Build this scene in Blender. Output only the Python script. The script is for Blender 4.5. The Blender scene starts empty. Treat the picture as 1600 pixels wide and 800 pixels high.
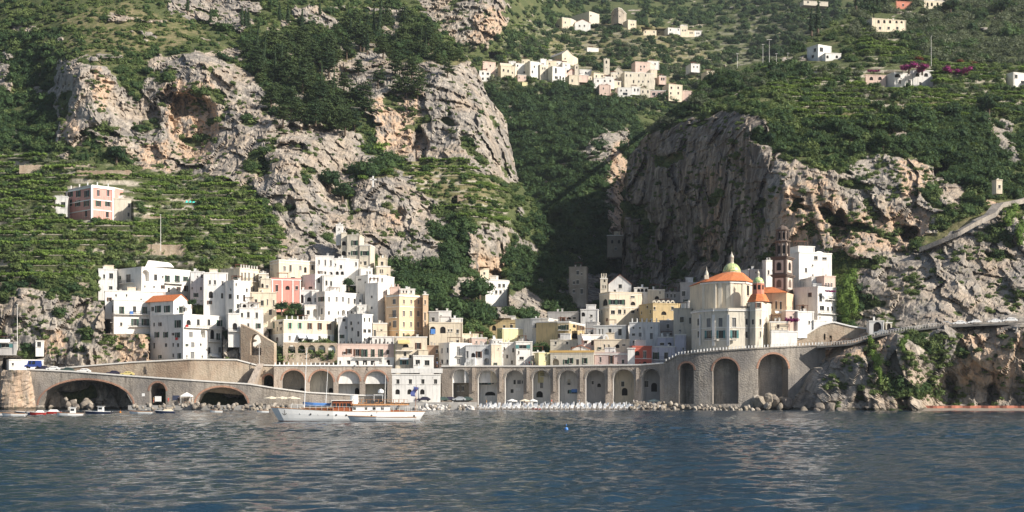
import bpy, bmesh, math, random
import numpy as np
from mathutils import Vector, Matrix, Quaternion

random.seed(7)
rng = np.random.default_rng(11)
sc = bpy.context.scene
COL = sc.collection

# ------------------------------------------------------------------ camera
FPX, HOR, CAMH = 2200.0, 620.0, 4.0          # focal length and horizon in pixels of a 1600 x 800 frame, eye height in metres
cam_d = bpy.data.cameras.new('camera')
cam_d.sensor_width = 36.0
cam_d.lens = 36.0 * FPX / 1600.0
cam_d.shift_y = (HOR - 400.0) / 1600.0
cam_d.clip_start = 1.0
cam_d.clip_end = 9000.0
cam = bpy.data.objects.new('camera', cam_d)
COL.objects.link(cam)
cam.location = (0, 0, CAMH)
cam.rotation_euler = (math.radians(90), 0, 0)
sc.camera = cam

# ------------------------------------------------------------------ sky, sun, exposure
SUN_AZ, SUN_EL = 63.0, 32.0                  # degrees to the right of the line from the town to the camera, and above the horizon
world = bpy.data.worlds.new('World')
sc.world = world
world.use_nodes = True
wn = world.node_tree
wn.nodes.clear()
sky = wn.nodes.new('ShaderNodeTexSky')
sky.sky_type = 'NISHITA'
sky.sun_disc = False
sky.sun_elevation = math.radians(SUN_EL)
sky.sun_rotation = math.radians(180.0 - SUN_AZ)
sky.air_density = 1.0
sky.dust_density = 1.5
bg = wn.nodes.new('ShaderNodeBackground')
bg.inputs['Strength'].default_value = 0.08
wo = wn.nodes.new('ShaderNodeOutputWorld')
wn.links.new(sky.outputs[0], bg.inputs[0])
wn.links.new(bg.outputs[0], wo.inputs[0])
sun_d = bpy.data.lights.new('sun', 'SUN')
sun_d.energy = 5.0
sun_d.angle = math.radians(0.53)
sun_d.color = (1.0, 0.93, 0.83)
sun = bpy.data.objects.new('sun', sun_d)
COL.objects.link(sun)
_az, _el = math.radians(SUN_AZ), math.radians(SUN_EL)
SUNV = Vector((math.sin(_az) * math.cos(_el), -math.cos(_az) * math.cos(_el), math.sin(_el)))
sun.rotation_euler = SUNV.to_track_quat('Z', 'Y').to_euler()
sun.location = SUNV * 800
sc.view_settings.view_transform = 'Standard'
sc.view_settings.look = 'None'
sc.view_settings.gamma = 1.0
sc.view_settings.use_curve_mapping = False
sc.view_settings.exposure = 0.6
sc.cycles.max_bounces = 6
sc.cycles.diffuse_bounces = 3
sc.cycles.glossy_bounces = 2
sc.cycles.transmission_bounces = 2
sc.cycles.volume_bounces = 0
sc.cycles.sample_clamp_indirect = 6.0
sc.cycles.use_denoising = True


def P(px, py, Y):
    """World point seen at pixel (px, py) of the 1600 x 800 photograph, Y metres away."""
    return Vector(((px - 800.0) / FPX * Y, Y, CAMH + (HOR - py) / FPX * Y))


# ------------------------------------------------------------------ numpy noise
_perm = np.random.default_rng(3).permutation(256)
_perm = np.concatenate([_perm, _perm, _perm])
_g = np.random.default_rng(4).normal(size=(256, 3))
_g /= np.linalg.norm(_g, axis=1)[:, None]


_gx, _gy, _gz = [np.ascontiguousarray(_g[:, k]).astype(np.float32) for k in range(3)]


def pnoise(x, y, z):
    xi, yi, zi = np.floor(x).astype(np.int64), np.floor(y).astype(np.int64), np.floor(z).astype(np.int64)
    xf, yf, zf = [(p - q).astype(np.float32) for p, q in ((x, xi), (y, yi), (z, zi))]
    u, v, w = [t * t * t * (t * (t * 6 - 15) + 10) for t in (xf, yf, zf)]
    xi &= 255; yi &= 255; zi &= 255

    def gr(a, b, c):
        h = _perm[_perm[_perm[(xi + a) & 255] + ((yi + b) & 255)] + ((zi + c) & 255)]
        return _gx[h] * (xf - a) + _gy[h] * (yf - b) + _gz[h] * (zf - c)
    x00 = gr(0, 0, 0) * (1 - u) + gr(1, 0, 0) * u
    x10 = gr(0, 1, 0) * (1 - u) + gr(1, 1, 0) * u
    x01 = gr(0, 0, 1) * (1 - u) + gr(1, 0, 1) * u
    x11 = gr(0, 1, 1) * (1 - u) + gr(1, 1, 1) * u
    return (x00 * (1 - v) + x10 * v) * (1 - w) + (x01 * (1 - v) + x11 * v) * w * 1.0


def fbm(x, y, z, octv=4, gain=0.5):
    s, a = 0.0, 1.0
    for k in range(octv):
        s = s + a * pnoise(x * 2 ** k + 17.3 * k, y * 2 ** k + 5.1 * k, z * 2 ** k + 9.7 * k)
        a *= gain
    return s


def ridged(x, y, z, octv=4, gain=0.5):
    s, a = 0.0, 1.0
    for k in range(octv):
        n = 1.0 - 2.0 * np.abs(pnoise(x * 2 ** k + 31.7 * k, y * 2 ** k + 3.3 * k, z * 2 ** k + 7.9 * k))
        s = s + a * n * 0.6
        a *= gain
    return s


def cells(x, y, z):
    """Random value of the nearest scattered point (flat facets with sharp breaks) and distance to it."""
    xi, yi, zi = np.floor(x).astype(np.int64), np.floor(y).astype(np.int64), np.floor(z).astype(np.int64)
    best = np.full(x.shape, 9.0, np.float32); val = np.zeros(x.shape, np.float32)
    for a in (-1, 0, 1):
        for b in (-1, 0, 1):
            for c in (-1, 0, 1):
                X, Y_, Z_ = xi + a, yi + b, zi + c
                h = _perm[_perm[_perm[X & 255] + (Y_ & 255)] + (Z_ & 255)]
                d = (X + _jit[h, 0] - x) ** 2 + (Y_ + _jit[h, 1] - y) ** 2 + (Z_ + _jit[h, 2] - z) ** 2
                # each facet also leans its own way
                v = _jit[h, 3] + (_jit[h, 4] - .5) * (X + _jit[h, 0] - x) + (_jit[h, 5] - .5) * (Z_ + _jit[h, 2] - z)
                m = d < best
                best = np.where(m, d, best); val = np.where(m, v, val)
    return val - .5, np.sqrt(best)


_jit = np.random.default_rng(6).uniform(0, 1, (256, 6)).astype(np.float32)


def sstep(a, b, x):
    t = np.clip((x - a) / (b - a), 0, 1)
    return t * t * (3 - 2 * t)


def inpoly(poly, x, y):
    poly = np.asarray(poly, float)
    inside = np.zeros(x.shape, bool)
    n = len(poly)
    j = n - 1
    for i in range(n):
        xi, yi = poly[i]; xj, yj = poly[j]
        if yi != yj:
            c = ((yi > y) != (yj > y)) & (x < (xj - xi) * (y - yi) / (yj - yi) + xi)
            inside ^= c
        j = i
    return inside


def pmask(polys, x, y, warp=7.0, soft=3.0, scale=16.0, seed=0.0):
    """Mask 0..1 of a list of pixel polygons with a wobbling, soft outline."""
    wx = x + warp * fbm(x / scale, y / scale, np.full_like(x, 1.7 + seed), 3)*1.6
    wy = y + warp * fbm(x / scale + 40, y / scale, np.full_like(x, 8.2 + seed), 3)*1.6
    m = np.zeros(x.shape)
    for ox, oy in ((0, 0), (soft, 0), (-soft, 0), (0, soft), (0, -soft)):
        k = np.zeros(x.shape, bool)
        for p in polys:
            k |= inpoly(p, wx + ox, wy + oy)
        m += k / 5.0
    return m


# ------------------------------------------------------------------ object helpers
def link(o, parent=None):
    COL.objects.link(o)
    if parent is not None:
        o.parent = parent
    return o


def empty(name, loc=(0, 0, 0), parent=None):
    o = bpy.data.objects.new(name, None)
    o.empty_display_size = 0.5
    o.location = loc
    return link(o, parent)


def tag(o, label=None, cat=None, group=None, kind=None):
    if label: o['label'] = label
    if cat: o['category'] = cat
    if group: o['group'] = group
    if kind or cat: o['kind'] = kind or 'thing'
    return o


class MB:
    """Collects polygons (with a material slot each) and builds one mesh object."""

    def __init__(s):
        s.v, s.f, s.m = [], [], []

    def poly(s, pts, m=0):
        i = len(s.v)
        s.v.extend([tuple(p) for p in pts])
        s.f.append(tuple(range(i, i + len(pts))))
        s.m.append(m)

    def mesh(s, verts, faces, m=0):
        i = len(s.v)
        s.v.extend([tuple(p) for p in verts])
        for f in faces:
            s.f.append(tuple(i + k for k in f)); s.m.append(m)

    def box(s, c, size, m=0, rz=0.0, mat=None, taper=1.0):
        hx, hy, hz = size[0] / 2, size[1] / 2, size[2] / 2
        vs = [Vector((sx * hx * (taper if sz > 0 else 1), sy * hy * (taper if sz > 0 else 1), sz * hz)) for sz in (-1, 1) for sy in (-1, 1) for sx in (-1, 1)]
        if rz: vs = [Matrix.Rotation(rz, 3, 'Z') @ v for v in vs]
        if mat is not None: vs = [mat @ v for v in vs]
        vs = [v + Vector(c) for v in vs]
        s.mesh(vs, [(0, 2, 3, 1), (4, 5, 7, 6), (0, 1, 5, 4), (2, 6, 7, 3), (0, 4, 6, 2), (1, 3, 7, 5)], m)

    def tube(s, pts, r, n=6, m=0, cap=True):
        pts = [Vector(p) for p in pts]
        rs = r if isinstance(r, (list, tuple)) else [r] * len(pts)
        rings = []
        for i, p in enumerate(pts):
            d = (pts[min(i + 1, len(pts) - 1)] - pts[max(i - 1, 0)]).normalized()
            a = Vector((0, 0, 1)) if abs(d.z) < 0.9 else Vector((1, 0, 0))
            e1 = d.cross(a).normalized(); e2 = d.cross(e1)
            rings.append([p + (e1 * math.cos(k * 2 * math.pi / n) + e2 * math.sin(k * 2 * math.pi / n)) * rs[i] for k in range(n)])
        vs = [v for ring in rings for v in ring]
        fs = []
        for i in range(len(pts) - 1):
            for k in range(n):
                fs.append((i * n + k, i * n + (k + 1) % n, (i + 1) * n + (k + 1) % n, (i + 1) * n + k))
        if cap:
            fs.append(tuple(range(n - 1, -1, -1))); fs.append(tuple((len(pts) - 1) * n + k for k in range(n)))
        s.mesh(vs, fs, m)

    def lathe(s, c, prof, n=16, m=0, a0=0.0, sx=1.0, sy=1.0):
        c = Vector(c)
        vs, fs = [], []
        for (r, z) in prof:
            for k in range(n):
                a = a0 + k * 2 * math.pi / n
                vs.append(c + Vector((math.cos(a) * r * sx, math.sin(a) * r * sy, z)))
        for i in range(len(prof) - 1):
            for k in range(n):
                fs.append((i * n + k, i * n + (k + 1) % n, (i + 1) * n + (k + 1) % n, (i + 1) * n + k))
        fs.append(tuple(range(n - 1, -1, -1)))
        fs.append(tuple((len(prof) - 1) * n + k for k in range(n)))
        s.mesh(vs, fs, m)

    def data(s, name, mats, smooth=False):
        me = bpy.data.meshes.new(name)
        me.from_pydata(s.v, [], s.f)
        for mt in (mats if isinstance(mats, (list, tuple)) else [mats]):
            me.materials.append(mt)
        me.polygons.foreach_set('material_index', s.m)
        if smooth:
            me.polygons.foreach_set('use_smooth', [True] * len(s.f))
        me.update()
        return me

    def build(s, name, mats, parent=None, smooth=False, loc=None):
        o = bpy.data.objects.new(name, s.data(name, mats, smooth))
        if loc is not None: o.location = loc
        return link(o, parent)


# ------------------------------------------------------------------ materials
def new_mat(name):
    m = bpy.data.materials.new(name)
    m.use_nodes = True
    nt = m.node_tree
    nt.nodes.clear()
    out = nt.nodes.new('ShaderNodeOutputMaterial')
    b = nt.nodes.new('ShaderNodeBsdfPrincipled')
    b.inputs['Roughness'].default_value = 0.85
    b.inputs['Specular IOR Level'].default_value = 0.25
    nt.links.new(b.outputs[0], out.inputs[0])
    return m, nt, b


def nd(nt, typ, **kw):
    n = nt.nodes.new(typ)
    for k, v in kw.items():
        if k.startswith('i_'):
            key = k[2:]
            n.inputs[int(key) if key.isdigit() else key].default_value = v
        else:
            setattr(n, k, v)
    return n


def noise(nt, scale, coord, detail=4.0, rough=0.55, stretch=None):
    t = nd(nt, 'ShaderNodeTexNoise')
    t.inputs['Scale'].default_value = scale
    t.inputs['Detail'].default_value = detail
    t.inputs['Roughness'].default_value = rough
    if stretch:
        mp = nd(nt, 'ShaderNodeMapping')
        mp.inputs['Scale'].default_value = stretch
        nt.links.new(coord, mp.inputs[0])
        coord = mp.outputs[0]
    nt.links.new(coord, t.inputs['Vector'])
    return t.outputs['Fac']


def ramp(nt, fac, a, b, ca=(0, 0, 0, 1), cb=(1, 1, 1, 1)):
    if a > b: a, b, ca, cb = b, a, cb, ca
    r = nd(nt, 'ShaderNodeValToRGB')
    r.color_ramp.elements[0].position = a; r.color_ramp.elements[0].color = ca
    r.color_ramp.elements[1].position = b; r.color_ramp.elements[1].color = cb
    nt.links.new(fac, r.inputs[0])
    return r.outputs[0]


def mix(nt, fac, a, b, typ='MIX'):
    m = nd(nt, 'ShaderNodeMix', data_type='RGBA', blend_type=typ)
    for sock, val in ((m.inputs[0], fac), (m.inputs[6], a), (m.inputs[7], b)):
        if isinstance(val, (int, float)): sock.default_value = val
        elif isinstance(val, tuple): sock.default_value = val if len(val) == 4 else val + (1,)
        else: nt.links.new(val, sock)
    return m.outputs[2]


def mth(nt, op, a, b=None):
    m = nd(nt, 'ShaderNodeMath', operation=op)
    for i, v in enumerate((a, b)):
        if v is None: continue
        if isinstance(v, (int, float)): m.inputs[i].default_value = v
        else: nt.links.new(v, m.inputs[i])
    return m.outputs[0]


def wcoord(nt):
    return nd(nt, 'ShaderNodeNewGeometry').outputs['Position']


def tide(nt, c, co, dark=(0.035, 0.034, 0.026)):
    """Wet, weed-grown band that the sea leaves along its edge."""
    sp = nd(nt, 'ShaderNodeSeparateXYZ'); nt.links.new(co, sp.inputs[0])
    z = mth(nt, 'ADD', sp.outputs[2], mth(nt, 'MULTIPLY', noise(nt, 0.9, co, 3.0), -1.4))
    return mix(nt, mth(nt, 'MULTIPLY', ramp(nt, z, 0.25, 0.0), 0.8), c, dark)


def bump(nt, b, h, strength=0.5, dist=0.2):
    n = nd(nt, 'ShaderNodeBump')
    n.inputs['Strength'].default_value = strength
    n.inputs['Distance'].default_value = dist
    nt.links.new(h, n.inputs['Height'])
    nt.links.new(n.outputs[0], b.inputs['Normal'])


def attr(nt, name, typ='GEOMETRY', out='Fac'):
    a = nd(nt, 'ShaderNodeAttribute', attribute_name=name, attribute_type=typ)
    return a.outputs[out]


_plain = {}


def plain(name, col, rough=0.8, var=0.12, spec=0.25, metal=0.0, scale=0.7):
    """Matt paint or plaster with soft large and small unevenness."""
    if name in _plain: return _plain[name]
    m, nt, b = new_mat(name)
    co = wcoord(nt)
    n1 = noise(nt, scale, co, 5.0, 0.6)
    c = mix(nt, ramp(nt, n1, 0.3, 0.7), tuple(x * (1 - var) for x in col), tuple(min(1, x * (1 + var * 0.6)) for x in col))
    nt.links.new(c, b.inputs['Base Color'])
    b.inputs['Roughness'].default_value = rough
    b.inputs['Specular IOR Level'].default_value = spec
    b.inputs['Metallic'].default_value = metal
    _plain[name] = m
    return m


def plaster(name, col, dirt=0.5):
    """Lime plaster: drip streaks, blotches and grey weathering with shapes of their own."""
    if name in _plain: return _plain[name]
    m, nt, b = new_mat(name)
    co = wcoord(nt)
    n1 = noise(nt, 0.35, co, 5.0, 0.62)
    n2 = noise(nt, 1.0, co, 6.0, 0.65, (1.6, 1.6, 0.18))
    n3 = noise(nt, 3.0, co, 3.0, 0.6)
    c = mix(nt, ramp(nt, n1, 0.35, 0.7), tuple(x * 0.86 for x in col), col)
    g = tuple(0.42 * x + 0.06 for x in col)
    f = mth(nt, 'MULTIPLY', ramp(nt, n2, 0.50, 0.70), dirt)
    c = mix(nt, f, c, g)
    c = mix(nt, mth(nt, 'MULTIPLY', ramp(nt, n3, 0.5, 0.8), 0.25 * dirt), c, tuple(0.7 * x for x in col))
    nt.links.new(c, b.inputs['Base Color'])
    b.inputs['Roughness'].default_value = 0.9
    bump(nt, b, n3, 0.25, 0.05)
    _plain[name] = m
    return m


def masonry(name, c1, c2, c3, size=0.45, stain=0.5):
    """Rubble stone: small cells, mortar and stains (the stones are about two pixels wide)."""
    if name in _plain: return _plain[name]
    m, nt, b = new_mat(name)
    co = wcoord(nt)
    v = nd(nt, 'ShaderNodeTexVoronoi')
    v.inputs['Scale'].default_value = 1.0 / size
    mp = nd(nt, 'ShaderNodeMapping'); mp.inputs['Scale'].default_value = (1, 1, 1.5)
    nt.links.new(co, mp.inputs[0]); nt.links.new(mp.outputs[0], v.inputs['Vector'])
    sep = nd(nt, 'ShaderNodeSeparateColor'); nt.links.new(v.outputs['Color'], sep.inputs[0])
    c = mix(nt, sep.outputs[0], c1, c2)
    n1 = noise(nt, 0.16, co, 5.0, 0.6)
    c = mix(nt, mth(nt, 'MULTIPLY', ramp(nt, n1, 0.45, 0.7), 0.7), c, c3)
    n2 = noise(nt, 0.7, co, 6.0, 0.7, (1.3, 1.3, 0.22))
    c = mix(nt, mth(nt, 'MULTIPLY', ramp(nt, n2, 0.47, 0.66), stain), c, tuple(x * 0.36 for x in c1))
    n4 = noise(nt, 0.055, co, 4.0, 0.6)
    c = mix(nt, mth(nt, 'MULTIPLY', ramp(nt, n4, 0.46, 0.60), 0.6), c, tuple(x * 0.55 for x in c3))
    c = tide(nt, c, co)
    nt.links.new(c, b.inputs['Base Color'])
    b.inputs['Roughness'].default_value = 0.95
    inv = mth(nt, 'SUBTRACT', 1.0, v.outputs['Distance'])
    bump(nt, b, inv, 0.7, 0.12)
    _plain[name] = m
    return m
# ------------------------------------------------------------------ hillsides
def terrain_material():
    m, nt, b = new_mat('limestone_and_scrub')
    co = wcoord(nt)
    big = noise(nt, 0.045, co, 5.0, 0.6)
    mid = noise(nt, 0.22, co, 6.0, 0.65)
    flu = noise(nt, 0.35, co, 6.0, 0.65, (1.0, 1.0, 0.13))
    fine = noise(nt, 1.1, co, 6.0, 0.7)
    rock = mix(nt, ramp(nt, mid, 0.38, 0.64), (0.205, 0.185, 0.165), (0.46, 0.41, 0.35))
    gry = noise(nt, 0.09, co, 5.0, 0.65, (1.0, 1.0, 0.45))
    rock = mix(nt, mth(nt, 'MULTIPLY', ramp(nt, gry, 0.50, 0.62), 0.6), rock, (0.18, 0.17, 0.16))
    rock = mix(nt, mth(nt, 'MULTIPLY', ramp(nt, big, 0.46, 0.62), 0.5), rock, (0.45, 0.345, 0.245))
    rock = mix(nt, mth(nt, 'MULTIPLY', ramp(nt, flu, 0.52, 0.64), 0.75), rock, (0.10, 0.096, 0.094))
    rock = mix(nt, mth(nt, 'MULTIPLY', ramp(nt, fine, 0.50, 0.66), 0.5), rock, (0.13, 0.12, 0.11))
    tan = mix(nt, ramp(nt, fine, 0.35, 0.65), (0.45, 0.29, 0.185), (0.56, 0.42, 0.30))
    wf = mth(nt, 'MULTIPLY', attr(nt, 'warm'), mth(nt, 'MULTIPLY', ramp(nt, flu, 0.62, 0.46), 0.8))
    rock = mix(nt, wf, rock, tan)
    rock = mix(nt, mth(nt, 'MULTIPLY', attr(nt, 'dark_rock_shade'), mth(nt, 'MULTIPLY', ramp(nt, flu, 0.36, 0.56), 0.85)), rock, (0.115, 0.096, 0.083))  # dark streaked rock, with the cliff's shade also put into its colour
    # low dry growth on ledges
    lich = noise(nt, 0.5, co, 6.0, 0.7)
    rock = mix(nt, mth(nt, 'MULTIPLY', ramp(nt, lich, 0.55, 0.68), 0.75), rock, (0.115, 0.11, 0.055))
    soil = mix(nt, ramp(nt, fine, 0.35, 0.65), (0.045, 0.062, 0.024), (0.12, 0.135, 0.06))
    dry = mix(nt, ramp(nt, mid, 0.4, 0.65), (0.11, 0.12, 0.05), (0.24, 0.20, 0.115))
    soil = mix(nt, attr(nt, 'dry'), soil, dry)
    edge = mth(nt, 'ADD', attr(nt, 'rock'), mth(nt, 'MULTIPLY', mth(nt, 'SUBTRACT', fine, 0.5), 0.9))
    c = mix(nt, ramp(nt, edge, 0.42, 0.58), soil, rock)
    wall = mix(nt, ramp(nt, fine, 0.4, 0.65), (0.29, 0.26, 0.205), (0.48, 0.435, 0.36))
    c = mix(nt, attr(nt, 'wall'), c, wall)
    c = tide(nt, c, co)
    nt.links.new(c, b.inputs['Base Color'])
    b.inputs['Roughness'].default_value = 1.0
    b.inputs['Specular IOR Level'].default_value = 0.05
    bump(nt, b, mth(nt, 'ADD', mth(nt, 'ADD', mid, flu), mth(nt, 'MULTIPLY', fine, 0.35)), 0.8, 0.9)
    return m


M_TERR = terrain_material()


def rbf(ctrl, gx, gy):
    c = np.array(ctrl, float)
    p = c[:, :2] / 100.0
    d = np.sqrt(((p[:, None] - p[None]) ** 2).sum(2) + 0.02)
    n = len(c)
    A = np.zeros((n + 3, n + 3))
    A[:n, :n] = d; A[:n, n] = 1; A[:n, n + 1:] = p; A[n, :n] = 1; A[n + 1:, :n] = p.T
    w = np.linalg.solve(A, np.concatenate([c[:, 2], [0, 0, 0]]))
    out = np.zeros(gx.shape)
    x, y = gx / 100.0, gy / 100.0
    for i in range(n):
        out += w[i] * np.sqrt((x - p[i, 0]) ** 2 + (y - p[i, 1]) ** 2 + 0.02)
    return out + w[n] + w[n + 1] * x + w[n + 2] * y


def blur(a, r):
    n = 2 * r + 1
    for ax in (0, 1):
        p = np.pad(a, [(r, r) if i == ax else (0, 0) for i in (0, 1)], mode='edge')
        c = np.cumsum(p, axis=ax)
        z = np.zeros_like(np.take(c, [0], axis=ax))
        c = np.concatenate([z, c], axis=ax)
        a = (np.take(c, range(n, c.shape[ax]), axis=ax) - np.take(c, range(0, c.shape[ax] - n), axis=ax)) / n
    return a


LAYERS = {}


def layer(name, left, right, rows, ctrl, rock, warm=(), dry=(), terr=(), dents=(), dark_rock_shade=(), step=2.3, terr_h=4.4, rough=1.0, skirt=None, seed=0.0):
    """One hillside: a sheet over the sight lines with its own depth, cut into cliffs, ledges and terraces.
    left/right: (py, px) lists giving its outline; ctrl: (px, py, metres); skirt: sides that turn back behind the outline."""
    py = np.arange(rows[0], rows[1] + step, step)
    lx = np.interp(py, [a for a, _ in left], [b for _, b in left])
    rx = np.interp(py, [a for a, _ in right], [b for _, b in right])
    wob = lambda s: 5 * fbm(py / 22, py * 0 + s, py * 0 + seed, 3)
    lx = lx + wob(2.5); rx = rx + wob(6.5)
    nc = int((rx - lx).max() / step) + 1
    t = np.linspace(0, 1, nc)[None, :]
    gx = lx[:, None] * (1 - t) + rx[:, None] * t
    gy = np.repeat(py[:, None], nc, 1)
    Y = rbf(ctrl, gx, gy)
    Y = blur(Y, 3)
    kx, kz = (gx - 800) / FPX, (HOR - gy) / FPX
    X, Z = kx * Y, CAMH + kz * Y
    rk = pmask(rock, gx, gy, 8, 3, 17, seed) if rock else np.zeros(gx.shape)
    # natural breaks: bits of rock within scrub and ledges within rock
    nb = fbm(X / 15 + seed + 0.35 * Z / 10, Y / 24, Z / 11, 4)
    rk = np.clip(rk + 0.9 * sstep(0.27, 0.40, nb) * (rk < 0.5) * rough - 0.95 * sstep(0.23, 0.36, -nb) * (rk > 0.5), 0, 1)
    tm = pmask(terr, gx, gy, 5, 3, 20, seed + 3) if terr else np.zeros(gx.shape)
    rk = rk * (1 - tm * 0.9)
    # terraces: walls that stand up, flats that run back
    wallm = np.zeros(gx.shape)
    if terr:
        dYdz = np.abs(np.gradient(Y, axis=0) / np.minimum(np.gradient(Z, axis=0), -0.05))
        dYdz = np.clip(blur(dYdz, 4), 0, 7)
        zz = Z + 1.3 * fbm(X / 30 + 7, Y / 30, Y * 0 + seed, 3)
        fr = zz / terr_h - np.floor(zz / terr_h)
        Y = Y - tm * (fr * terr_h) * dYdz * 0.9
        wallm = tm * (fr < 0.58) * (0.45 if terr_h > 4.8 else 1.0) * sstep(-0.12, 0.2, fbm(X / 11 + 3, Y / 11, Z / 4, 3) + 0.1)
    w1 = gx + 7 * fbm(gx / 14, gy / 14, gx * 0 + 4.4, 3)
    w2 = gy + 7 * fbm(gx / 14 + 9, gy / 14, gx * 0 + 6.1, 3)
    for (cx, cy, ax, ay, dep) in dents:
        q = np.sqrt(((w1 - cx) / ax) ** 2 + ((w2 - cy) / ay) ** 2)
        Y = Y + dep * sstep(1.08, 0.72, q)
    X, Z = kx * Y, CAMH + kz * Y
    wx = 7 * fbm(X / 25 + 5, Y / 25, Z / 25, 2)
    wz = 9 * fbm(X / 25, Y / 25 + 8, Z / 25, 2)
    big = ridged((X + wx) / 38 + seed, Y / 60, (Z + wz) / 120, 2)
    med = ridged((X + wx) / 13 + seed, Y / 20, (Z + wz) / 44, 2)
    sml = ridged((X + wx * .5) / 4.6, Y / 7, (Z + wz * .5) / 15, 3)
    blk = np.abs(fbm(X / 7, Y / 9, Z / 6 + 20, 2))
    lz = (Z + wz * 0.6 + 0.25 * X) / 11.0
    led = (lz - np.floor(lz)) ** 2.2
    c1, _ = cells((X + wx) / 10.5 + seed, Y / 14 + .2 * X / 10, (Z + wz * .6) / 19)
    c2, d2 = cells((X + .4 * wx) / 4.1 + seed, Y / 6, (Z + .3 * X) / 6.6)
    c3, _ = cells(X / 1.9, Y / 3, Z / 2.7)
    disp = -(9.0 * big + 2.6 * med + 1.0 * sml + 1.6 * blk) + 5.2 * c1 + 2.7 * c2 + 1.0 * c3 + 0.8 * led + 5.0
    soft = -(2.4 * fbm(X / 26 + seed, Y / 26, Z / 26, 3) * 2 + 0.7 * fbm(X / 6, Y / 6, Z / 6, 3))
    dist = np.clip(Y / 520.0, 0.8, 2.0)
    Y = Y + rough * dist * (disp * rk * 0.9 + soft * (1 - rk) * (1 - 0.85 * tm))
    X, Z = kx * Y, CAMH + kz * Y
    V = np.stack([X, Y, Z], 2)
    sk = {}
    if skirt:
        add_l, add_r = [], []
        for k, d in enumerate((4, 10, 20, 38, 65, 110)):
            for side, lst in (('l', add_l), ('r', add_r)):
                if side not in skirt: continue
                e = V[:, 0] if side == 'l' else V[:, -1]
                sg = 1 if side == 'l' else -1
                off = np.stack([sg * (e[:, 1] * 0 + 0.05 * d * d / 20), e[:, 1] * 0 + d, -0.25 * d + e[:, 1] * 0], 1)
                lst.append(e + off + np.stack([1.2 * fbm(e[:, 2] / 9, e[:, 1] / 9, e[:, 2] * 0 + d, 2)] * 3, 1) * min(d, 10) * 0.3)
        full = np.concatenate(([np.stack(add_l[::-1], 1)] if add_l else []) + [V] + ([np.stack(add_r, 1)] if add_r else []), 1)
        nl, nr = len(add_l), len(add_r)
    else:
        full, nl, nr = V, 0, 0
    ny, nx = full.shape[:2]
    pad = lambda a: np.pad(a, [(0, 0), (nl, nr)], mode='edge')
    me = bpy.data.meshes.new(name)
    idx = np.arange(ny * nx).reshape(ny, nx)
    q = np.stack([idx[1:, :-1], idx[1:, 1:], idx[:-1, 1:], idx[:-1, :-1]], 2).reshape(-1, 4)
    me.vertices.add(ny * nx); me.vertices.foreach_set('co', full.reshape(-1).astype(np.float32))
    me.loops.add(q.size); me.loops.foreach_set('vertex_index', q.reshape(-1).astype(np.int32))
    me.polygons.add(len(q)); me.polygons.foreach_set('loop_start', np.arange(0, q.size, 4, dtype=np.int32))
    me.update(calc_edges=True)
    wm = pmask(warm, gx, gy, 9, 4, 20, seed + 1) if warm else np.zeros(gx.shape)
    dm = pmask(dry, gx, gy, 12, 5, 24, seed + 2) if dry else np.zeros(gx.shape)
    dm = np.clip(dm + 0.6 * sstep(0.1, 0.5, fbm(X / 9 + 50, Y / 9, Z / 9, 3)), 0, 1)
    gm = pmask(dark_rock_shade, gx, gy, 9, 5, 24, seed + 5) if dark_rock_shade else np.zeros(gx.shape)
    for nm, a in (('dark_rock_shade', gm), ('rock', rk), ('warm', wm), ('dry', dm), ('wall', wallm)):
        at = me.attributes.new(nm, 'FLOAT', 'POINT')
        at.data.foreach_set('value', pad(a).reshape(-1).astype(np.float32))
    rkp = pad(rk); me.polygons.foreach_set('use_smooth', (rkp[1:, :-1] < 0.5).reshape(-1))
    me.materials.append(M_TERR)
    o = link(bpy.data.objects.new(name, me))
    o['kind'] = 'structure'
    LAYERS[name] = dict(V=V, nl=nl, full=full, gx=gx, gy=gy, rock=rk, terr=tm, frac=(fr if terr else None), obj=o)
    return o


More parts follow.
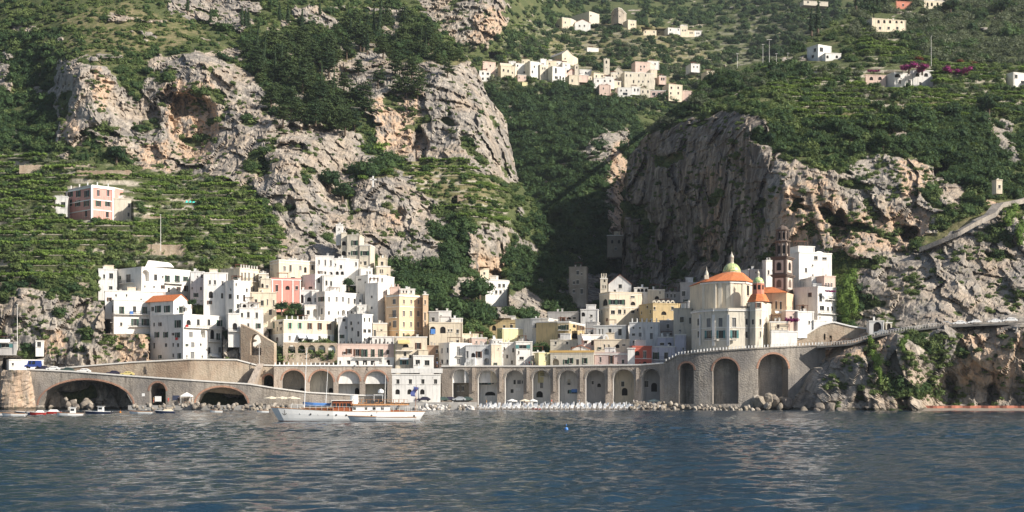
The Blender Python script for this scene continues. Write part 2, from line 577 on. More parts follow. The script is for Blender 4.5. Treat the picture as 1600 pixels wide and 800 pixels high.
# --- left massif with the grotto cliff, the pine slope, the terraces and the ground under the left half of the town
A_ctrl = [(-350, -200, 1000), (-350, 100, 760), (-350, 300, 600), (-350, 450, 470), (-350, 650, 430),
          (0, -200, 950), (0, 0, 760), (0, 100, 690), (0, 170, 650), (30, 230, 610), (0, 270, 585), (0, 330, 530), (0, 400, 482), (0, 440, 466), (0, 470, 458), (0, 520, 453), (0, 570, 449), (0, 650, 447),
          (80, 60, 690), (75, 130, 668), (110, 120, 625), (130, 170, 606), (110, 210, 598), (100, 255, 580), (100, 300, 548), (100, 350, 512), (100, 400, 482), (100, 445, 466), (100, 480, 458), (130, 560, 450), (130, 650, 449),
          (200, 100, 640), (210, 170, 622), (180, 230, 592), (200, 265, 578), (200, 320, 532), (200, 380, 495), (200, 420, 482), (240, 480, 466), (220, 530, 456), (230, 570, 450), (250, 650, 449),
          (200, 0, 730), (200, -200, 930), (330, -200, 930), (320, 20, 742), (320, 60, 690), (310, 95, 640), (300, 130, 622), (300, 190, 614), (300, 250, 596), (300, 300, 560), (320, 350, 520), (320, 400, 492), (320, 450, 478), (330, 520, 462), (330, 570, 453), (340, 650, 450),
          (400, 0, 760), (400, 100, 660), (400, 170, 618), (380, 230, 590), (400, 290, 560), (400, 340, 530), (400, 390, 504), (430, 440, 492), (440, 500, 472), (440, 560, 456), (440, 650, 454),
          (460, 210, 592), (440, 260, 562), (460, 300, 546), (480, 350, 528), (500, 395, 512), (520, 430, 502), (520, 480, 484), (520, 550, 460), (520, 650, 456),
          (500, -200, 950), (500, 0, 770), (500, 80, 700), (520, 150, 648), (540, 210, 610), (530, 260, 588), (540, 310, 566), (545, 360, 534), (560, 400, 516),
          (600, 0, 790), (600, 80, 710), (600, 140, 656), (620, 200, 634), (610, 240, 618), (600, 270, 578), (600, 310, 556), (610, 360, 540), (620, 410, 522), (630, 460, 504), (630, 520, 474), (630, 560, 458), (630, 650, 456),
          (680, 60, 730), (700, 110, 670), (690, 160, 644), (690, 220, 628), (700, 260, 604), (700, 300, 578), (700, 340, 560), (690, 400, 532), (690, 460, 510), (700, 520, 478), (700, 560, 460), (700, 650, 458),
          (750, 130, 680), (760, 180, 652), (770, 230, 640), (770, 270, 616), (760, 310, 580), (765, 350, 560), (765, 390, 552), (770, 420, 556), (770, 460, 530), (770, 520, 482), (770, 560, 462), (780, 650, 460),
          (805, 270, 668), (820, 320, 610), (830, 380, 590), (850, 430, 580), (850, 480, 545), (850, 530, 490), (850, 560, 464), (870, 650, 462), (790, 200, 680), (740, 80, 740), (650, -200, 980)]
A_rock = [[(85, 150), (105, 100), (150, 92), (205, 150), (215, 200), (238, 160), (235, 110), (285, 78), (352, 80), (362, 130), (400, 155), (440, 165), (480, 200), (545, 212), (552, 262), (500, 282), (482, 330), (505, 388), (540, 396), (530, 425), (440, 402), (436, 335), (400, 285), (395, 255), (330, 272), (300, 250), (255, 262), (215, 262), (195, 225), (170, 205), (112, 212), (92, 190)],
          [(250, -40), (415, -40), (405, 25), (375, 52), (352, 45), (320, 32), (262, 18)], [(450, 8), (500, 12), (532, 34), (530, 58), (500, 52), (460, 30)], [(592, 8), (634, 16), (632, 48), (612, 64), (592, 42)],
          [(500, 100), (545, 92), (560, 80), (600, 78), (612, 138), (650, 150), (655, 240), (590, 238), (588, 172), (545, 150), (510, 135)],
          [(640, 120), (690, 108), (742, 104), (760, 150), (792, 190), (815, 275), (770, 280), (700, 252), (650, 238), (648, 165)],
          [(555, 300), (590, 286), (640, 276), (662, 345), (668, 405), (640, 415), (600, 400), (565, 360)], [(732, 352), (792, 350), (795, 405), (770, 440), (735, 420)],
          [(700, 440), (740, 430), (740, 480), (705, 480)],
          [(-360, 470), (70, 462), (160, 468), (240, 530), (255, 700), (-360, 700)], [(-20, 80), (22, 88), (18, 140), (-20, 140)], [(780, 470), (850, 430), (870, 540), (780, 540)],
          [(330, 505), (420, 505), (430, 560), (330, 565)], [(375, 225), (470, 195), (560, 205), (592, 245), (545, 285), (540, 335), (565, 420), (425, 425), (428, 335), (382, 280)], [(235, 90), (370, 75), (425, 165), (425, 290), (300, 275), (240, 285), (190, 240)], [(85, 100), (150, 85), (215, 170), (215, 250), (90, 220)],
          [(545, 285), (670, 268), (700, 340), (690, 415), (600, 425), (555, 365)], [(580, 88), (690, 100), (760, 100), (822, 285), (700, 262), (585, 245)]]
A_warm = [[(255, 130), (330, 120), (345, 190), (330, 260), (285, 250), (260, 200)], [(585, 150), (655, 150), (658, 240), (585, 240)], [(100, 180), (125, 180), (120, 212), (100, 210)], [(150, 105), (175, 130), (165, 175), (150, 160)],
          [(600, 330), (625, 330), (625, 350), (600, 350)], [(740, 400), (790, 400), (790, 440), (740, 440)], [(185, 515), (240, 520), (240, 575), (180, 575)], [(60, 520), (110, 520), (100, 560), (60, 560)], [(215, 230), (260, 220), (270, 270), (220, 270)]]
A_dry = [[(90, 20), (200, 0), (330, 50), (250, 80), (180, 100), (110, 90)], [(480, 80), (600, 70), (600, 150), (500, 140)], [(540, 265), (640, 240), (780, 290), (760, 330), (640, 290)], [(640, 90), (740, 90), (740, 140), (650, 140)]]
A_terr = [[(-360, 235), (60, 240), (200, 265), (330, 275), (395, 300), (432, 350), (436, 420), (300, 418), (150, 405), (130, 440), (-360, 445)], [(640, 250), (720, 250), (790, 300), (795, 350), (735, 350), (690, 320), (650, 300)]]
A_dents = [(300, 196, 42, 56, 9), (285, 165, 26, 20, 5), (262, 150, 14, 16, 6), (656, 232, 13, 34, 11), (470, 205, 55, 11, 9), (455, 232, 28, 10, 7), (410, 262, 12, 18, 8), (712, 314, 6, 8, 9), (768, 432, 22, 12, 9), (240, 185, 10, 30, 5), (170, 215, 18, 12, 6), (545, 155, 10, 20, 4), (625, 335, 9, 12, 5), (450, 330, 10, 26, 6), (1, 470, 10, 10, 3)]
layer('left_mountain', [(-200, -350), (700, -350)], [(-200, 640), (0, 650), (40, 690), (80, 722), (105, 742), (150, 762), (190, 792), (240, 800), (275, 806), (310, 832), (350, 848), (400, 868), (440, 880), (520, 905), (700, 905)],
      (-200, 668), A_ctrl, A_rock, A_warm, A_dry, A_terr, A_dents, skirt='r', seed=0.0)

# --- the valley, the spur below the upper village and the high hills behind
B_ctrl = [(540, -200, 1500), (540, 100, 1000), (540, 400, 760), (540, 600, 600), (640, -150, 1400), (640, 40, 1020), (700, -60, 1200), (700, 20, 1040), (720, 68, 1000), (780, -20, 1100), (785, 50, 1030), (690, 100, 980), (640, 200, 900),
          (760, 100, 985), (760, 140, 960), (760, 200, 880), (780, 260, 820), (800, 320, 760), (820, 400, 690), (840, 450, 640), (830, 500, 560),
          (850, 60, 1130), (850, 120, 990), (850, 155, 955), (860, 200, 860), (870, 260, 790), (880, 320, 740), (890, 380, 690), (890, 430, 640), (880, 480, 570),
          (900, 20, 1350), (900, 80, 1120), (930, 130, 985), (940, 160, 955), (950, 200, 850), (960, 230, 800), (970, 280, 765), (968, 340, 735), (960, 380, 710), (950, 430, 650), (950, 480, 570),
          (1000, -200, 2200), (1000, -40, 1700), (960, 10, 1400), (1000, 40, 1260), (1000, 100, 1060), (1020, 150, 980), (1020, 180, 930), (1010, 230, 860), (1010, 300, 800), (1020, 400, 720),
          (1100, 0, 1550), (1100, 50, 1300), (1100, 110, 1080), (1120, 170, 1000), (1120, 300, 900), (1200, -200, 2100), (1200, 0, 1450), (1200, 60, 1250), (1200, 110, 1100), (1300, 0, 1380), (1300, 60, 1200), (1300, 130, 1050), (1500, -200, 1900), (1500, 0, 1400), (1500, 130, 1100),
          (1020, 470, 600), (1050, 500, 560), (1000, 520, 500), (900, 520, 492), (800, 560, 466), (900, 560, 462), (1000, 560, 458), (1080, 560, 460), (800, 650, 460), (900, 650, 458), (1000, 650, 456), (1100, 650, 460), (1120, 500, 540), (700, 560, 500)]
B_rock = [[(560, -60), (790, -60), (792, 45), (765, 72), (712, 72), (680, 40)], [(912, 240), (930, 205), (982, 200), (985, 300), (975, 372), (952, 365), (945, 300), (930, 270)], [(840, 440), (900, 430), (1060, 430), (1100, 520), (840, 540), (780, 530)]]
B_warm = [[(740, 20), (792, 10), (790, 60), (740, 65)], [(955, 230), (985, 210), (982, 370), (955, 360)]]
B_dry = [[(850, 50), (1000, 30), (1110, 80), (1100, 150), (1000, 120), (870, 100)]]
B_terr = [[(800, 40), (900, 25), (1010, 50), (1120, 60), (1130, 140), (1060, 180), (1000, 175), (960, 140), (760, 150), (760, 115)], [(1120, 20), (1330, 10), (1300, 100), (1120, 100)], [(750, 118), (800, 120), (800, 160), (760, 150)]]
layer('valley_hills', [(-200, 540), (640, 560), (700, 560)], [(-200, 1620), (150, 1420), (300, 1160), (700, 1150)], (-200, 668), B_ctrl, B_rock, B_warm, B_dry, B_terr, [(975, 300, 6, 25, 8)], dark_rock_shade=[[(780, 440), (1100, 430), (1100, 560), (780, 560)]], terr_h=5.0, seed=21.0)

# --- right massif: the shaded cliff, the sunny cliff, the terraced plateau and the sea cliffs with the coast road
C_ctrl = [(1600, -200, 1150), (1950, -200, 1150), (1500, -100, 980), (1400, 0, 850), (1330, 20, 800), (1290, 50, 760), (1260, 80, 715), (1200, 100, 690), (1140, 108, 668), (1500, 0, 860), (1600, 0, 860), (1950, 0, 860), (1450, 50, 750), (1600, 50, 760), (1350, 80, 690), (1450, 95, 665), (1600, 100, 660), (1950, 100, 660),
          (1200, 125, 620), (1120, 130, 645), (1280, 120, 625), (1400, 130, 605), (1500, 150, 585), (1600, 150, 590), (1250, 165, 560), (1350, 170, 555), (1450, 190, 540), (1550, 200, 545), (1600, 220, 540), (1950, 220, 540),
          (1080, 160, 612), (1020, 205, 618), (985, 245, 645), (1150, 170, 552), (1190, 190, 516), (1220, 215, 515), (1300, 230, 505), (1400, 240, 502), (1490, 260, 500), (1600, 270, 505),
          (980, 300, 632), (1030, 270, 600), (1100, 250, 555), (1160, 250, 520), (1200, 270, 503), (1225, 290, 490), (1300, 300, 486), (1400, 310, 482), (1480, 310, 480), (1600, 310, 488), (1950, 310, 488),
          (980, 400, 628), (1040, 350, 592), (1100, 340, 553), (1160, 340, 514), (1195, 350, 496), (1225, 370, 484), (1300, 360, 478), (1400, 370, 472), (1440, 380, 466), (1500, 360, 466), (1560, 340, 470), (1600, 320, 476),
          (980, 470, 620), (1050, 430, 580), (1100, 430, 546), (1160, 430, 508), (1220, 440, 482), (1300, 420, 470), (1350, 430, 458), (1400, 420, 458), (1500, 400, 456), (1600, 380, 460), (1950, 380, 455),
          (970, 530, 545), (1080, 500, 510), (1160, 500, 485), (1240, 500, 464), (1320, 480, 450), (1400, 470, 442), (1500, 460, 440), (1600, 450, 440),
          (1100, 560, 490), (1200, 560, 462), (1270, 540, 446), (1340, 510, 440), (1400, 498, 436), (1500, 494, 431), (1600, 492, 430), (1950, 480, 442),
          (1270, 590, 424), (1330, 545, 421), (1400, 520, 420), (1480, 510, 419), (1600, 506, 419), (1280, 640, 414), (1340, 640, 408), (1400, 640, 406), (1430, 640, 409), (1480, 600, 423), (1480, 640, 422), (1540, 560, 417), (1560, 640, 419), (1600, 640, 418), (1950, 640, 428), (1400, 580, 412), (1340, 580, 414), (1600, 560, 417), (1950, 560, 432), (1200, 660, 426), (1100, 660, 470), (1000, 660, 520), (1230, 600, 440), (1240, 640, 424)]
C_rock = [[(950, 240), (1000, 215), (1060, 190), (1130, 175), (1190, 180), (1212, 240), (1250, 255), (1300, 272), (1340, 248), (1400, 242), (1470, 262), (1500, 290), (1505, 320), (1455, 362), (1405, 402), (1340, 405), (1300, 395), (1240, 440), (1220, 540), (940, 560)],
          [(1310, 400), (1345, 420), (1420, 395), (1500, 362), (1560, 335), (1600, 340), (1960, 330), (1960, 700), (1180, 700), (1250, 540), (1330, 520), (1350, 470)], [(1540, 185), (1580, 190), (1600, 260), (1560, 250)], [(1400, 195), (1420, 195), (1415, 225), (1400, 222)]]
C_warm = [[(1215, 290), (1290, 280), (1330, 330), (1400, 330), (1400, 395), (1300, 385), (1220, 380)], [(1400, 245), (1450, 250), (1450, 300), (1410, 310)], [(1100, 260), (1130, 260), (1120, 420), (1090, 420)], [(1270, 525), (1400, 520), (1390, 560), (1275, 570)], [(1530, 300), (1560, 300), (1560, 335), (1520, 345)], [(1380, 330), (1460, 330), (1440, 390), (1390, 390)], [(1500, 520), (1600, 520), (1600, 600), (1500, 600)]]
C_dry = [[(1250, 160), (1500, 160), (1500, 200), (1380, 240), (1280, 215)], [(1440, 340), (1600, 280), (1600, 420), (1440, 420)]]
C_terr = [[(1200, 112), (1350, 100), (1620, 105), (1960, 100), (1960, 175), (1500, 180), (1400, 205), (1280, 190), (1210, 160)], [(1350, 40), (1450, 60), (1460, 95), (1350, 95)]]
C_dents = [(1420, 366, 15, 14, 12), (1312, 352, 14, 26, 7), (1290, 330, 9, 16, 5), (1207, 632, 9, 16, 9), (1480, 606, 15, 28, 6), (1412, 628, 12, 12, 7), (1360, 560, 8, 26, 3), (1345, 625, 8, 14, 5), (1550, 615, 10, 18, 6), (1110, 390, 26, 30, 6), (1060, 400, 16, 30, 5), (1470, 262, 8, 5, 6)]
layer('right_mountain', [(-200, 1640), (-60, 1470), (0, 1385), (20, 1335), (45, 1288), (70, 1256), (95, 1205), (105, 1135), (125, 1110), (170, 1058), (220, 1000), (245, 983), (300, 978), (420, 976), (480, 968), (560, 990), (640, 1150), (700, 1160)], [(-200, 1950), (700, 1950)],
      (-200, 672), C_ctrl, C_rock, C_warm, C_dry, C_terr, C_dents, dark_rock_shade=[[(940, 230), (1060, 170), (1200, 170), (1205, 300), (1180, 430), (1240, 440), (1220, 560), (940, 560)]], skirt='l', seed=43.0)
# ------------------------------------------------------------------ foliage
def leaf_material(name, dark, light, trans=0.25):
    m, nt, b = new_mat(name)
    inf = nd(nt, 'ShaderNodeObjectInfo')
    t = attr(nt, 'tint', 'INSTANCER')
    r = mth(nt, 'ADD', mth(nt, 'MULTIPLY', inf.outputs['Random'], 0.5), mth(nt, 'MULTIPLY', t, 0.7))
    co = wcoord(nt)
    n = noise(nt, 0.6, co, 3.0, 0.6)
    r = mth(nt, 'ADD', r, mth(nt, 'MULTIPLY', mth(nt, 'SUBTRACT', n, 0.5), 0.8))
    cl = nd(nt, 'ShaderNodeClamp'); nt.links.new(r, cl.inputs[0])
    c = mix(nt, cl.outputs[0], dark, light)
    nt.links.new(c, b.inputs['Base Color'])
    b.inputs['Roughness'].default_value = 0.7
    b.inputs['Specular IOR Level'].default_value = 0.15
    tr = nd(nt, 'ShaderNodeBsdfTranslucent')
    nt.links.new(mix(nt, 0.5, c, (0.16, 0.20, 0.02)), tr.inputs[0])
    ms = nd(nt, 'ShaderNodeMixShader'); ms.inputs[0].default_value = trans
    nt.links.new(b.outputs[0], ms.inputs[1]); nt.links.new(tr.outputs[0], ms.inputs[2])
    out = [x for x in nt.nodes if x.type == 'OUTPUT_MATERIAL'][0]
    nt.links.new(ms.outputs[0], out.inputs[0])
    return m


M_OAK = leaf_material('leaf_holm_oak', (0.024, 0.052, 0.024), (0.085, 0.14, 0.048))
M_BUSH = leaf_material('leaf_scrub', (0.052, 0.085, 0.03), (0.17, 0.22, 0.075))
M_PINE = leaf_material('leaf_pine', (0.028, 0.052, 0.024), (0.095, 0.13, 0.045), 0.2)
M_CYP = leaf_material('leaf_cypress', (0.022, 0.042, 0.02), (0.055, 0.085, 0.035), 0.1)
M_VINE = leaf_material('leaf_vine', (0.095, 0.16, 0.035), (0.25, 0.36, 0.085), 0.35)
M_OLIVE = leaf_material('leaf_olive', (0.075, 0.095, 0.055), (0.18, 0.205, 0.125))
M_BOUG = leaf_material('bougainvillea_bloom', (0.22, 0.015, 0.12), (0.42, 0.04, 0.25), 0.3)
M_RUST = leaf_material('rust_red_foliage', (0.12, 0.03, 0.02), (0.25, 0.07, 0.05), 0.3)
M_BARK = plain('bark', (0.12, 0.09, 0.065), 0.95, 0.3)


def leaf_cards(mb, centers, normals, size, rs, m=0):
    for c, n in zip(centers, normals):
        n = (n + Vector(rs.normal(size=3)) * 0.45).normalized()
        a = Vector(rs.normal(size=3))
        e1 = n.cross(a).normalized(); e2 = n.cross(e1)
        s = size * rs.uniform(0.65, 1.3)
        k = rs.uniform(0.55, 0.9)
        mb.poly([c - e1 * s * 0.5, c + e2 * s * 0.42 * k - e1 * 0.1 * s, c + e1 * s * 0.5, c - e2 * s * 0.42 * k + e1 * 0.08 * s], m)


def crown_mesh(name, lobes, n, size, mat, seed, core=0.72):
    """Leaf clumps over several lobes (cx, cy, cz, rx, ry, rz), with a rough dark heart so the crown is not see-through."""
    rs = np.random.default_rng(seed)
    mb = MB()
    vol = np.array([l[3] * l[4] + l[4] * l[5] + l[3] * l[5] for l in lobes]); vol = vol / vol.sum()
    for li, l in enumerate(lobes):
        k = int(n * vol[li]) + 4
        d = rs.normal(size=(k, 3)); d /= np.linalg.norm(d, axis=1)[:, None]
        d[:, 2] = np.where(d[:, 2] < -0.5, -d[:, 2], d[:, 2])
        r = rs.uniform(0.78, 1.08, k)
        # uneven outline: bite-outs and bumps
        ph = rs.uniform(0, 6, 3)
        bumpy = 1 + 0.16 * np.sin(5 * d[:, 0] + ph[0]) * np.sin(4 * d[:, 1] + ph[1]) + 0.10 * np.sin(7 * d[:, 2] + ph[2])
        cs, ns = [], []
        for i in range(k):
            q = d[i] * r[i] * bumpy[i]
            cs.append(Vector((l[0] + q[0] * l[3], l[1] + q[1] * l[4], l[2] + q[2] * l[5])))
            ns.append(Vector((d[i][0] / l[3], d[i][1] / l[4], d[i][2] / l[5] + 0.25)).normalized())
        leaf_cards(mb, cs, ns, size, rs)
        # heart
        bm = bmesh.new(); bmesh.ops.create_icosphere(bm, subdivisions=1, radius=1)
        vs = [Vector((l[0] + v.co.x * l[3] * core * rs.uniform(.85, 1.1), l[1] + v.co.y * l[4] * core * rs.uniform(.85, 1.1), l[2] + v.co.z * l[5] * core * rs.uniform(.85, 1.1))) for v in bm.verts]
        fs = [tuple(v.index for v in f.verts) for f in bm.faces]
        bm.free(); mb.mesh(vs, fs)
    return mb.data(name, [mat])


def round_lobes(rs, n=6, flat=0.8):
    L = [(0, 0, 0.55, 0.7, 0.7, 0.5 * flat + .1)]
    for i in range(n):
        a = i * 2 * math.pi / n + rs.uniform(-.4, .4)
        r = rs.uniform(0.35, 0.62)
        L.append((math.cos(a) * r, math.sin(a) * r, rs.uniform(0.3, 0.85) * flat, rs.uniform(.3, .5), rs.uniform(.3, .5), rs.uniform(.26, .42)))
    return L


PROTO = {}


def protos():
    rs = np.random.default_rng(5)
    for k in range(4): PROTO['oak%d' % k] = crown_mesh('oak_crown', round_lobes(rs, 7, 1.0), 420, 0.17, M_OAK, 20 + k)
    for k in range(3): PROTO['bush%d' % k] = crown_mesh('scrub_crown', round_lobes(rs, 5, 0.7), 260, 0.22, M_BUSH, 30 + k)
    for k in range(2): PROTO['olive%d' % k] = crown_mesh('olive_crown', round_lobes(rs, 6, 0.85), 340, 0.15, M_OLIVE, 40 + k, 0.6)
    for k in range(3):
        L = []
        for i in range(7):
            z = 0.25 + i * 0.19
            w = 0.78 * (1 - (i / 8.0) ** 2.4) + 0.12
            a = rs.uniform(0, 6.28); q = w * rs.uniform(0.3, 0.7)
            L.append((math.cos(a) * q, math.sin(a) * q, z, w * .8, w * .8, 0.14))
            L.append((-math.cos(a) * q, -math.sin(a) * q, z + .06, w * .65, w * .65, 0.13))
        PROTO['pine%d' % k] = crown_mesh('pine_crown', L, 520, 0.15, M_PINE, 50 + k, 0.6)
    for k in range(2):
        L = [(rs.uniform(-.03, .03), rs.uniform(-.03, .03), 0.18 + i * 0.2, (0.23 - 0.0045 * i * i), (0.23 - 0.0045 * i * i), 0.2) for i in range(7)]
        PROTO['cyp%d' % k] = crown_mesh('cypress_crown', L, 420, 0.11, M_CYP, 60 + k, 0.8)
    for k in range(2):
        L = [(-1.6 + i * 0.4 + rs.uniform(-.1, .1), rs.uniform(-.25, .25), 0.5 + rs.uniform(-.06, .1), .42, .55, .26) for i in range(9)]
        PROTO['vine%d' % k] = crown_mesh('vine_row', L, 360, 0.24, M_VINE, 70 + k)
    L = [(-1.0 + i * 0.33, rs.uniform(-.2, .2), 0.45 + rs.uniform(-.1, .1), .36, .42, .3) for i in range(7)]
    PROTO['boug'] = crown_mesh('bougainvillea', L, 330, 0.18, M_BOUG, 80)
    PROTO['rust'] = crown_mesh('rust_bush', round_lobes(rs, 5, 0.7), 260, 0.2, M_RUST, 81)
    PROTO['ivy'] = crown_mesh('ivy', [(0, 0, .5, .7, .3, .6), (.3, 0, .1, .5, .3, .5), (-.3, 0, .9, .4, .25, .4), (.1, 0, -.4, .4, .25, .5)], 380, 0.16, M_VINE, 82)


protos()
PNAMES = list(PROTO)
_pcol = bpy.data.collections.new('plant_library')
for _i, _k in enumerate(PNAMES):
    _o = bpy.data.objects.new('p%02d' % _i, PROTO[_k])
    _pcol.objects.link(_o)
KIDX = {}
for _i, _k in enumerate(PNAMES): KIDX.setdefault(_k.rstrip('0123456789'), []).append(_i)


def scatter_nodes():
    g = bpy.data.node_groups.new('scatter', 'GeometryNodeTree')
    g.interface.new_socket('Geometry', in_out='INPUT', socket_type='NodeSocketGeometry')
    g.interface.new_socket('Geometry', in_out='OUTPUT', socket_type='NodeSocketGeometry')
    N, L = g.nodes, g.links
    gi, go = N.new('NodeGroupInput'), N.new('NodeGroupOutput')
    ci = N.new('GeometryNodeCollectionInfo'); ci.inputs['Collection'].default_value = _pcol
    ci.inputs['Separate Children'].default_value = True; ci.inputs['Reset Children'].default_value = True
    ip = N.new('GeometryNodeInstanceOnPoints'); ip.inputs['Pick Instance'].default_value = True

    def na(nm, t):
        a = N.new('GeometryNodeInputNamedAttribute'); a.data_type = t; a.inputs[0].default_value = nm
        return a.outputs[0]
    L.new(gi.outputs[0], ip.inputs['Points']); L.new(ci.outputs[0], ip.inputs['Instance'])
    L.new(na('pidx', 'INT'), ip.inputs['Instance Index'])
    er = N.new('FunctionNodeEulerToRotation'); L.new(na('rot', 'FLOAT_VECTOR'), er.inputs[0])
    L.new(er.outputs[0], ip.inputs['Rotation']); L.new(na('scl', 'FLOAT_VECTOR'), ip.inputs['Scale'])
    L.new(ip.outputs[0], go.inputs[0])
    return g


G_SCATTER = scatter_nodes()


def scatter(name, label, pts, pidx, rot, scl, tint):
    me = bpy.data.meshes.new(name)
    n = len(pts)
    me.vertices.add(n); me.vertices.foreach_set('co', np.asarray(pts, np.float32).reshape(-1))
    for nm, typ, arr, key in (('pidx', 'INT', np.asarray(pidx, np.int32), 'value'), ('rot', 'FLOAT_VECTOR', np.asarray(rot, np.float32), 'vector'),
                              ('scl', 'FLOAT_VECTOR', np.asarray(scl, np.float32), 'vector'), ('tint', 'FLOAT', np.asarray(tint, np.float32), 'value')):
        a = me.attributes.new(nm, typ, 'POINT'); a.data.foreach_set(key, arr.reshape(-1))
    o = link(bpy.data.objects.new(name, me))
    md = o.modifiers.new('scatter', 'NODES'); md.node_group = G_SCATTER
    return tag(o, label, 'vegetation', kind='stuff')


# zones: polygon, kinds with weights, mean crown radius in metres, density multiplier, tint
Z_PINE = [(380, 60), (450, 60), (560, 30), (640, 30), (735, 105), (655, 150), (590, 150), (560, 215), (470, 215), (400, 160)]
Z_TERR_L = A_terr[0]
ZONES = {
    'left_mountain': [(Z_PINE, {'pine': 3, 'oak': 4, 'cyp': .35, 'bush': 1}, 3.2, 1.1, 0.25), ([(480, 240), (600, 225), (620, 262), (560, 330), (490, 330)], {'oak': 4, 'vine': 1}, 3.2, 1.2, 0.2),
                      ([(640, 350), (735, 350), (740, 440), (850, 330), (905, 520), (660, 500), (600, 420)], {'oak': 5, 'bush': 1}, 3.3, 1.35, 0.18), ([(-360, 60), (90, 60), (80, 240), (-360, 260)], {'oak': 4, 'bush': 2}, 3.3, 1.2, 0.25),
                      (A_terr[0], {'bush': 4, 'oak': 1.0, 'olive': .5}, 1.7, 0.9, 0.6), (A_terr[1], {'bush': 4, 'oak': 1}, 1.6, 0.6, 0.5), ([(90, 0), (260, 0), (340, 60), (200, 110), (100, 110)], {'bush': 5, 'oak': 1}, 1.9, 1.0, 0.45),
                      ([(-360, 445), (165, 445), (180, 475), (-360, 475)], {'bush': 3, 'oak': 2}, 2.0, 1.2, 0.2)],
    'valley_hills': [([(760, 130), (1000, 150), (1000, 420), (880, 470), (760, 300)], {'oak': 5, 'bush': .6}, 4.2, 1.3, 0.05), (B_terr[0], {'olive': 2, 'oak': 4, 'bush': 2}, 3.4, 1.25, 0.25), (B_terr[1], {'olive': 2, 'oak': 4}, 3.8, 1.3, 0.15), ([(850, -200), (1500, -200), (1500, 40), (850, 40)], {'oak': 3, 'bush': 1}, 4.6, 1.2, 0.2)],
    'right_mountain': [([(1330, -40), (1960, -40), (1960, 100), (1460, 100), (1420, 60), (1330, 60)], {'olive': 6, 'oak': 1}, 3.6, 1.2, 0.3), (C_terr[0], {'bush': 3, 'oak': 1.2, 'olive': 1}, 2.0, 0.9, 0.4), ([(1200, 190), (1400, 190), (1400, 245), (1200, 245)], {'oak': 3, 'bush': 2}, 2.8, 1.1, 0.2),
                       ([(1400, 180), (1600, 170), (1600, 300), (1500, 300), (1400, 240)], {'oak': 4, 'bush': 1}, 3.0, 1.25, 0.1), ([(1110, 90), (1260, 60), (1260, 120), (1120, 150), (1000, 240), (980, 240), (1060, 150)], {'oak': 4, 'olive': 2}, 3.2, 1.3, 0.12)]}
HOLES = [  # where buildings, roads or bare ground keep plants away (pixel polygons)
    [(-360, 566), (1250, 560), (1290, 530), (1400, 490), (1960, 485), (1960, 512), (1400, 525), (1290, 570), (1270, 670), (-360, 670)],
    [(300, 500), (430, 505), (430, 560), (300, 560)],
    [(95, 280), (215, 280), (215, 345), (95, 335)], [(742, 415), (795, 430), (795, 470), (745, 470)], [(886, 400), (920, 400), (920, 480), (886, 480)], [(946, 362), (980, 362), (980, 400), (946, 400)],
    [(1256, 66), (1312, 66), (1312, 98), (1256, 98)], [(1348, 104), (1460, 104), (1460, 130), (1348, 130)], [(1360, 22), (1415, 22), (1415, 52), (1360, 52)], [(1330, 95), (1130, 98), (1130, 104), (1330, 104)],
    [(950, 8), (996, 8), (996, 46), (950, 46)], [(1436, 372), (1600, 305), (1600, 330), (1440, 390)]]


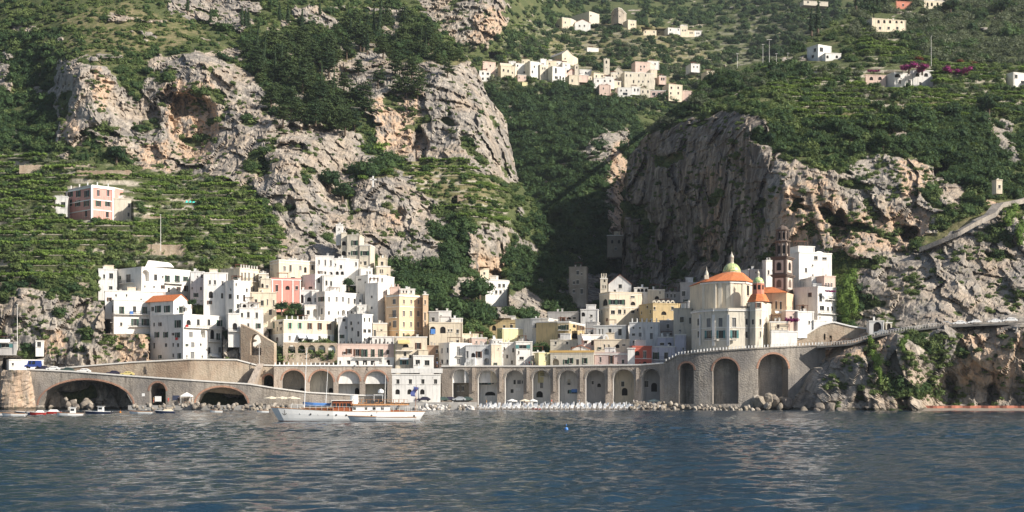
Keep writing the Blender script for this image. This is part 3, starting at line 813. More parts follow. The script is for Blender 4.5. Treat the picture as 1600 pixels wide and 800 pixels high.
def vegetation(lname, oname, label, base_n, seed):
    L = LAYERS[lname]
    V, gx, gy, rk, tm, fr = L['V'], L['gx'], L['gy'], L['rock'], L['terr'], L['frac']
    rs = np.random.default_rng(seed)
    ny, nx = gx.shape
    n = base_n
    iy, ix = rs.integers(1, ny - 1, n), rs.integers(1, nx - 1, n)
    px, py, pos, rock = gx[iy, ix], gy[iy, ix], V[iy, ix].copy(), rk[iy, ix]
    keep = np.ones(n, bool)
    for h in HOLES: keep &= ~inpoly(h, px, py)
    keep &= ~L['built'][iy, ix]
    kinds = np.full(n, 'bush', dtype=object)
    rad = np.full(n, 2.5); den = np.full(n, 1.0); tint = np.full(n, 0.4)
    kinds[:] = rs.choice(['bush', 'oak'], n, p=[.7, .3])
    for (poly, kw, r, d, t) in ZONES.get(lname, []):
        m = inpoly(poly, px, py)
        ks = list(kw); w = np.array([kw[k] for k in ks], float); w /= w.sum()
        kinds[m] = rs.choice(ks, m.sum(), p=w)
        rad[m] = r; den[m] = d; tint[m] = t
    onrock = rock > 0.5
    den = np.where(onrock, 0.19, den); rad = np.where(onrock, 1.15, rad); kinds[onrock] = 'bush'
    clump = fbm(pos[:, 0] / 13, pos[:, 1] / 13, pos[:, 2] / 13 + 3, 3)
    den = den * np.where(onrock, 0.25 + 3.2 * sstep(-0.05, 0.4, clump), 0.6 + 0.7 * sstep(-0.35, 0.1, clump))
    keep &= rs.uniform(0, 1.2, n) < den * (0.55 + 0.45 * (2.8 / np.maximum(rad, 1.2)))
    k = np.where(keep)[0]
    idx, scl, rot, tn, pts = [], [], [], [], []
    for i in k:
        kd = kinds[i]
        r = rad[i] * rs.lognormal(0, 0.28)
        hs = {'oak': rs.uniform(.85, 1.25), 'bush': rs.uniform(.7, 1.1), 'olive': rs.uniform(.8, 1.05), 'pine': rs.uniform(1.0, 1.6), 'cyp': rs.uniform(2.6, 3.6), 'vine': 1.0}[kd]
        if kd == 'cyp': r *= 0.85
        p = pos[i] + np.array([0, 0.15 * r, -0.35 * r])
        idx.append(KIDX[kd][int(rs.integers(len(KIDX[kd])))]); pts.append(p); scl.append((r, r, r * hs)); rot.append((rs.uniform(-.12, .12), rs.uniform(-.12, .12), rs.uniform(0, 6.28)))
        tn.append(np.clip(tint[i] + rs.normal(0, 0.22) + 0.3 * clump[i], 0, 1))
    # vine rows along the terrace edges
    if fr is not None:
        br = (fr[:-1] < fr[1:] - 0.5)  # going down a row in the picture leaves the flat and meets the wall top below
        yy, xx = np.where(br & (tm[1:] > 0.6))
        sel = rs.uniform(size=len(yy)) < 0.24
        for h in HOLES: sel &= ~inpoly(h, gx[yy, xx], gy[yy, xx])
        sel &= ~L['built'][yy, xx]
        sel &= fbm(V[yy, xx, 0] / 25, V[yy, xx, 1] / 25, V[yy, xx, 1] * 0 + 3.3 + seed, 2) > -0.12
        for y, x in zip(yy[sel], xx[sel]):
            x2 = min(x + 4, nx - 1)
            d = V[y, x2] - V[y, max(x - 4, 0)]
            a = math.atan2(d[1], d[0])
            a = max(-0.6, min(0.6, a))
            s = rs.uniform(1.3, 2.2)
            idx.append(KIDX['vine'][int(rs.integers(2))]); pts.append(V[y + 1, x] + np.array([0, 0.8, rs.uniform(-0.1, 0.5)])); scl.append((s, s * 1.2, s * rs.uniform(.8, 1.3))); rot.append((0, 0, a))
            tn.append(np.clip(0.45 + rs.normal(0, .25), 0, 1))
    print(oname, len(pts))
    return scatter(oname, label, pts, idx, rot, scl, tn)


# ------------------------------------------------------------------ sea
def sea():
    ys = [24.0]
    while ys[-1] < 520: ys.append(ys[-1] + max(0.16, ys[-1] * 0.0042))
    ys = np.array(ys)
    nx = 520
    u = np.linspace(-1, 1, nx)
    X = u[None, :] * (0.46 * ys[:, None] + 30)
    Y = np.repeat(ys[:, None], nx, 1)
    z = 0.0
    rs = np.random.default_rng(9)
    for wl, am, nn in ((11, .018, 3), (5, .022, 6), (2.6, .027, 9), (1.4, .015, 9)):
        for k in range(nn):
            a = -1.35 + rs.normal(0, 0.75); l = wl * rs.uniform(.75, 1.3)
            ph = (X * math.cos(a) + Y * math.sin(a)) * 2 * math.pi / l + rs.uniform(0, 6.28) + 1.6 * pnoise(X / (l * 4), Y / (l * 4), X * 0 + k + wl)
            w = np.sin(ph)
            fade = np.clip(l / (0.0042 * Y * 3), 0, 1)
            z = z + am * rs.uniform(.6, 1.1) * (w + 0.25 * np.cos(2 * ph)) * fade
    gust = 0.65 + 0.9 * sstep(-0.3, 0.4, fbm(X / 45, Y / 70, X * 0, 3))
    z = z * gust
    z = z * sstep(25, 45, Y)
    V = np.stack([X, Y, z], 2)
    me = bpy.data.meshes.new('sea')
    ny = len(ys)
    idx = np.arange(ny * nx).reshape(ny, nx)
    q = np.stack([idx[:-1, :-1], idx[:-1, 1:], idx[1:, 1:], idx[1:, :-1]], 2).reshape(-1, 4)
    # the open sea around: a wide flat border a hand below
    verts = V.reshape(-1, 3)
    me.vertices.add(len(verts) + 4)
    allv = np.concatenate([verts, [(-4000, -4000, -0.25), (4000, -4000, -0.25), (4000, 2500, -0.25), (-4000, 2500, -0.25)]])
    me.vertices.foreach_set('co', allv.reshape(-1).astype(np.float32))
    nv = len(verts)
    loops = np.concatenate([q.reshape(-1), [nv, nv + 1, nv + 2, nv + 3]])
    me.loops.add(len(loops)); me.loops.foreach_set('vertex_index', loops.astype(np.int32))
    me.polygons.add(len(q) + 1); me.polygons.foreach_set('loop_start', np.arange(0, len(loops), 4, dtype=np.int32))
    me.update(calc_edges=True)
    me.polygons.foreach_set('use_smooth', np.ones(len(q) + 1, bool))
    m, nt, b = new_mat('sea_water')
    co = wcoord(nt)
    n1 = noise(nt, 2.8, co, 4.0, 0.6, (0.55, 1.0, 1.0))
    n2 = noise(nt, 0.22, co, 3.0, 0.5, (0.5, 1.0, 1.0))
    b.inputs['Base Color'].default_value = (0.010, 0.030, 0.050, 1)
    b.inputs['Roughness'].default_value = 0.06
    b.inputs['IOR'].default_value = 1.33
    b.inputs['Specular IOR Level'].default_value = 0.5
    bump(nt, b, mth(nt, 'ADD', n1, mth(nt, 'MULTIPLY', n2, 0.5)), 1.0, 0.12)
    me.materials.append(m)
    o = link(bpy.data.objects.new('sea', me))
    o['kind'] = 'structure'


sea()
# ------------------------------------------------------------------ building kit
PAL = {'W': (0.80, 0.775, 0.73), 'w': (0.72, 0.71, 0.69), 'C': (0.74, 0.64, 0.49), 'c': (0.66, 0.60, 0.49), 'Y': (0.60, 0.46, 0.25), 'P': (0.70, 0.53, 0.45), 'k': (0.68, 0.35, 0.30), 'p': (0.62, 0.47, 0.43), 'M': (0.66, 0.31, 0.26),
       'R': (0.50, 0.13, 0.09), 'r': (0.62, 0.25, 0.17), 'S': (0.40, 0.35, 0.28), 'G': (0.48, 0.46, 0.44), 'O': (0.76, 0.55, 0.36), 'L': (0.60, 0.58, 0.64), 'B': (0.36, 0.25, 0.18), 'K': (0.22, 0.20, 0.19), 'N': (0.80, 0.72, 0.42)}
PM = {}


def pal(k):
    if k not in PM:
        PM[k] = masonry('rubble_stone', PAL['S'], (0.46, 0.40, 0.32), (0.33, 0.29, 0.24), 0.5, 0.5) if k == 'S' else plaster('plaster_' + ''.join('%02x' % int(v * 255) for v in PAL[k]), PAL[k], 0.6 if k in 'WNOPMR' else 0.85)
    return PM[k]


M_GLASS, _nt, _b = new_mat('window_glass')
_b.inputs['Base Color'].default_value = (0.018, 0.022, 0.026, 1); _b.inputs['Roughness'].default_value = 0.12; _b.inputs['Specular IOR Level'].default_value = 0.4
M_DARK = plain('dark_interior', (0.02, 0.018, 0.017), 0.9, 0.3)
M_WHITE = plain('white_paint', (0.80, 0.79, 0.76), 0.6, 0.06)
M_GREEN = plain('green_shutter', (0.03, 0.075, 0.05), 0.6, 0.2)
M_LGREEN = plain('light_green_shutter', (0.22, 0.42, 0.30), 0.6, 0.15)
M_BROWN = plain('brown_shutter', (0.11, 0.05, 0.03), 0.6, 0.2)
M_FRAME = plain('window_frame', (0.30, 0.28, 0.25), .7, .15)
M_GREY = plain('grey_shutter', (0.20, 0.20, 0.20), 0.7, 0.15)
M_TEAL = plain('teal_shutter', (0.08, 0.20, 0.20), 0.6, 0.15)
M_IRON = plain('dark_iron', (0.05, 0.05, 0.05), 0.6, 0.2)
M_TILE = plain('terracotta', (0.60, 0.19, 0.07), 0.85, 0.3, scale=2.2)
M_TRIM = plain('pale_trim', (0.74, 0.71, 0.66), 0.85, 0.12)
M_CONC = plain('concrete', (0.44, 0.42, 0.39), 0.9, 0.25)
M_CLOTH_Y = plain('yellow_awning', (0.62, 0.48, 0.22), 0.9, 0.1)
M_CLOTH_B = plain('blue_cloth', (0.10, 0.25, 0.60), 0.9, 0.15)
M_CLOTH_W = plain('white_cloth', (0.78, 0.77, 0.74), 0.9, 0.08)
M_CLOTH_G = plain('grey_awning', (0.45, 0.48, 0.52), 0.9, 0.1)
M_CLOTH_R = plain('red_cloth', (0.60, 0.05, 0.04), 0.9, 0.1)
M_CLOTH_O = plain('orange_cloth', (0.70, 0.25, 0.03), 0.9, 0.1)
SHUT = {'g': M_GREEN, 'G': M_LGREEN, 'b': M_BROWN, 't': M_TEAL, 'p': M_GREY}
_winmesh = {}


def win_mesh(w, h, style):
    """A window in its own frame, x along the wall, -y out of it, origin at the sill's middle on the wall face."""
    w, h = round(w * 5) / 5, round(h * 5) / 5
    w, h = max(w, 0.4), max(h, 0.4)
    key = (w, h, style)
    if key in _winmesh: return _winmesh[key]
    mb = MB()
    st = style[0]
    D = 0.22
    if st in 'gbtGpdwa' or st == 'o':
        mt = 1 if st != 'p' else 2
        mb.poly([(-w / 2, D, 0), (w / 2, D, 0), (w / 2, D, h), (-w / 2, D, h)], mt)           # pane
        if st != 'o':
            f = 0.06
            for x in (-w / 2 + f / 2, 0, w / 2 - f / 2): mb.box((x, D - 0.05, h / 2), (f, 0.06, h), 3)
            for z in (f / 2, h - f / 2): mb.box((0, D - 0.055, z), (w - 0.004, 0.06, f), 3)
    if st in 'gbtG':
        sw = w * 0.46
        for s in (-1, 1): mb.box((s * (w / 2 + sw / 2 + 0.02), -0.04, h / 2), (sw, 0.07, h), 2)
    if st in 'pgbtGdw':
        mb.box((0, -0.08, -0.07), (w + 0.3, 0.2, 0.12), 0)                                       # sill
        mb.box((0, -0.03, h + 0.07), (w + 0.2, 0.08, 0.13), 0)                                   # lintel
    if st == 'l':
        mb.box((0, -0.05, -0.06), (w + 0.2, 0.16, 0.12), 0)
    me = mb.data('window', [M_TRIM, M_DARK if st == 'o' else M_GLASS, SHUT.get(st, M_GREY), M_WHITE if st == 'w' else M_FRAME])
    _winmesh[key] = me
    return me


_railmesh = {}


def balcony_mesh(w, d=0.9):
    w = round(w * 2) / 2
    if w in _railmesh: return _railmesh[w]
    mb = MB()
    mb.box((0, -d / 2, -0.09), (w, d, 0.18), 0)
    mb.box((0, -d + 0.04, 0.95), (w, 0.06, 0.06), 1)
    n = max(3, int(w / 0.35))
    for i in range(n + 1): mb.box((-w / 2 + 0.03 + (w - 0.06) * i / n, -d + 0.04, 0.45), (0.04, 0.04, 0.95), 1)
    for s in (-1, 1):
        mb.box((s * (w / 2 - 0.03), -d / 2, 0.95), (0.05, d - 0.1, 0.05), 1)
    me = mb.data('balcony', [M_TRIM, M_IRON])
    _railmesh[w] = me
    return me


RECTS = []


class House:
    """A building on a plan of visible corners [(px, Y)...] from left to right (closed behind), walls cut for every window."""

    def __init__(s, V, corners, yt, yb, depth, ext=0.0):
        s.V = V
        cx = lambda x: V[0] + x / V[2]
        cy = lambda y: V[1] + y / V[2]
        s.cx, s.cy = cx, cy
        s.pts = [P(cx(x), HOR, Y).to_2d() for x, Y in corners]
        s.px = [cx(x) for x, _ in corners]
        s.Yref = min(Y for _, Y in corners)
        zr = lambda y: CAMH + (HOR - cy(y)) / FPX * s.Yref
        s.zr = zr
        s.z1, s.z0 = zr(yt), zr(yb) - ext
        a, b = s.pts[0], s.pts[-1]
        d = (b - a).normalized()
        nrm = Vector((-d.y, d.x))
        if nrm.y < 0: nrm = -nrm
        back = []
        mid = (a + b) / 2
        far = max((p - mid).dot(nrm) for p in s.pts)
        s.loop = s.pts + [b + nrm * (far + depth), a + nrm * (far + depth)]
        if depth == 0: s.loop = s.pts + [a + b - s.pts[1]]
        s.org = Vector((mid.x, mid.y, 0)) + Vector((nrm.x, nrm.y, 0)) * (far + depth) * 0.4
        s.org.z = s.z0
        s.holes = [[] for _ in s.loop]
        RECTS.append((s.px[0], s.px[-1], cy(yt), cy(yb), max(Y for _, Y in corners), depth))
        s.wins = []

    def face_of(s, px):
        for i in range(len(s.px) - 1):
            if s.px[i] - 0.01 <= px <= s.px[i + 1] + 0.01: return i
        return 0 if px < s.px[0] else len(s.px) - 2

    def on_face(s, px, i):
        """Distance along face i where the sight line at px meets it, and the depth there."""
        k = (px - 800) / FPX
        a, b = s.loop[i], s.loop[i + 1]
        L = (b - a).length
        d = (b - a) / L
        t = (k * a.y - a.x) / (d.x - k * d.y)
        return max(0.0, min(L, t)), a.y + d.y * t, L

    def add_windows(s, y, h, w, style, xs):
        w = w if w > 40 else w * 1.15
        for x in xs:
            px = s.cx(x)
            i = s.face_of(px)
            t0, Y0, L = s.on_face(s.cx(x - w / 2), i)
            t1, Y1, _ = s.on_face(s.cx(x + w / 2), i)
            Ym = (Y0 + Y1) / 2
            zc = CAMH + (HOR - s.cy(y)) / FPX * Ym
            hh = h / s.V[2] / FPX * Ym / 2
            z0, z1 = max(zc - hh, s.z0 + 0.05), min(zc + hh, s.z1 - 0.15)
            t0, t1 = max(t0, 0.12), min(t1, L - 0.12)
            if t1 - t0 < 0.25 or z1 - z0 < 0.25: continue
            if any(not (t1 + .05 < q[0] or t0 - .05 > q[2] or z1 + .05 < q[1] or z0 - .05 > q[3]) for q in s.holes[i]): continue
            s.holes[i].append((t0, z0, t1, z1, style))

    def fill_windows(s, seed, zlow):
        """Plain windows in the blank stretches, one row per storey."""
        rr = random.Random(seed)
        for i in range(len(s.pts) - 1):
            L = (s.loop[i + 1] - s.loop[i]).length
            n = int(L / 3.1)
            for k in range(n):
                t = (k + .5) * L / n + rr.uniform(-.4, .4); z = s.z1 - 2.6
                while z > max(zlow, s.z0 + 1) + .4:
                    w, hh = rr.choice([(.8, 1.3), (.8, 1.3), (.9, 1.9), (.6, .8)])
                    q = (t - w / 2, z - hh / 2, t + w / 2, z + hh / 2)
                    if rr.random() < .62 and q[0] > .4 and q[2] < L - .4 and not any(not (q[2] + .6 < p[0] or q[0] - .6 > p[2] or q[3] + .7 < p[1] or q[1] - .7 > p[3]) for p in s.holes[i]):
                        s.holes[i].append(q + (rr.choice(['d', 'd', 'd', 'g', 'b', 'd+' if hh > 1.8 else 'd']),))
                    z -= 3.5 + rr.uniform(-.15, .15)

    def build(s, name, label, col, group=None, roof='flat', cat='house', lower=None, cap=True, parent=None, part='wall', seed=0):
        root = parent or empty(name, s.org)
        if parent is None: tag(root, label, cat, group)
        o = s.org if parent is None else parent.location
        mb = MB()
        nf = len(s.loop)
        for i in range(nf):
            a, b = s.loop[i], s.loop[(i + 1) % nf]
            L = (b - a).length
            if L < 0.02: continue
            d = (b - a) / L
            nin = Vector((-d.y, d.x))
            cen = sum(s.loop, Vector((0, 0))) / nf
            if nin.dot(cen - a) < 0: nin = -nin
            pt = lambda t, z, q=0.0: Vector((a.x + d.x * t + nin.x * q, a.y + d.y * t + nin.y * q, z)) - o
            H = s.holes[i]
            us = sorted({0.0, L} | {q[0] for q in H} | {q[2] for q in H})
            zs = sorted({s.z0, s.z1} | {q[1] for q in H} | {q[3] for q in H} | ({lower} if lower and s.z0 < lower < s.z1 else set()))
            for ui in range(len(us) - 1):
                for zi in range(len(zs) - 1):
                    um, zm = (us[ui] + us[ui + 1]) / 2, (zs[zi] + zs[zi + 1]) / 2
                    if any(q[0] < um < q[2] and q[1] < zm < q[3] for q in H): continue
                    mb.poly([pt(us[ui], zs[zi]), pt(us[ui + 1], zs[zi]), pt(us[ui + 1], zs[zi + 1]), pt(us[ui], zs[zi + 1])], 1 if lower and zm < lower else 0)
            for (t0, z0, t1, z1, st) in H:
                D = 0.24 if st[0] not in 'l' else 1.6
                for A, B in (((t0, z0), (t1, z0)), ((t1, z0), (t1, z1)), ((t1, z1), (t0, z1)), ((t0, z1), (t0, z0))):
                    mb.poly([pt(A[0], A[1]), pt(B[0], B[1]), pt(B[0], B[1], D), pt(A[0], A[1], D)], 0)
                if st[0] == 'l': mb.poly([pt(t0, z0, D), pt(t1, z0, D), pt(t1, z1, D), pt(t0, z1, D)], 0)
                if 'A' in st or st[0] in 'ol':    # arched head: fill the two upper corners
                    r = min((t1 - t0) / 2, (z1 - z0) * .7); c = (t0 + t1) / 2; n = 5
                    for sg in (-1, 1):
                        for k in range(n):
                            a0, a1 = k / n * math.pi / 2, (k + 1) / n * math.pi / 2
                            p0 = (c + sg * (t1 - t0) / 2 * math.cos(a0), z1 - r + r * math.sin(a0)); p1 = (c + sg * (t1 - t0) / 2 * math.cos(a1), z1 - r + r * math.sin(a1))
                            mb.poly([pt(p0[0], p0[1]), pt(p1[0], p1[1]), pt(p1[0], z1), pt(p0[0], z1)], 0)
                            mb.poly([pt(p0[0], p0[1]), pt(p1[0], p1[1]), pt(p1[0], p1[1], D), pt(p0[0], p0[1], D)], 0)
                ang = math.atan2(d.y, d.x)
                if st[0] != 'l':
                    wo = bpy.data.objects.new('door' if 'D' in st else 'window', win_mesh(t1 - t0, z1 - z0, st.replace('D', '').replace('+', '')))
                    wo.location = pt((t0 + t1) / 2, z0); wo.rotation_euler = (0, 0, ang)
                    link(wo, root)
                if '+' in st:
                    bo = bpy.data.objects.new('balcony', balcony_mesh((t1 - t0) * 1.7)); bo.location = pt((t0 + t1) / 2, z0 - 0.02, -0.003); bo.rotation_euler = (0, 0, ang)
                    link(bo, root)
        if roof in ('flat', 'tile_flat'):
            mb.poly([Vector((p.x, p.y, s.z1 - 0.02)) - o for p in s.loop], 0)
        w = mb.build(part, [pal(col), pal('W')], root)
        if roof == 'flat' and cap:
            s.ring(root, 'parapet', s.z1, 0.35, 0.12, pal(col) if seed % 3 else M_TRIM, o)
        if roof in ('flat', 'tile_flat'):
            s.gear(root, o, seed)
        s.root, s.o = root, o
        return s

    def gear(s, root, o, seed):
        """Chimney pots and roof clutter."""
        rr = random.Random(int(s.px[0] * 7 + s.z1 * 13) + seed)
        a, b = s.loop[0], s.loop[-3] if len(s.loop) > 4 else s.loop[1]
        n = rr.choice([1, 1, 2, 3])
        zd = s.z1 - .02
        for k in range(n):
            t = rr.uniform(.15, .85)
            q = Vector(s.pts[0]).lerp(s.pts[-1], t); c = (s.loop[-1] + s.loop[-2]) / 2
            q = q.lerp(c, rr.uniform(.25, .5))
            mb = MB(); hgt = rr.uniform(.7, 1.5); w = rr.uniform(.35, .7)
            mb.box((0, 0, hgt / 2), (w, w, hgt), 0); mb.box((0, 0, hgt + .06), (w * 1.3, w * 1.3, .14), 0)
            mb.build('chimney', [rr.choice([M_TRIM, M_WHITE, M_CONC])], root, loc=Vector((q.x, q.y, s.z1 - .02)) - o)

        # a roof hut, a pergola, an aerial or a water tank, and a drainpipe down the front
        inn = lambda t, u: Vector(s.pts[0]).lerp(s.pts[-1], t).lerp((s.loop[-1] + s.loop[-2]) / 2, u)
        W = (s.pts[-1] - s.pts[0]).length; d = (s.pts[-1] - s.pts[0]).normalized(); ang = math.atan2(d.y, d.x)
        k = rr.random()
        if k < .3 and W > 6:
            q = inn(rr.uniform(.3, .7), .55); mb = MB(); a, b, c = rr.uniform(2, 3.4), rr.uniform(2, 3), rr.uniform(1.6, 2.4)
            mb.box((0, 0, c / 2), (a, b, c), 0, ang); mb.box((0, 0, c + .08), (a + .3, b + .3, .18), 0, ang); mb.build('roof_hut', [pal(rr.choice('WwC'))], root, loc=Vector((q.x, q.y, zd)) - o)
        elif k < .6 and W > 5:
            q = inn(rr.uniform(.3, .7), .4); mb = MB(); a = rr.uniform(2.5, 4)
            for x in (-a / 2, a / 2):
                for y in (-1, 1): mb.box(Matrix.Rotation(ang, 3, 'Z') @ Vector((x, y, 1.1)), (.12, .12, 2.2), 0, ang)
            for y in np.linspace(-1.1, 1.1, 7): mb.box(Matrix.Rotation(ang, 3, 'Z') @ Vector((0, y, 2.25)), (a + .4, .1, .1), 0, ang)
            mb.build('pergola', [M_BROWN], root, loc=Vector((q.x, q.y, zd)) - o)
        if rr.random() < .5:
            q = inn(rr.random(), .35); mb = MB(); hg = rr.uniform(1.5, 3); mb.tube([(0, 0, 0), (0, 0, hg)], .035, 4)
            for z in (.7, .85, 1): mb.box((0, 0, hg * z), (.9, .03, .03), 0, rr.random() * 3)
            mb.build('aerial', [M_IRON], root, loc=Vector((q.x, q.y, zd)) - o)
        if rr.random() < .6:
            i = len(s.pts) - 2; a, b = s.loop[i], s.loop[i + 1]; L = (b - a).length
            t = rr.choice([.35, L - .35])
            if L > 3 and not any(q[0] - .3 < t < q[2] + .3 for q in s.holes[i]):
                e = (b - a) / L; n2 = Vector((e.y, -e.x)); p = a + e * t + n2 * .08
                mb = MB(); mb.tube([(0, 0, 0), (0, 0, s.z1 - s.z0 - .1)], .06, 5); mb.build('drainpipe', [rr.choice([M_GREY, M_BROWN, M_CONC])], root, loc=Vector((p.x, p.y, s.z0)) - o)

    def ring(s, root, name, z, hgt, out, mat, o, faces=None):
        """A band round the visible walls, proud of them (cornice, parapet, string course)."""
        mb = MB()
        for i in (faces if faces is not None else range(len(s.loop))):
            a, b = s.loop[i], s.loop[(i + 1) % len(s.loop)]
            L = (b - a).length
            if L < 0.05: continue
            d = (b - a) / L
            n = Vector((-d.y, d.x)); cen = sum(s.loop, Vector((0, 0))) / len(s.loop)
            if n.dot(cen - a) < 0: n = -n
            c = (a + b) / 2 + n * (0.15 - out)
            th = 0.3
            mb.box(Vector((c.x, c.y, z + hgt / 2)) - o, (L + 2 * out - 0.004 * i, th, hgt - 0.003 * i), 0, math.atan2(d.y, d.x))
        return mb.build(name, [mat], root)

    def at(s, x, y, face=None, out=0.0):
        """Point on the wall seen at view pixel (x, y), moved out by so many metres; also the wall's angle."""
        px = s.cx(x)
        i = s.face_of(px) if face is None else face
        t, Y, L = s.on_face(px, i)
        a, b = s.loop[i], s.loop[i + 1]
        d = (b - a).normalized(); n = Vector((-d.y, d.x))
        if n.y > 0: n = -n
        q = a + d * t + n * out
        return Vector((q.x, q.y, CAMH + (HOR - s.cy(y)) / FPX * Y)) - s.o, math.atan2(d.y, d.x), d

    def balcony(s, x0, x1, y, face=None):
        a, ang, d = s.at(x0, y, face); b, _, _ = s.at(x1, y, face)
        o = bpy.data.objects.new('balcony', balcony_mesh((b - a).length)); o.location = (a + b) / 2 + Vector((d.y, -d.x, 0)) * 0.004; o.location.z = (a.z + b.z) / 2; o.rotation_euler = (0, 0, ang)
        link(o, s.root); return s

    def awning(s, x0, x1, y0, y1, mat, face=None, out=1.6, name='awning'):
        a, ang, d = s.at(x0, y0, face); b, _, _ = s.at(x1, y0, face); c, _, _ = s.at(x0, y1, face)
        n = Vector((d.y, -d.x, 0)) if d.x > 0 else Vector((d.y, -d.x, 0))
        h = a.z - c.z
        b.z = a.z
        mb = MB()
        mb.poly([a + n * .03, b + n * .03, b + n * out - Vector((0, 0, h * .75)), a + n * out - Vector((0, 0, h * .75))])
        mb.poly([a + n * out - Vector((0, 0, h * .75)), b + n * out - Vector((0, 0, h * .75)), b + n * (out + .02) - Vector((0, 0, h)), a + n * (out + .02) - Vector((0, 0, h))])
        mb.poly([a + n * .03, a + n * out - Vector((0, 0, h * .75)), a + n * .03 - Vector((0, 0, h * .75))])
        mb.poly([b + n * .03, b + n * out - Vector((0, 0, h * .75)), b + n * .03 - Vector((0, 0, h * .75))])
        mb.build(name, [mat], s.root); return s

    def cloth(s, x0, x1, y0, y1, mat, name='hanging_laundry'):
        a, ang, d = s.at(x0, y0, None, 0.25); b, _, _ = s.at(x1, y0, None, 0.25); c, _, _ = s.at(x0, y1, None, 0.25)
        n = Vector((d.y, -d.x, 0)); h = a.z - c.z; b.z = a.z
        mb = MB(); k = 5
        for i in range(k):
            f0, f1 = i / k, (i + 1) / k
            p, q = a.lerp(b, f0) + n * (.06 * (i % 2)), a.lerp(b, f1) + n * (.06 * ((i + 1) % 2))
            mb.poly([p, q, q - Vector((0, 0, h * (1 - .08 * (i % 2)))), p - Vector((0, 0, h * (1 - .08 * ((i + 1) % 2))))])
        mb.build(name, [mat], s.root); return s

    def band(s, y, mat=None, hgt=0.22, out=0.1, name='cornice'):
        s.ring(s.root, name, s.zr(y) - hgt / 2, hgt, out, mat or M_TRIM, s.o, range(len(s.pts) - 1)); return s

    def pillars(s, n, y0, y1, mat=None, face=None, rail=True):
        """Low posts along the roof edge with a rail between."""
        f = len(s.pts) - 2 if face is None else face
        a, b = s.loop[f], s.loop[f + 1]
        z = s.z1; h = (y1 - y0) / s.V[2] / FPX * s.Yref
        mid = sum(s.loop, Vector((0, 0))) / len(s.loop)
        for k in range(n):
            q = a.lerp(b, (k + .5) / n); q = q + (mid - q).normalized() * .2
            mb = MB(); mb.box((0, 0, h / 2 + .3), (.34, .34, h), 0); mb.box((0, 0, h + .36), (.46, .46, .12), 0)
            mb.build('roof_post', [mat or M_TRIM], s.root, loc=Vector((q.x, q.y, z)) - s.o)
        if rail:
            mb = MB(); d = (b - a); q = (a + b) / 2; q = q + (mid - q).normalized() * .2
            mb.box(Vector((q.x, q.y, z + h * .75)) - s.o, (d.length, .06, .06), 0, math.atan2(d.y, d.x)); mb.build('roof_rail', [M_IRON], s.root)
        return s

    def gable_roof(s, y_ridge, mat, face, over=0.3, end_col='W'):
        """Pitched roof whose gable end stands over wall `face`."""
        a, b = s.loop[face], s.loop[face + 1]
        d = (b - a).normalized(); n = Vector((-d.y, d.x))
        cen = sum(s.loop, Vector((0, 0))) / len(s.loop)
        if n.dot(cen - a) < 0: n = -n
        D = max((p - a).dot(n) for p in s.loop)
        zr = CAMH + (HOR - s.cy(y_ridge)) / FPX * ((a.y + b.y) / 2)
        ww = (b - a).length
        pt = lambda t, q, z: Vector((a.x + d.x * t + n.x * q, a.y + d.y * t + n.y * q, z)) - s.o
        z1 = s.z1
        m2 = MB(); m2.mesh([pt(0, 0.001, z1 - .003), pt(ww, 0.001, z1 - .003), pt(ww / 2, 0.001, zr), pt(0, D, z1 - .003), pt(ww, D, z1 - .003), pt(ww / 2, D, zr)], [(0, 1, 2), (5, 4, 3), (0, 3, 4, 1)])
        m2.build('gable', [pal(end_col)], s.root)
        mb = MB(); th = .16; sl = (zr - z1) / (ww / 2)
        for sg in (0, 1):
            e = -over if sg == 0 else ww + over
            ze = z1 - sl * over
            A = [pt(e, -over, ze), pt(ww / 2, -over, zr), pt(ww / 2, D + over, zr), pt(e, D + over, ze)]
            mb.mesh([p + Vector((0, 0, .03)) for p in A] + [p + Vector((0, 0, th)) for p in A], [(0, 1, 2, 3), (4, 5, 6, 7), (0, 1, 5, 4), (1, 2, 6, 5), (2, 3, 7, 6), (3, 0, 4, 7)])
        mb.build('roof', [mat], s.root); return s


def plan(V, xl, xc, xr, Yc, yaw, depth=9.0):
    """Corners for a house turned by yaw degrees: xl..xc is the left wall, xc..xr the front (or front and right wall when yaw < 0)."""
    th = math.radians(yaw)
    cx = lambda x: (V[0] + x / V[2] - 800) / FPX
    C = Vector((cx(xc) * Yc, Yc))
    out = []

    def hit(d, x):
        k = cx(x)
        t = (k * C.y - C.x) / (d.x - k * d.y)
        return C + d * abs(t)
    if yaw >= 0 or xl >= xc - 1e-6:
        if xl < xc - 1e-6: out.append((xl, hit(Vector((-math.sin(th), math.cos(th))), xl).y))
        out.append((xc, Yc)); out.append((xr, hit(Vector((math.cos(th), math.sin(th))), xr).y))
    else:   # front is xl..xc, right wall xc..xr
        out.append((xl, hit(Vector((-math.cos(th), -math.sin(th))), xl).y)); out.append((xc, Yc))
        if xr > xc + 1e-6: out.append((xr, hit(Vector((-math.sin(th), math.cos(th))), xr).y))
    return out


_hcount = [0]


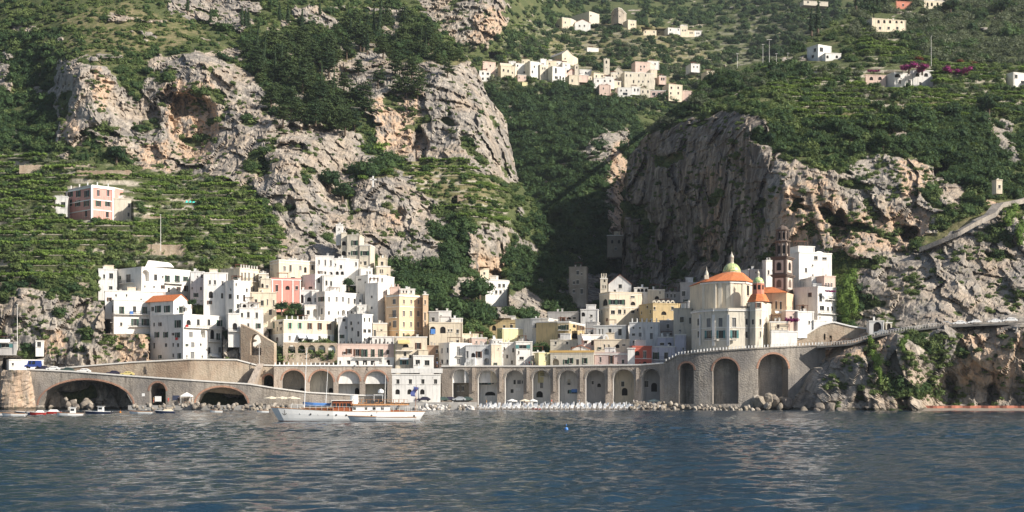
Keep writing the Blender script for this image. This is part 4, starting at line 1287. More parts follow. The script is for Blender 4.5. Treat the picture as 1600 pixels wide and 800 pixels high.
def H(V, xl, xc, xr, Y, yaw, yt, yb, col, wins, label, roof='flat', depth=8.0, name='house', group=None, lower=None, cap=True, cat='house'):
    if V[0] + xr / V[2] < 740 and V[1] + yt / V[2] > 340 and yaw >= 0 and group == GT: yaw = min(56, yaw * 1.2 + 13) if xl < xc - 1 else math.degrees(math.atan((800 - V[0] - xc / V[2]) / FPX)) + 1
    c = plan(V, xl, xc, xr, Y, yaw)
    h = House(V, c, yt, yb, depth, 0.0 if depth < 3 else 5.0 if group in (GT, GC) else 1.0)
    for w in wins: h.add_windows(*w)
    _hcount[0] += 1
    if group in (GT, GC): h.fill_windows(_hcount[0], h.zr(yb))
    h.build(name, label, col, group, roof, cat, lower=(h.zr(lower) if lower else None), cap=cap, seed=_hcount[0])
    return h


# ------------------------------------------------------------------ long masonry walls with arches
def arch_wall(root, px0, px1, planY, top, bottom, openings, thick, mat, ring=None, part='wall', stepx=6.0, ring_w=0.55, lining=None):
    """Wall along a bent plan (px, Y) with a sloping top and arched openings (x0, x1, ytop, yspring, ybottom)."""
    o = root.location
    Yf = lambda x: float(np.interp(x, [a for a, _ in planY], [b for _, b in planY]))
    tf = lambda x: float(np.interp(x, [a for a, _ in top], [b for _, b in top]))
    bf = lambda x: float(np.interp(x, [a for a, _ in bottom], [b for _, b in bottom]))

    def nrm(x):
        e = 2.0
        a, b = P(max(x - e, px0), HOR, Yf(max(x - e, px0))), P(min(x + e, px1), HOR, Yf(min(x + e, px1)))
        d = (b - a).normalized()
        return Vector((-d.y, d.x, 0))

    def pt(x, y, q=0.0):
        return P(x, y, Yf(x)) + nrm(x) * q - o
    xs = set(np.arange(px0, px1, stepx)) | {px0, px1}
    for (x0, x1, yt, ys, yb) in openings:
        xs = {x for x in xs if not (x0 < x < x1)}
        xs |= set(np.linspace(x0, x1, 13))
    xs = sorted(xs)

    def op(x):
        for q in openings:
            if q[0] - 1e-6 <= x <= q[1] + 1e-6: return q

    def ay(q, x):
        t = (x - (q[0] + q[1]) / 2) / ((q[1] - q[0]) / 2)
        return q[3] - (q[3] - q[2]) * math.sqrt(max(0, 1 - t * t))
    mb = MB()
    for a, b in zip(xs[:-1], xs[1:]):
        q = op((a + b) / 2)
        if q:
            ya, yb_ = ay(q, a), ay(q, b)
            mb.poly([pt(a, ya), pt(b, yb_), pt(b, tf(b)), pt(a, tf(a))])
            mb.poly([pt(a, ya), pt(b, yb_), pt(b, yb_, thick), pt(a, ya, thick)], 1)
            mb.poly([pt(a, ya, thick), pt(b, yb_, thick), pt(b, tf(b), thick), pt(a, tf(a), thick)], 1)
            if bf(a) > q[4] + .5: mb.poly([pt(a, bf(a)), pt(b, bf(b)), pt(b, q[4]), pt(a, q[4])])
        else:
            mb.poly([pt(a, bf(a)), pt(b, bf(b)), pt(b, tf(b)), pt(a, tf(a))])
            mb.poly([pt(a, bf(a), thick), pt(b, bf(b), thick), pt(b, tf(b), thick), pt(a, tf(a), thick)], 1)
        mb.poly([pt(a, tf(a)), pt(b, tf(b)), pt(b, tf(b), thick), pt(a, tf(a), thick)])
    for q in openings:
        for x in (q[0], q[1]): mb.poly([pt(x, q[3]), pt(x, q[3], thick), pt(x, q[4] + 4, thick), pt(x, q[4] + 4)], 1)
    for x in (px0, px1): mb.poly([pt(x, bf(x)), pt(x, tf(x)), pt(x, tf(x), thick), pt(x, bf(x), thick)])
    w = mb.build(part, [mat, lining or mat], root)
    if ring:
        for q in openings:
            r = MB(); c = (q[0] + q[1]) / 2; n = 16
            wpx = ring_w * FPX / Yf(c)
            pr = -0.08
            ins, outs = [], []
            for k in range(n + 1):
                a = math.pi * k / n
                ins.append((c - (q[1] - q[0]) / 2 * math.cos(a), q[3] - (q[3] - q[2]) * math.sin(a)))
                outs.append((c - ((q[1] - q[0]) / 2 + wpx) * math.cos(a), q[3] - ((q[3] - q[2]) + wpx) * math.sin(a)))
            for k in range(n):
                A, B, C_, D_ = ins[k], ins[k + 1], outs[k + 1], outs[k]
                r.poly([pt(A[0], A[1], pr), pt(B[0], B[1], pr), pt(C_[0], C_[1], pr), pt(D_[0], D_[1], pr)])
                r.poly([pt(D_[0], D_[1], pr), pt(C_[0], C_[1], pr), pt(C_[0], C_[1], .02), pt(D_[0], D_[1], .02)])
                r.poly([pt(A[0], A[1], pr), pt(B[0], B[1], pr), pt(B[0], B[1], .5), pt(A[0], A[1], .5)])
            r.build('arch_ring', [ring], root)
    return pt, tf, Yf


def cap_strip(root, name, px0, px1, pt, tf, q0, q1, dz0, dz1, mat, stepx=6.0):
    """A coping or deck slab following the top of a wall, from q0 to q1 metres behind its face and dz0..dz1 above its top."""
    mb = MB()
    xs = list(np.arange(px0, px1, stepx)) + [px1]
    rows = []
    for x in xs:
        b = pt(x, tf(x), 0)
        A = pt(x, tf(x), q0); B = pt(x, tf(x), q1)
        B.z = A.z = b.z
        rows.append([A + Vector((0, 0, dz0)), B + Vector((0, 0, dz0)), B + Vector((0, 0, dz1)), A + Vector((0, 0, dz1))])
    vs = [v for r in rows for v in r]
    fs = []
    for i in range(len(rows) - 1):
        for k in range(4): fs.append((i * 4 + k, i * 4 + (k + 1) % 4, (i + 1) * 4 + (k + 1) % 4, (i + 1) * 4 + k))
    fs += [(0, 1, 2, 3), tuple((len(rows) - 1) * 4 + k for k in range(4))]
    mb.mesh(vs, fs)
    return mb.build(name, [mat], root)


_post = {}


def posts(root, name, px0, px1, pt, tf, spacing_px, mat, size=(.32, .32, .95), q=0.25):
    key = (name, size)
    if key not in _post:
        mb = MB(); mb.box((0, 0, size[2] / 2), size, 0); mb.box((0, 0, size[2] + .05), (size[0] * 1.25, size[1] * 1.25, .1), 0)
        _post[key] = mb.data(name, [mat])
    x = px0
    while x <= px1:
        p = pt(x, tf(x), q); p.z = pt(x, tf(x), 0).z
        o = bpy.data.objects.new(name, _post[key]); o.location = p + Vector((0, 0, .12)); link(o, root)
        x += spacing_px
# ------------------------------------------------------------------ the town, left of the valley mouth
V1, V2, V3, V4 = (140, 370, 7.27), (140, 460, 7.27), (290, 380, 7.27), (290, 470, 7.27)
V5, V6, V7, V8 = (440, 340, 6.667), (410, 440, 6.667), (560, 430, 6.667), (520, 500, 6.667)
V9, V10, V11, V12 = (680, 470, 6.667), (820, 470, 7.27), (900, 410, 6.155), (930, 490, 7.27)
V13, V14, V15, V16 = (1070, 380, 4.706), (1160, 340, 4.21), (1060, 500, 5.333), (1320, 400, 3.2)
V17, V18, V19, V20, V21 = (0, 500, 5.0), (200, 540, 6.4), (420, 550, 6.154), (660, 550, 7.275), (840, 550, 7.273)
V22, V23, V24, V26, V27, V28 = (740, 60, 7.273), (860, 0, 4.707), (1240, 0, 4.444), (0, 250, 2.9625), (750, 250, 2.9625), (1150, 250, 2.667)
GT = 'houses of the town on the left slope'
GC = 'houses at the valley mouth'

# the long white villa at the top left
h = H(V1, 315, 590, 1145, 470, 28, 350, 720, 'W', [(470, 90, 52, 'd', [440]), (590, 36, 44, 'd', [442]), (440, 130, 80, 'l', [637]), (460, 70, 30, 'd', [750]), (475, 76, 26, 'g', [882, 995]), (480, 50, 24, 'g', [1090]), (600, 50, 22, 'd', [900])],
      'long white villa with a raised curved gable above the orange-roofed house', group=GT, depth=9)
h.balcony(850, 1050, 530).balcony(350, 500, 525)
mb = MB()
g = [h.at(x, y, 1)[0] for x, y in ((628, 348), (665, 268), (700, 268), (835, 285), (860, 300), (895, 340))]
n_ = Vector((0.5, 1, 0)).normalized() * 3
mb.mesh(g + [p + n_ for p in g], [tuple(range(6)), tuple(range(11, 5, -1))] + [(i, (i + 1) % 6, (i + 1) % 6 + 6, i + 6) for i in range(6)])
mb.build('curved_gable', [pal('W')], h.root)
H(V1, 100, 100, 312, 473, 4, 372, 720, 'w', [(445, 60, 45, 'd', [245]), (580, 40, 35, 'd', [240]), (450, 50, 20, 'd', [165])], 'low white annex at the left end of the long villa', group=GT)
h = H(V1, 175, 175, 860, 463, 6, 618, 760, 'W', [(665, 30, 16, 'd', [300, 420])], 'blank white terrace wall below the long villa', group=GT, name='terrace_house')
h = H(V2, 185, 275, 705, 459, 9, 66, 440, 'W', [(160, 110, 60, 'o', [238]), (180, 82, 26, 'g', [365]), (170, 70, 30, 'd', [510]), (180, 76, 26, 'g', [625]), (315, 76, 34, 'g', [515, 632]), (340, 40, 22, 'd', [360])],
      'white house on top of the cliff, left of the orange roof', group=GT, depth=9)
h.balcony(280, 690, 226).balcony(455, 690, 366).cloth(455, 495, 190, 240, M_CLOTH_B)
h = H(V2, 690, 952, 1125, 455, 36, 72, 420, 'W', [(165, 50, 30, 'd', [715]), (165, 80, 28, 'g', [778, 880]), (62, 40, 18, 'd', [1030, 1058]), (175, 75, 20, 'g', [1035]), (325, 66, 28, 'g', [720]), (320, 58, 46, 't', [775]), (325, 82, 34, 'g', [872])],
      'white house with an orange gable roof on the cliff edge', roof='none', group=GT, depth=4)
h.gable_roof(2, M_TILE, 1); h.balcony(815, 925, 372).cloth(745, 800, 352, 410, M_CLOTH_B)
h = H(V2, 690, 1062, 1500, 449, 33, 232, 745, 'W', [(335, 85, 34, 'g', [1003]), (460, 60, 24, 'g', [765, 865, 1000]), (575, 45, 22, 'd', [867, 1003]),
      (318, 60, 50, 'o', [1125]), (318, 68, 28, 'd', [1235, 1355]), (328, 66, 28, 'g', [1475]), (455, 60, 38, 'p', [1150]), (445, 92, 56, 'l', [1288]), (455, 105, 46, 'o', [1395]), (480, 76, 18, 'g', [1460]), (570, 60, 36, 'p', [1172]), (570, 30, 18, 'd', [1262]), (640, 85, 26, 'oD', [1360]), (630, 60, 28, 'p', [1480]), (690, 80, 44, 'pD', [1168])],
      'tall white house above the road, its left wall in shade', group=GT, depth=9)
h.balcony(1070, 1500, 382).balcony(1350, 1500, 535).cloth(1085, 1115, 345, 380, M_CLOTH_R).cloth(980, 1010, 490, 520, M_CLOTH_R)
h.awning(1360, 1440, 670, 715, M_CLOTH_W)
h = H(V4, 485, 485, 615, 453, 20, 150, 350, 'W', [(290, 75, 50, 'oD', [560]), (270, 60, 34, 'd', [515])], 'narrow white house with a green arched door over the rock', group=GT)
h.balcony(490, 612, 345)
h = H(V3, 58, 58, 212, 468, 0, 330, 640, 'w', [(385, 25, 13, 'd', [137]), (375, 40, 20, 'd', [185]), (440, 30, 14, 'd', [72]), (510, 30, 15, 'd', [75]), (515, 40, 20, 'd', [175]), (590, 45, 24, 'g', [117])], 'pale grey house squeezed beside the long villa', group=GT)
h = H(V3, 205, 205, 480, 462, 20, 342, 780, 'W', [(445, 46, 20, 'd', [275, 333]), (455, 46, 18, 'p', [420]), (585, 76, 46, 'o', [287]), (598, 60, 22, 'd', [415])], 'big plain white house with a brown arched window', group=GT)
h = H(V3, 470, 548, 738, 458, 30, 432, 800, 'W', [(605, 55, 30, 'd', [505]), (470, 32, 16, 'd', [575]), (610, 50, 22, 'd', [592]), (625, 76, 22, 'd', [665]), (715, 50, 22, 'd', [592])], 'white stepped house with a shaded left wall below the yellow villa', group=GT)
h = H(V3, 398, 615, 832, 474, 35, 290, 640, 'C', [(380, 95, 18, 'p+', [640, 677, 720]), (390, 92, 18, 'p+', [780]), (520, 62, 18, 'p', [775]), (255, 1, 1, 'd', [600])], 'cream villa with a row of white posts along its roof', group=GT)
h.pillars(7, 265, 300)
H(V3, 832, 832, 940, 478, 20, 350, 560, 'c', [(395, 42, 30, 'd', [850])], 'small cream annex right of the cream villa', group=GT)
h = H(V3, 855, 855, 972, 470, 15, 408, 640, 'c', [(500, 50, 26, 'p', [925]), (505, 95, 26, 'o', [872])], 'small beige house with an arched doorway left of the red house', group=GT)
h = H(V3, 735, 735, 1032, 463, 22, 565, 800, 'C', [(680, 62, 30, 'd', [870]), (670, 70, 14, 'p', [930]), (680, 70, 14, 'd', [1000])], 'cream house below the small arched house', group=GT)
h = H(V4, 612, 612, 885, 455, 14, 88, 420, 'W', [(160, 52, 22, 'd', [640]), (160, 60, 26, 'd', [712]), (165, 62, 24, 'd', [808]), (280, 46, 20, 'd', [712]), (285, 56, 24, 'g', [825])], 'white house behind the stone stair arch', group=GT)
h = H(V4, 632, 632, 830, 459, 14, 30, 100, 'W', [(62, 50, 34, 'o', [668]), (62, 50, 40, 'o', [758])], 'white penthouse with two arched windows', group=GT)
# red house and its neighbours
h = H(V6, 92, 92, 402, 473, 18, -30, 160, 'M', [(70, 66, 24, 'd', [150]), (65, 42, 44, 'o', [262]), (66, 36, 24, 'd', [357])], 'salmon red house with white stripes in the middle of the left town', group=GT)
for x in (104, 205, 318, 394):
    mb = MB(); a, ang, d = h.at(x, 60, None, .06); mb.box((a.x, a.y, (h.z1 + h.z0) / 2 - h.o.z), (.35, .1, h.z1 - h.z0 - .4), 0, ang); mb.build('white_pilaster', [M_WHITE], h.root)
h.band(-20, M_WHITE, .35, .12)
h = H(V5, -122, -28, 345, 484, 16, 445, 660, 'C', [(530, 50, 22, 'p', [30]), (530, 70, 20, 'd', [93]), (525, 46, 22, 'p', [195]), (545, 60, 24, 'o', [247]), (520, 52, 22, 'd', [322])], 'wide cream house with a dark round end above the red house', group=GT)
h.band(470)
h = H(V5, 350, 350, 545, 489, 18, 405, 700, 'W', [(465, 46, 14, 'p', [390]), (470, 60, 14, 'p', [455]), (475, 60, 14, 'p', [513]), (575, 32, 18, 'd', [455]), (580, 32, 32, 'o', [513])], 'large white house under the bare rock face', group=GT)
H(V5, 546, 546, 672, 490, 18, 432, 690, 'W', [(490, 26, 12, 'd', [562]), (578, 36, 28, 'o', [580, 632])], 'white house with two arched windows below the grey tower house', group=GT)
h = H(V5, 218, 350, 425, 479, 24, 595, 790, 'W', [(655, 50, 24, 'd', [388]), (730, 26, 34, 'd', [300])], 'white house with a low curved roof right of the red house', group=GT)
H(V5, 425, 425, 552, 478, 18, 605, 800, 'W', [(680, 52, 18, 'd', [467]), (685, 52, 18, 'd', [515])], 'white house with two tall windows beside the hanging garden', group=GT)
h = H(V5, 682, 682, 812, 501, -6, 186, 520, 'c', [(265, 50, 30, 'g', [760]), (370, 46, 30, 'g', [758]), (372, 32, 20, 'd', [703])], 'tall grey-beige house at the very top of the town', group=GT)
H(V5, 813, 813, 924, 500, -6, 292, 520, 'c', [(372, 46, 40, 'g', [867]), (475, 42, 26, 'd', [870]), (470, 32, 14, 'd', [825])], 'lower beige wing right of the topmost house', group=GT)
H(V5, 622, 622, 680, 502, 6, 165, 480, 'c', [(268, 46, 42, 'o', [650]), (372, 50, 38, 'o', [648])], 'narrow house with two dark loggias left of the topmost house', group=GT)
H(V5, 566, 566, 634, 506, 4, 78, 260, 'W', [(120, 20, 12, 'd', [600])], 'small sunlit white block against the rock at the top')
h = H(V5, 612, 612, 802, 494, 10, 440, 560, 'W', [(478, 50, 14, 'd', [622]), (480, 50, 18, 'd', [660]), (485, 40, 16, 'd', [775])], 'low white house with a pale awning under the topmost house', group=GT)
h.awning(615, 690, 420, 455, M_CLOTH_W)
H(V5, 812, 812, 948, 492, 12, 532, 700, 'W', [(575, 30, 12, 'd', [890, 920])], 'low white house left of the cream corner house', group=GT)
h = H(V5, 1006, 1006, 1102, 497, 22, 428, 560, 'C', [(480, 40, 22, 'd', [1045])], 'cream roof room with corner horns at the top right of the town', group=GT)
h.pillars(2, 405, 425, pal('C'), rail=False)
H(V5, 985, 985, 1134, 493, 25, 515, 800, 'C', [(560, 40, 12, 'd', [1030, 1050]), (610, 40, 12, 'd', [1105])], 'cream corner house beside the green slope', group=GT)
h = H(V5, 775, 900, 1088, 486, 18, 602, 860, 'W', [(645, 20, 32, 'd', [812]), (640, 36, 12, 'd', [925]), (640, 36, 14, 'd', [963]), (645, 42, 14, 'd', [1003]), (650, 42, 14, 'd', [1047])], 'white house with four small windows above the tall shaft', group=GT)
# cream terrace houses in the centre
h = H(V6, 385, 385, 516, 475, 5, 95, 300, 'w', [(185, 46, 36, 'o', [487]), (180, 90, 60, 'o', [400])], 'grey house with a covered terrace in the middle of the left town', group=GT)
h = H(V6, 440, 440, 584, 471, 22, 250, 430, 'W', [(320, 46, 28, 'd', [477]), (330, 92, 42, 'l', [550])], 'white house with a big niche arch above the tree', group=GT)
H(V6, 515, 515, 586, 474, 22, 98, 260, 'W', [(190, 46, 18, 'd', [553])], 'small white upper storey left of the long cream house', group=GT)
h = H(V6, 585, 650, 1050, 470, 26, 112, 420, 'W', [(182, 52, 28, 'g', [615]), (185, 50, 20, 'p', [695, 773, 838]), (200, 62, 18, 'p', [898]), (205, 56, 18, 'd', [960]), (210, 50, 16, 'd', [1018]), (325, 40, 18, 'd', [693]), (325, 40, 12, 'd', [790]), (325, 62, 32, 'lA', [845]), (330, 50, 14, 'd', [888])],
      'long cream and white house with two rows of windows and a ledge', group=GT)
h.band(255); h.band(128)
H(V6, 985, 985, 1085, 475, 24, 250, 420, 'W', [(280, 16, 10, 'd', [995, 1048])], 'low white block between the long house and the tall shaft', group=GT)
h = H(V7, 72, 203, 302, 475, 48, 88, 520, 'W', [(225, 26, 15, 'd', [138]), (340, 26, 15, 'd', [138]), (178, 12, 8, 'd', [272]), (280, 26, 8, 'd', [270]), (395, 26, 8, 'd', [270])], 'tall plain white shaft-like house beside the peach palazzo', group=GT)
h = H(V7, 295, 425, 672, 467, 26, 205, 640, 'O', [(275, 50, 28, 'p', [373]), (400, 78, 34, 'p+', [373]), (510, 70, 34, 'p', [377]), (275, 46, 16, 'p', [474, 550, 627]), (400, 56, 22, 'p', [473, 548, 624]), (512, 52, 18, 'p', [473, 548, 624])],
      'large peach coloured palazzo with three rows of windows', group=GT, depth=9)
h.band(212, M_TRIM, .5, .2).band(325, M_TRIM).band(572, M_TRIM)
h2 = H(V7, 672, 672, 728, 470, 48, 207, 640, 'O', [(280, 46, 12, 'p', [695]), (430, 80, 14, 'p', [693]), (515, 50, 12, 'p', [695])], 'narrow peach wing turned to the right of the palazzo', group=GT)
H(V7, 432, 432, 590, 473, 24, 150, 215, 'W', [(172, 26, 14, 'd', [470, 500, 550])], 'white roof room on top of the peach palazzo', group=GT)
h = H(V7, 330, 330, 432, 476, 24, 130, 215, 'P', [], 'pink roof terrace wall with posts beside the palazzo roof room', group=GT, name='roof_terrace')
h.pillars(3, 108, 130, pal('P'), rail=False)
h = H(V6, 85, 220, 742, 457, 15, 402, 640, 'C', [(460, 60, 24, 'g', [100]), (430, 24, 34, 'd', [190]), (460, 62, 20, 'G', [287, 390]), (462, 66, 20, 'b', [493]), (465, 70, 20, 'b', [597]), (470, 66, 18, 'b', [693]), (590, 50, 20, 'p', [283]), (605, 26, 36, 'o', [390, 497]), (592, 50, 20, 'd', [595, 693])],
      'wide pale yellow house with green shutters over the five white arches', group=GT, lower=545)
h.band(545, M_WHITE, .25, .1).awning(360, 440, 548, 592, M_CLOTH_G).awning(455, 540, 555, 600, M_CLOTH_G); h.pillars(9, 350, 385, M_WHITE)
h = H(V6, 790, 790, 892, 463, 10, 378, 660, 'w', [(397, 40, 28, 'd', [850]), (480, 30, 14, 'd', [870])], 'grey stair house left of the tall white corner house', group=GT)
h = H(V6, 888, 1040, 1150, 459, 42, 345, 680, 'W', [(495, 36, 18, 'd', [935]), (610, 42, 14, 'd', [925]), (397, 46, 15, 'd', [1065, 1115]), (515, 36, 28, 'd', [1067, 1115]), (612, 52, 16, 'd', [1065, 1113])], 'tall white corner house with a grey shaded wall above the pink row', group=GT)
H(V6, 1150, 1150, 1300, 463, 15, 440, 680, 'C', [(545, 80, 20, 'p', [1170]), (540, 80, 18, 'd', [1240])], 'cream house behind the pink row, below the peach palazzo', group=GT)
# the promenade row
h = H(V8, 50, 50, 642, 446, 9, 258, 500, 'P', [(328, 50, 30, 'b', [167]), (340, 70, 34, 'b', [255]), (345, 76, 30, 'g', [330]), (345, 76, 20, 'g', [417, 500]), (335, 46, 14, 'b', [573]), (440, 36, 15, 'd', [77]), (440, 42, 30, 'd', [165]), (450, 62, 28, 'dD', [250]), (445, 52, 38, 'd', [335]), (452, 56, 38, 'd', [417]), (430, 30, 20, 'w', [497]), (445, 62, 30, 'oD', [577])],
      'long pink house with a white ground floor on the promenade', group=GT, lower=386, depth=6)
h.balcony(222, 525, 390); h.pillars(14, 235, 255, M_IRON)
H(V8, 408, 408, 640, 455, 14, 180, 260, 'W', [(220, 40, 16, 'd', [450]), (220, 50, 14, 'p', [490, 540])], 'white roof terrace house above the right end of the pink row', group=GT)
h = H(V8, 650, 650, 982, 447, 9, 182, 500, 'C', [(268, 34, 60, 'o', [760]), (270, 66, 30, 'b', [890]), (355, 46, 24, 'd', [752]), (442, 46, 38, 'tD', [745]), (300, 1, 1, 'd', [690])],
      'cream promenade house with a yellow awning right of the pink row', group=GT, depth=6)
h.awning(678, 800, 208, 250, M_CLOTH_Y).balcony(655, 835, 318).awning(700, 790, 392, 412, M_CLOTH_G)
h = H(V8, 838, 838, 1052, 445, 6, 378, 500, 'W', [(442, 50, 46, 'd', [885]), (445, 54, 50, 'd', [982])], 'low white shop with two wide windows on the promenade', group=GT, depth=4)
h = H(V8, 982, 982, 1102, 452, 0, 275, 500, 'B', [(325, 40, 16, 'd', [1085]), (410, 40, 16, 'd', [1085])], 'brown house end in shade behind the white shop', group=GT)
H(V7, 735, 735, 836, 470, -8, 385, 640, 'G', [(460, 42, 26, 'd', [778])], 'grey house right of the peach palazzo', group=GT)
H(V7, 836, 836, 968, 470, 14, 380, 520, 'W', [(420, 14, 10, 'd', [860])], 'blank white block right of the grey house', group=GT)
h = H(V7, 738, 738, 1084, 464, 12, 500, 760, 'C', [(570, 70, 58, 'o', [880, 775]), (575, 26, 14, 'd', [940, 970])], 'cream house with a blue cloth hung in its loggia', group=GT)
h.cloth(752, 802, 560, 615, M_CLOTH_B)
H(V7, 968, 968, 1086, 466, 16, 455, 560, 'W', [(500, 20, 8, 'd', [1005])], 'white upper block above the cream loggia house', group=GT)
# ------------------------------------------------------------------ the valley mouth
h = H(V9, 38, 148, 318, 446, 32, 445, 690, 'W', [(520, 52, 12, 'd', [70]), (515, 52, 14, 'd', [128]), (635, 46, 16, 'd', [72, 125]), (525, 96, 30, 'p+', [240]), (630, 62, 30, 'pD', [240])], 'bright white promenade house with one tall grey window', group=GC, depth=6)
h = H(V9, 318, 318, 588, 447, -6, 468, 690, 'w', [(560, 70, 20, 'p', [335]), (575, 66, 36, 'ob', [395]), (560, 66, 30, 'b', [455]), (530, 62, 46, 'lA', [535]), (632, 70, 54, 'lA', [535])], 'pale house with white outdoor stairs on the promenade', group=GC, depth=6)
mb = MB()
for i in range(9):
    a, ang, d = h.at(335 + i * 9, 660 - i * 7, None, 1.0); mb.box((a.x, a.y, a.z / 2 + .2), (1.3, 1.6, a.z + .4), 0, ang)
mb.build('outdoor_stairs', [M_WHITE], h.root)
H(V9, 586, 586, 692, 445, 14, 458, 690, 'C', [(500, 14, 8, 'd', [660])], 'blank sunlit cream block on the promenade', group=GC, depth=5)
h = H(V9, 690, 690, 850, 452, 6, 442, 690, 'W', [(580, 42, 16, 'd', [750]), (515, 46, 16, 'd', [812]), (500, 30, 14, 'd', [720]), (640, 40, 16, 'dD', [800])], 'white house with a small sunlit gable behind the square', group=GC)
h = H(V9, 842, 842, 1012, 450, 8, 432, 660, 'W', [(480, 36, 76, 't', [912]), (478, 46, 16, 'd', [980]), (540, 30, 14, 'd', [870]), (600, 30, 40, 'd', [900])], 'white house with a turquoise glazed veranda', group=GC)
H(V9, 962, 962, 1132, 452, -4, 542, 680, 'c', [(587, 36, 26, 'd', [1015]), (592, 46, 20, 'd', [1083])], 'low beige house behind the people on the square', group=GC)
h = H(V10, 158, 158, 286, 446, 18, 600, 750, 'N', [(660, 40, 12, 'd', [240])], 'small bright yellow gatehouse on the promenade', group=GC, depth=4)
H(V9, 282, 282, 452, 468, 16, 352, 480, 'C', [(415, 42, 12, 'd', [308]), (425, 42, 12, 'd', [350]), (420, 30, 12, 'd', [410])], 'small sunlit cream house above the white promenade house', group=GC)
H(V9, 380, 380, 540, 462, 10, 392, 480, 'P', [(430, 20, 14, 'd', [430])], 'low pinkish house among the roofs behind the promenade', group=GC)
H(V9, 590, 590, 700, 458, 10, 408, 470, 'W', [(430, 20, 12, 'd', [620, 660])], 'small white roof room behind the blank cream block', group=GC)
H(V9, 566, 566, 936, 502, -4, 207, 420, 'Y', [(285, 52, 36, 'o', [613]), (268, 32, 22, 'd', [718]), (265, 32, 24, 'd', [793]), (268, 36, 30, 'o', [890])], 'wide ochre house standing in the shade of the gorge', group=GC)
H(V9, 645, 700, 934, 482, 22, 292, 430, 'N', [(320, 14, 10, 'd', [680])], 'low pale yellow wall-like house in front of the ochre house', group=GC)
h = H(V10, 80, 268, 375, 480, -18, 205, 520, 'w', [(285, 62, 16, 'd', [120, 190]), (375, 26, 28, 'd', [188]), (285, 20, 16, 'd', [340]), (370, 36, 24, 'd', [328]), (440, 40, 20, 'd', [140])], 'tall grey-white house with a roof garden at the gorge mouth', group=GC)
h.balcony(88, 262, 308)
H(V10, 260, 260, 612, 502, -8, 132, 240, 'G', [(198, 26, 50, 'o', [500]), (195, 26, 30, 'd', [563])], 'long grey house behind the curved ochre house', group=GC)
h = H(V10, 375, 500, 692, 474, -16, 242, 460, 'Y', [(303, 42, 14, 'g', [392]), (303, 56, 14, 'g', [420, 448]), (303, 60, 15, 'g', [480]), (288, 36, 30, 'o', [562]), (305, 56, 12, 'b', [600, 632, 662]), (400, 46, 14, 'b', [392, 420]), (400, 52, 15, 'b', [448, 480]), (398, 62, 80, 'o', [572]), (398, 50, 14, 'b', [640])], 'ochre house with dark shutters and a bent front', group=GC)
h.balcony(380, 498, 333).balcony(380, 498, 432).band(250)
H(V10, 692, 692, 822, 476, -10, 246, 460, 'G', [(370, 30, 46, 'o', [750])], 'grey stone house right of the ochre house', group=GC)
H(V10, 290, 290, 640, 462, -8, 452, 600, 'c', [(480, 34, 20, 'd', [350, 480]), (500, 40, 14, 'd', [600])], 'low beige house below the ochre house', group=GC)
h = H(V10, 645, 645, 882, 455, 12, 392, 580, 'W', [(470, 36, 28, 'd', [692]), (475, 56, 24, 'd', [767]), (455, 32, 20, 'd', [853])], 'sunlit white house with a flat white canopy', group=GC, depth=5)
h.awning(648, 740, 400, 452, M_CLOTH_W)
h = H(V12, -12, -12, 392, 452, -4, 302, 470, 'C', [(375, 50, 14, 'd', [105, 155]), (370, 42, 38, 'o', [253]), (358, 18, 34, 'd', [325])], 'cream house with red flowers on its roof terrace', group=GC, depth=5)
mb = MB()
for i in range(8):
    a0, a1 = math.pi * i / 8, math.pi * (i + 1) / 8
    p = [h.at(122 - 36 * math.cos(t), 306 - 75 * math.sin(t), 0, -.4)[0] for t in (a0, a1)] + [h.at(122 - 20 * math.cos(t), 306 - 52 * math.sin(t), 0, -.4)[0] for t in (a1, a0)]
    mb.poly(p); mb.poly([q + Vector((0, .5, 0)) for q in p]); mb.poly([p[0], p[1], p[1] + Vector((0, .5, 0)), p[0] + Vector((0, .5, 0))])
mb.build('bell_arch', [M_WHITE], h.root)
h = H(V10, 290, 290, 782, 446, -7, 600, 755, 'c', [(700, 82, 74, 'l', [352]), (682, 62, 24, 'g', [522, 683]), (640, 12, 12, 'd', [350])], 'long cream house with a yellow cornice on the promenade', group=GC, depth=6)
h.ring(h.root, 'yellow_cornice', h.z1 + .36, .7, .2, plain('ochre_paint', (0.62, 0.40, 0.14)), h.o, [0])
mb = MB(); q = [P(V10[0] + x / 7.27, V10[1] + y / 7.27, Y) for x, y, Y in ((525, 548, 450), (735, 545, 450), (720, 512, 455), (545, 520, 455))]
h3 = H(V10, 530, 530, 735, 450, -6, 545, 610, 'W', [], 'little house with a low terracotta roof behind the cream promenade house', roof='none', group=GC, depth=5)
h3.gable_roof(505, M_TILE, 0)
h = H(V12, -8, -8, 384, 446, -7, 452, 600, 'p', [(525, 92, 26, 'bD', [182]), (520, 60, 18, 'p', [60])], 'long mauve pink house on the promenade', group=GC, depth=6)
h.band(460, M_TRIM, .4, .15)
mb = MB(); mb.box((0, 0, 5.2), (2.2, 2.0, 10.4)); mb.box((0, 0, 10.7), (2.7, 2.5, .5)); o = mb.build('gate_pillar', [pal('W')], loc=P(986, 572, 444.5) - Vector((0, 0, .3)))
o.scale.z = .55; tag(o, 'white gate pillar between the mauve and the red house', 'pillar')
h = H(V12, 425, 425, 642, 445, 4, 378, 600, 'R', [(465, 80, 34, 'w', [563]), (450, 52, 54, 'o', [475]), (562, 34, 40, 'o', [563])], 'dark red house on the promenade', group=GC, depth=6)
h.band(512, M_TRIM, .15, .06)
h = H(V12, 642, 642, 905, 447, -10, 382, 580, 'L', [(480, 76, 34, 'g', [690]), (480, 76, 38, 'd', [805])], 'bluish white house right of the red house', group=GC, depth=6)
h.balcony(650, 890, 525)
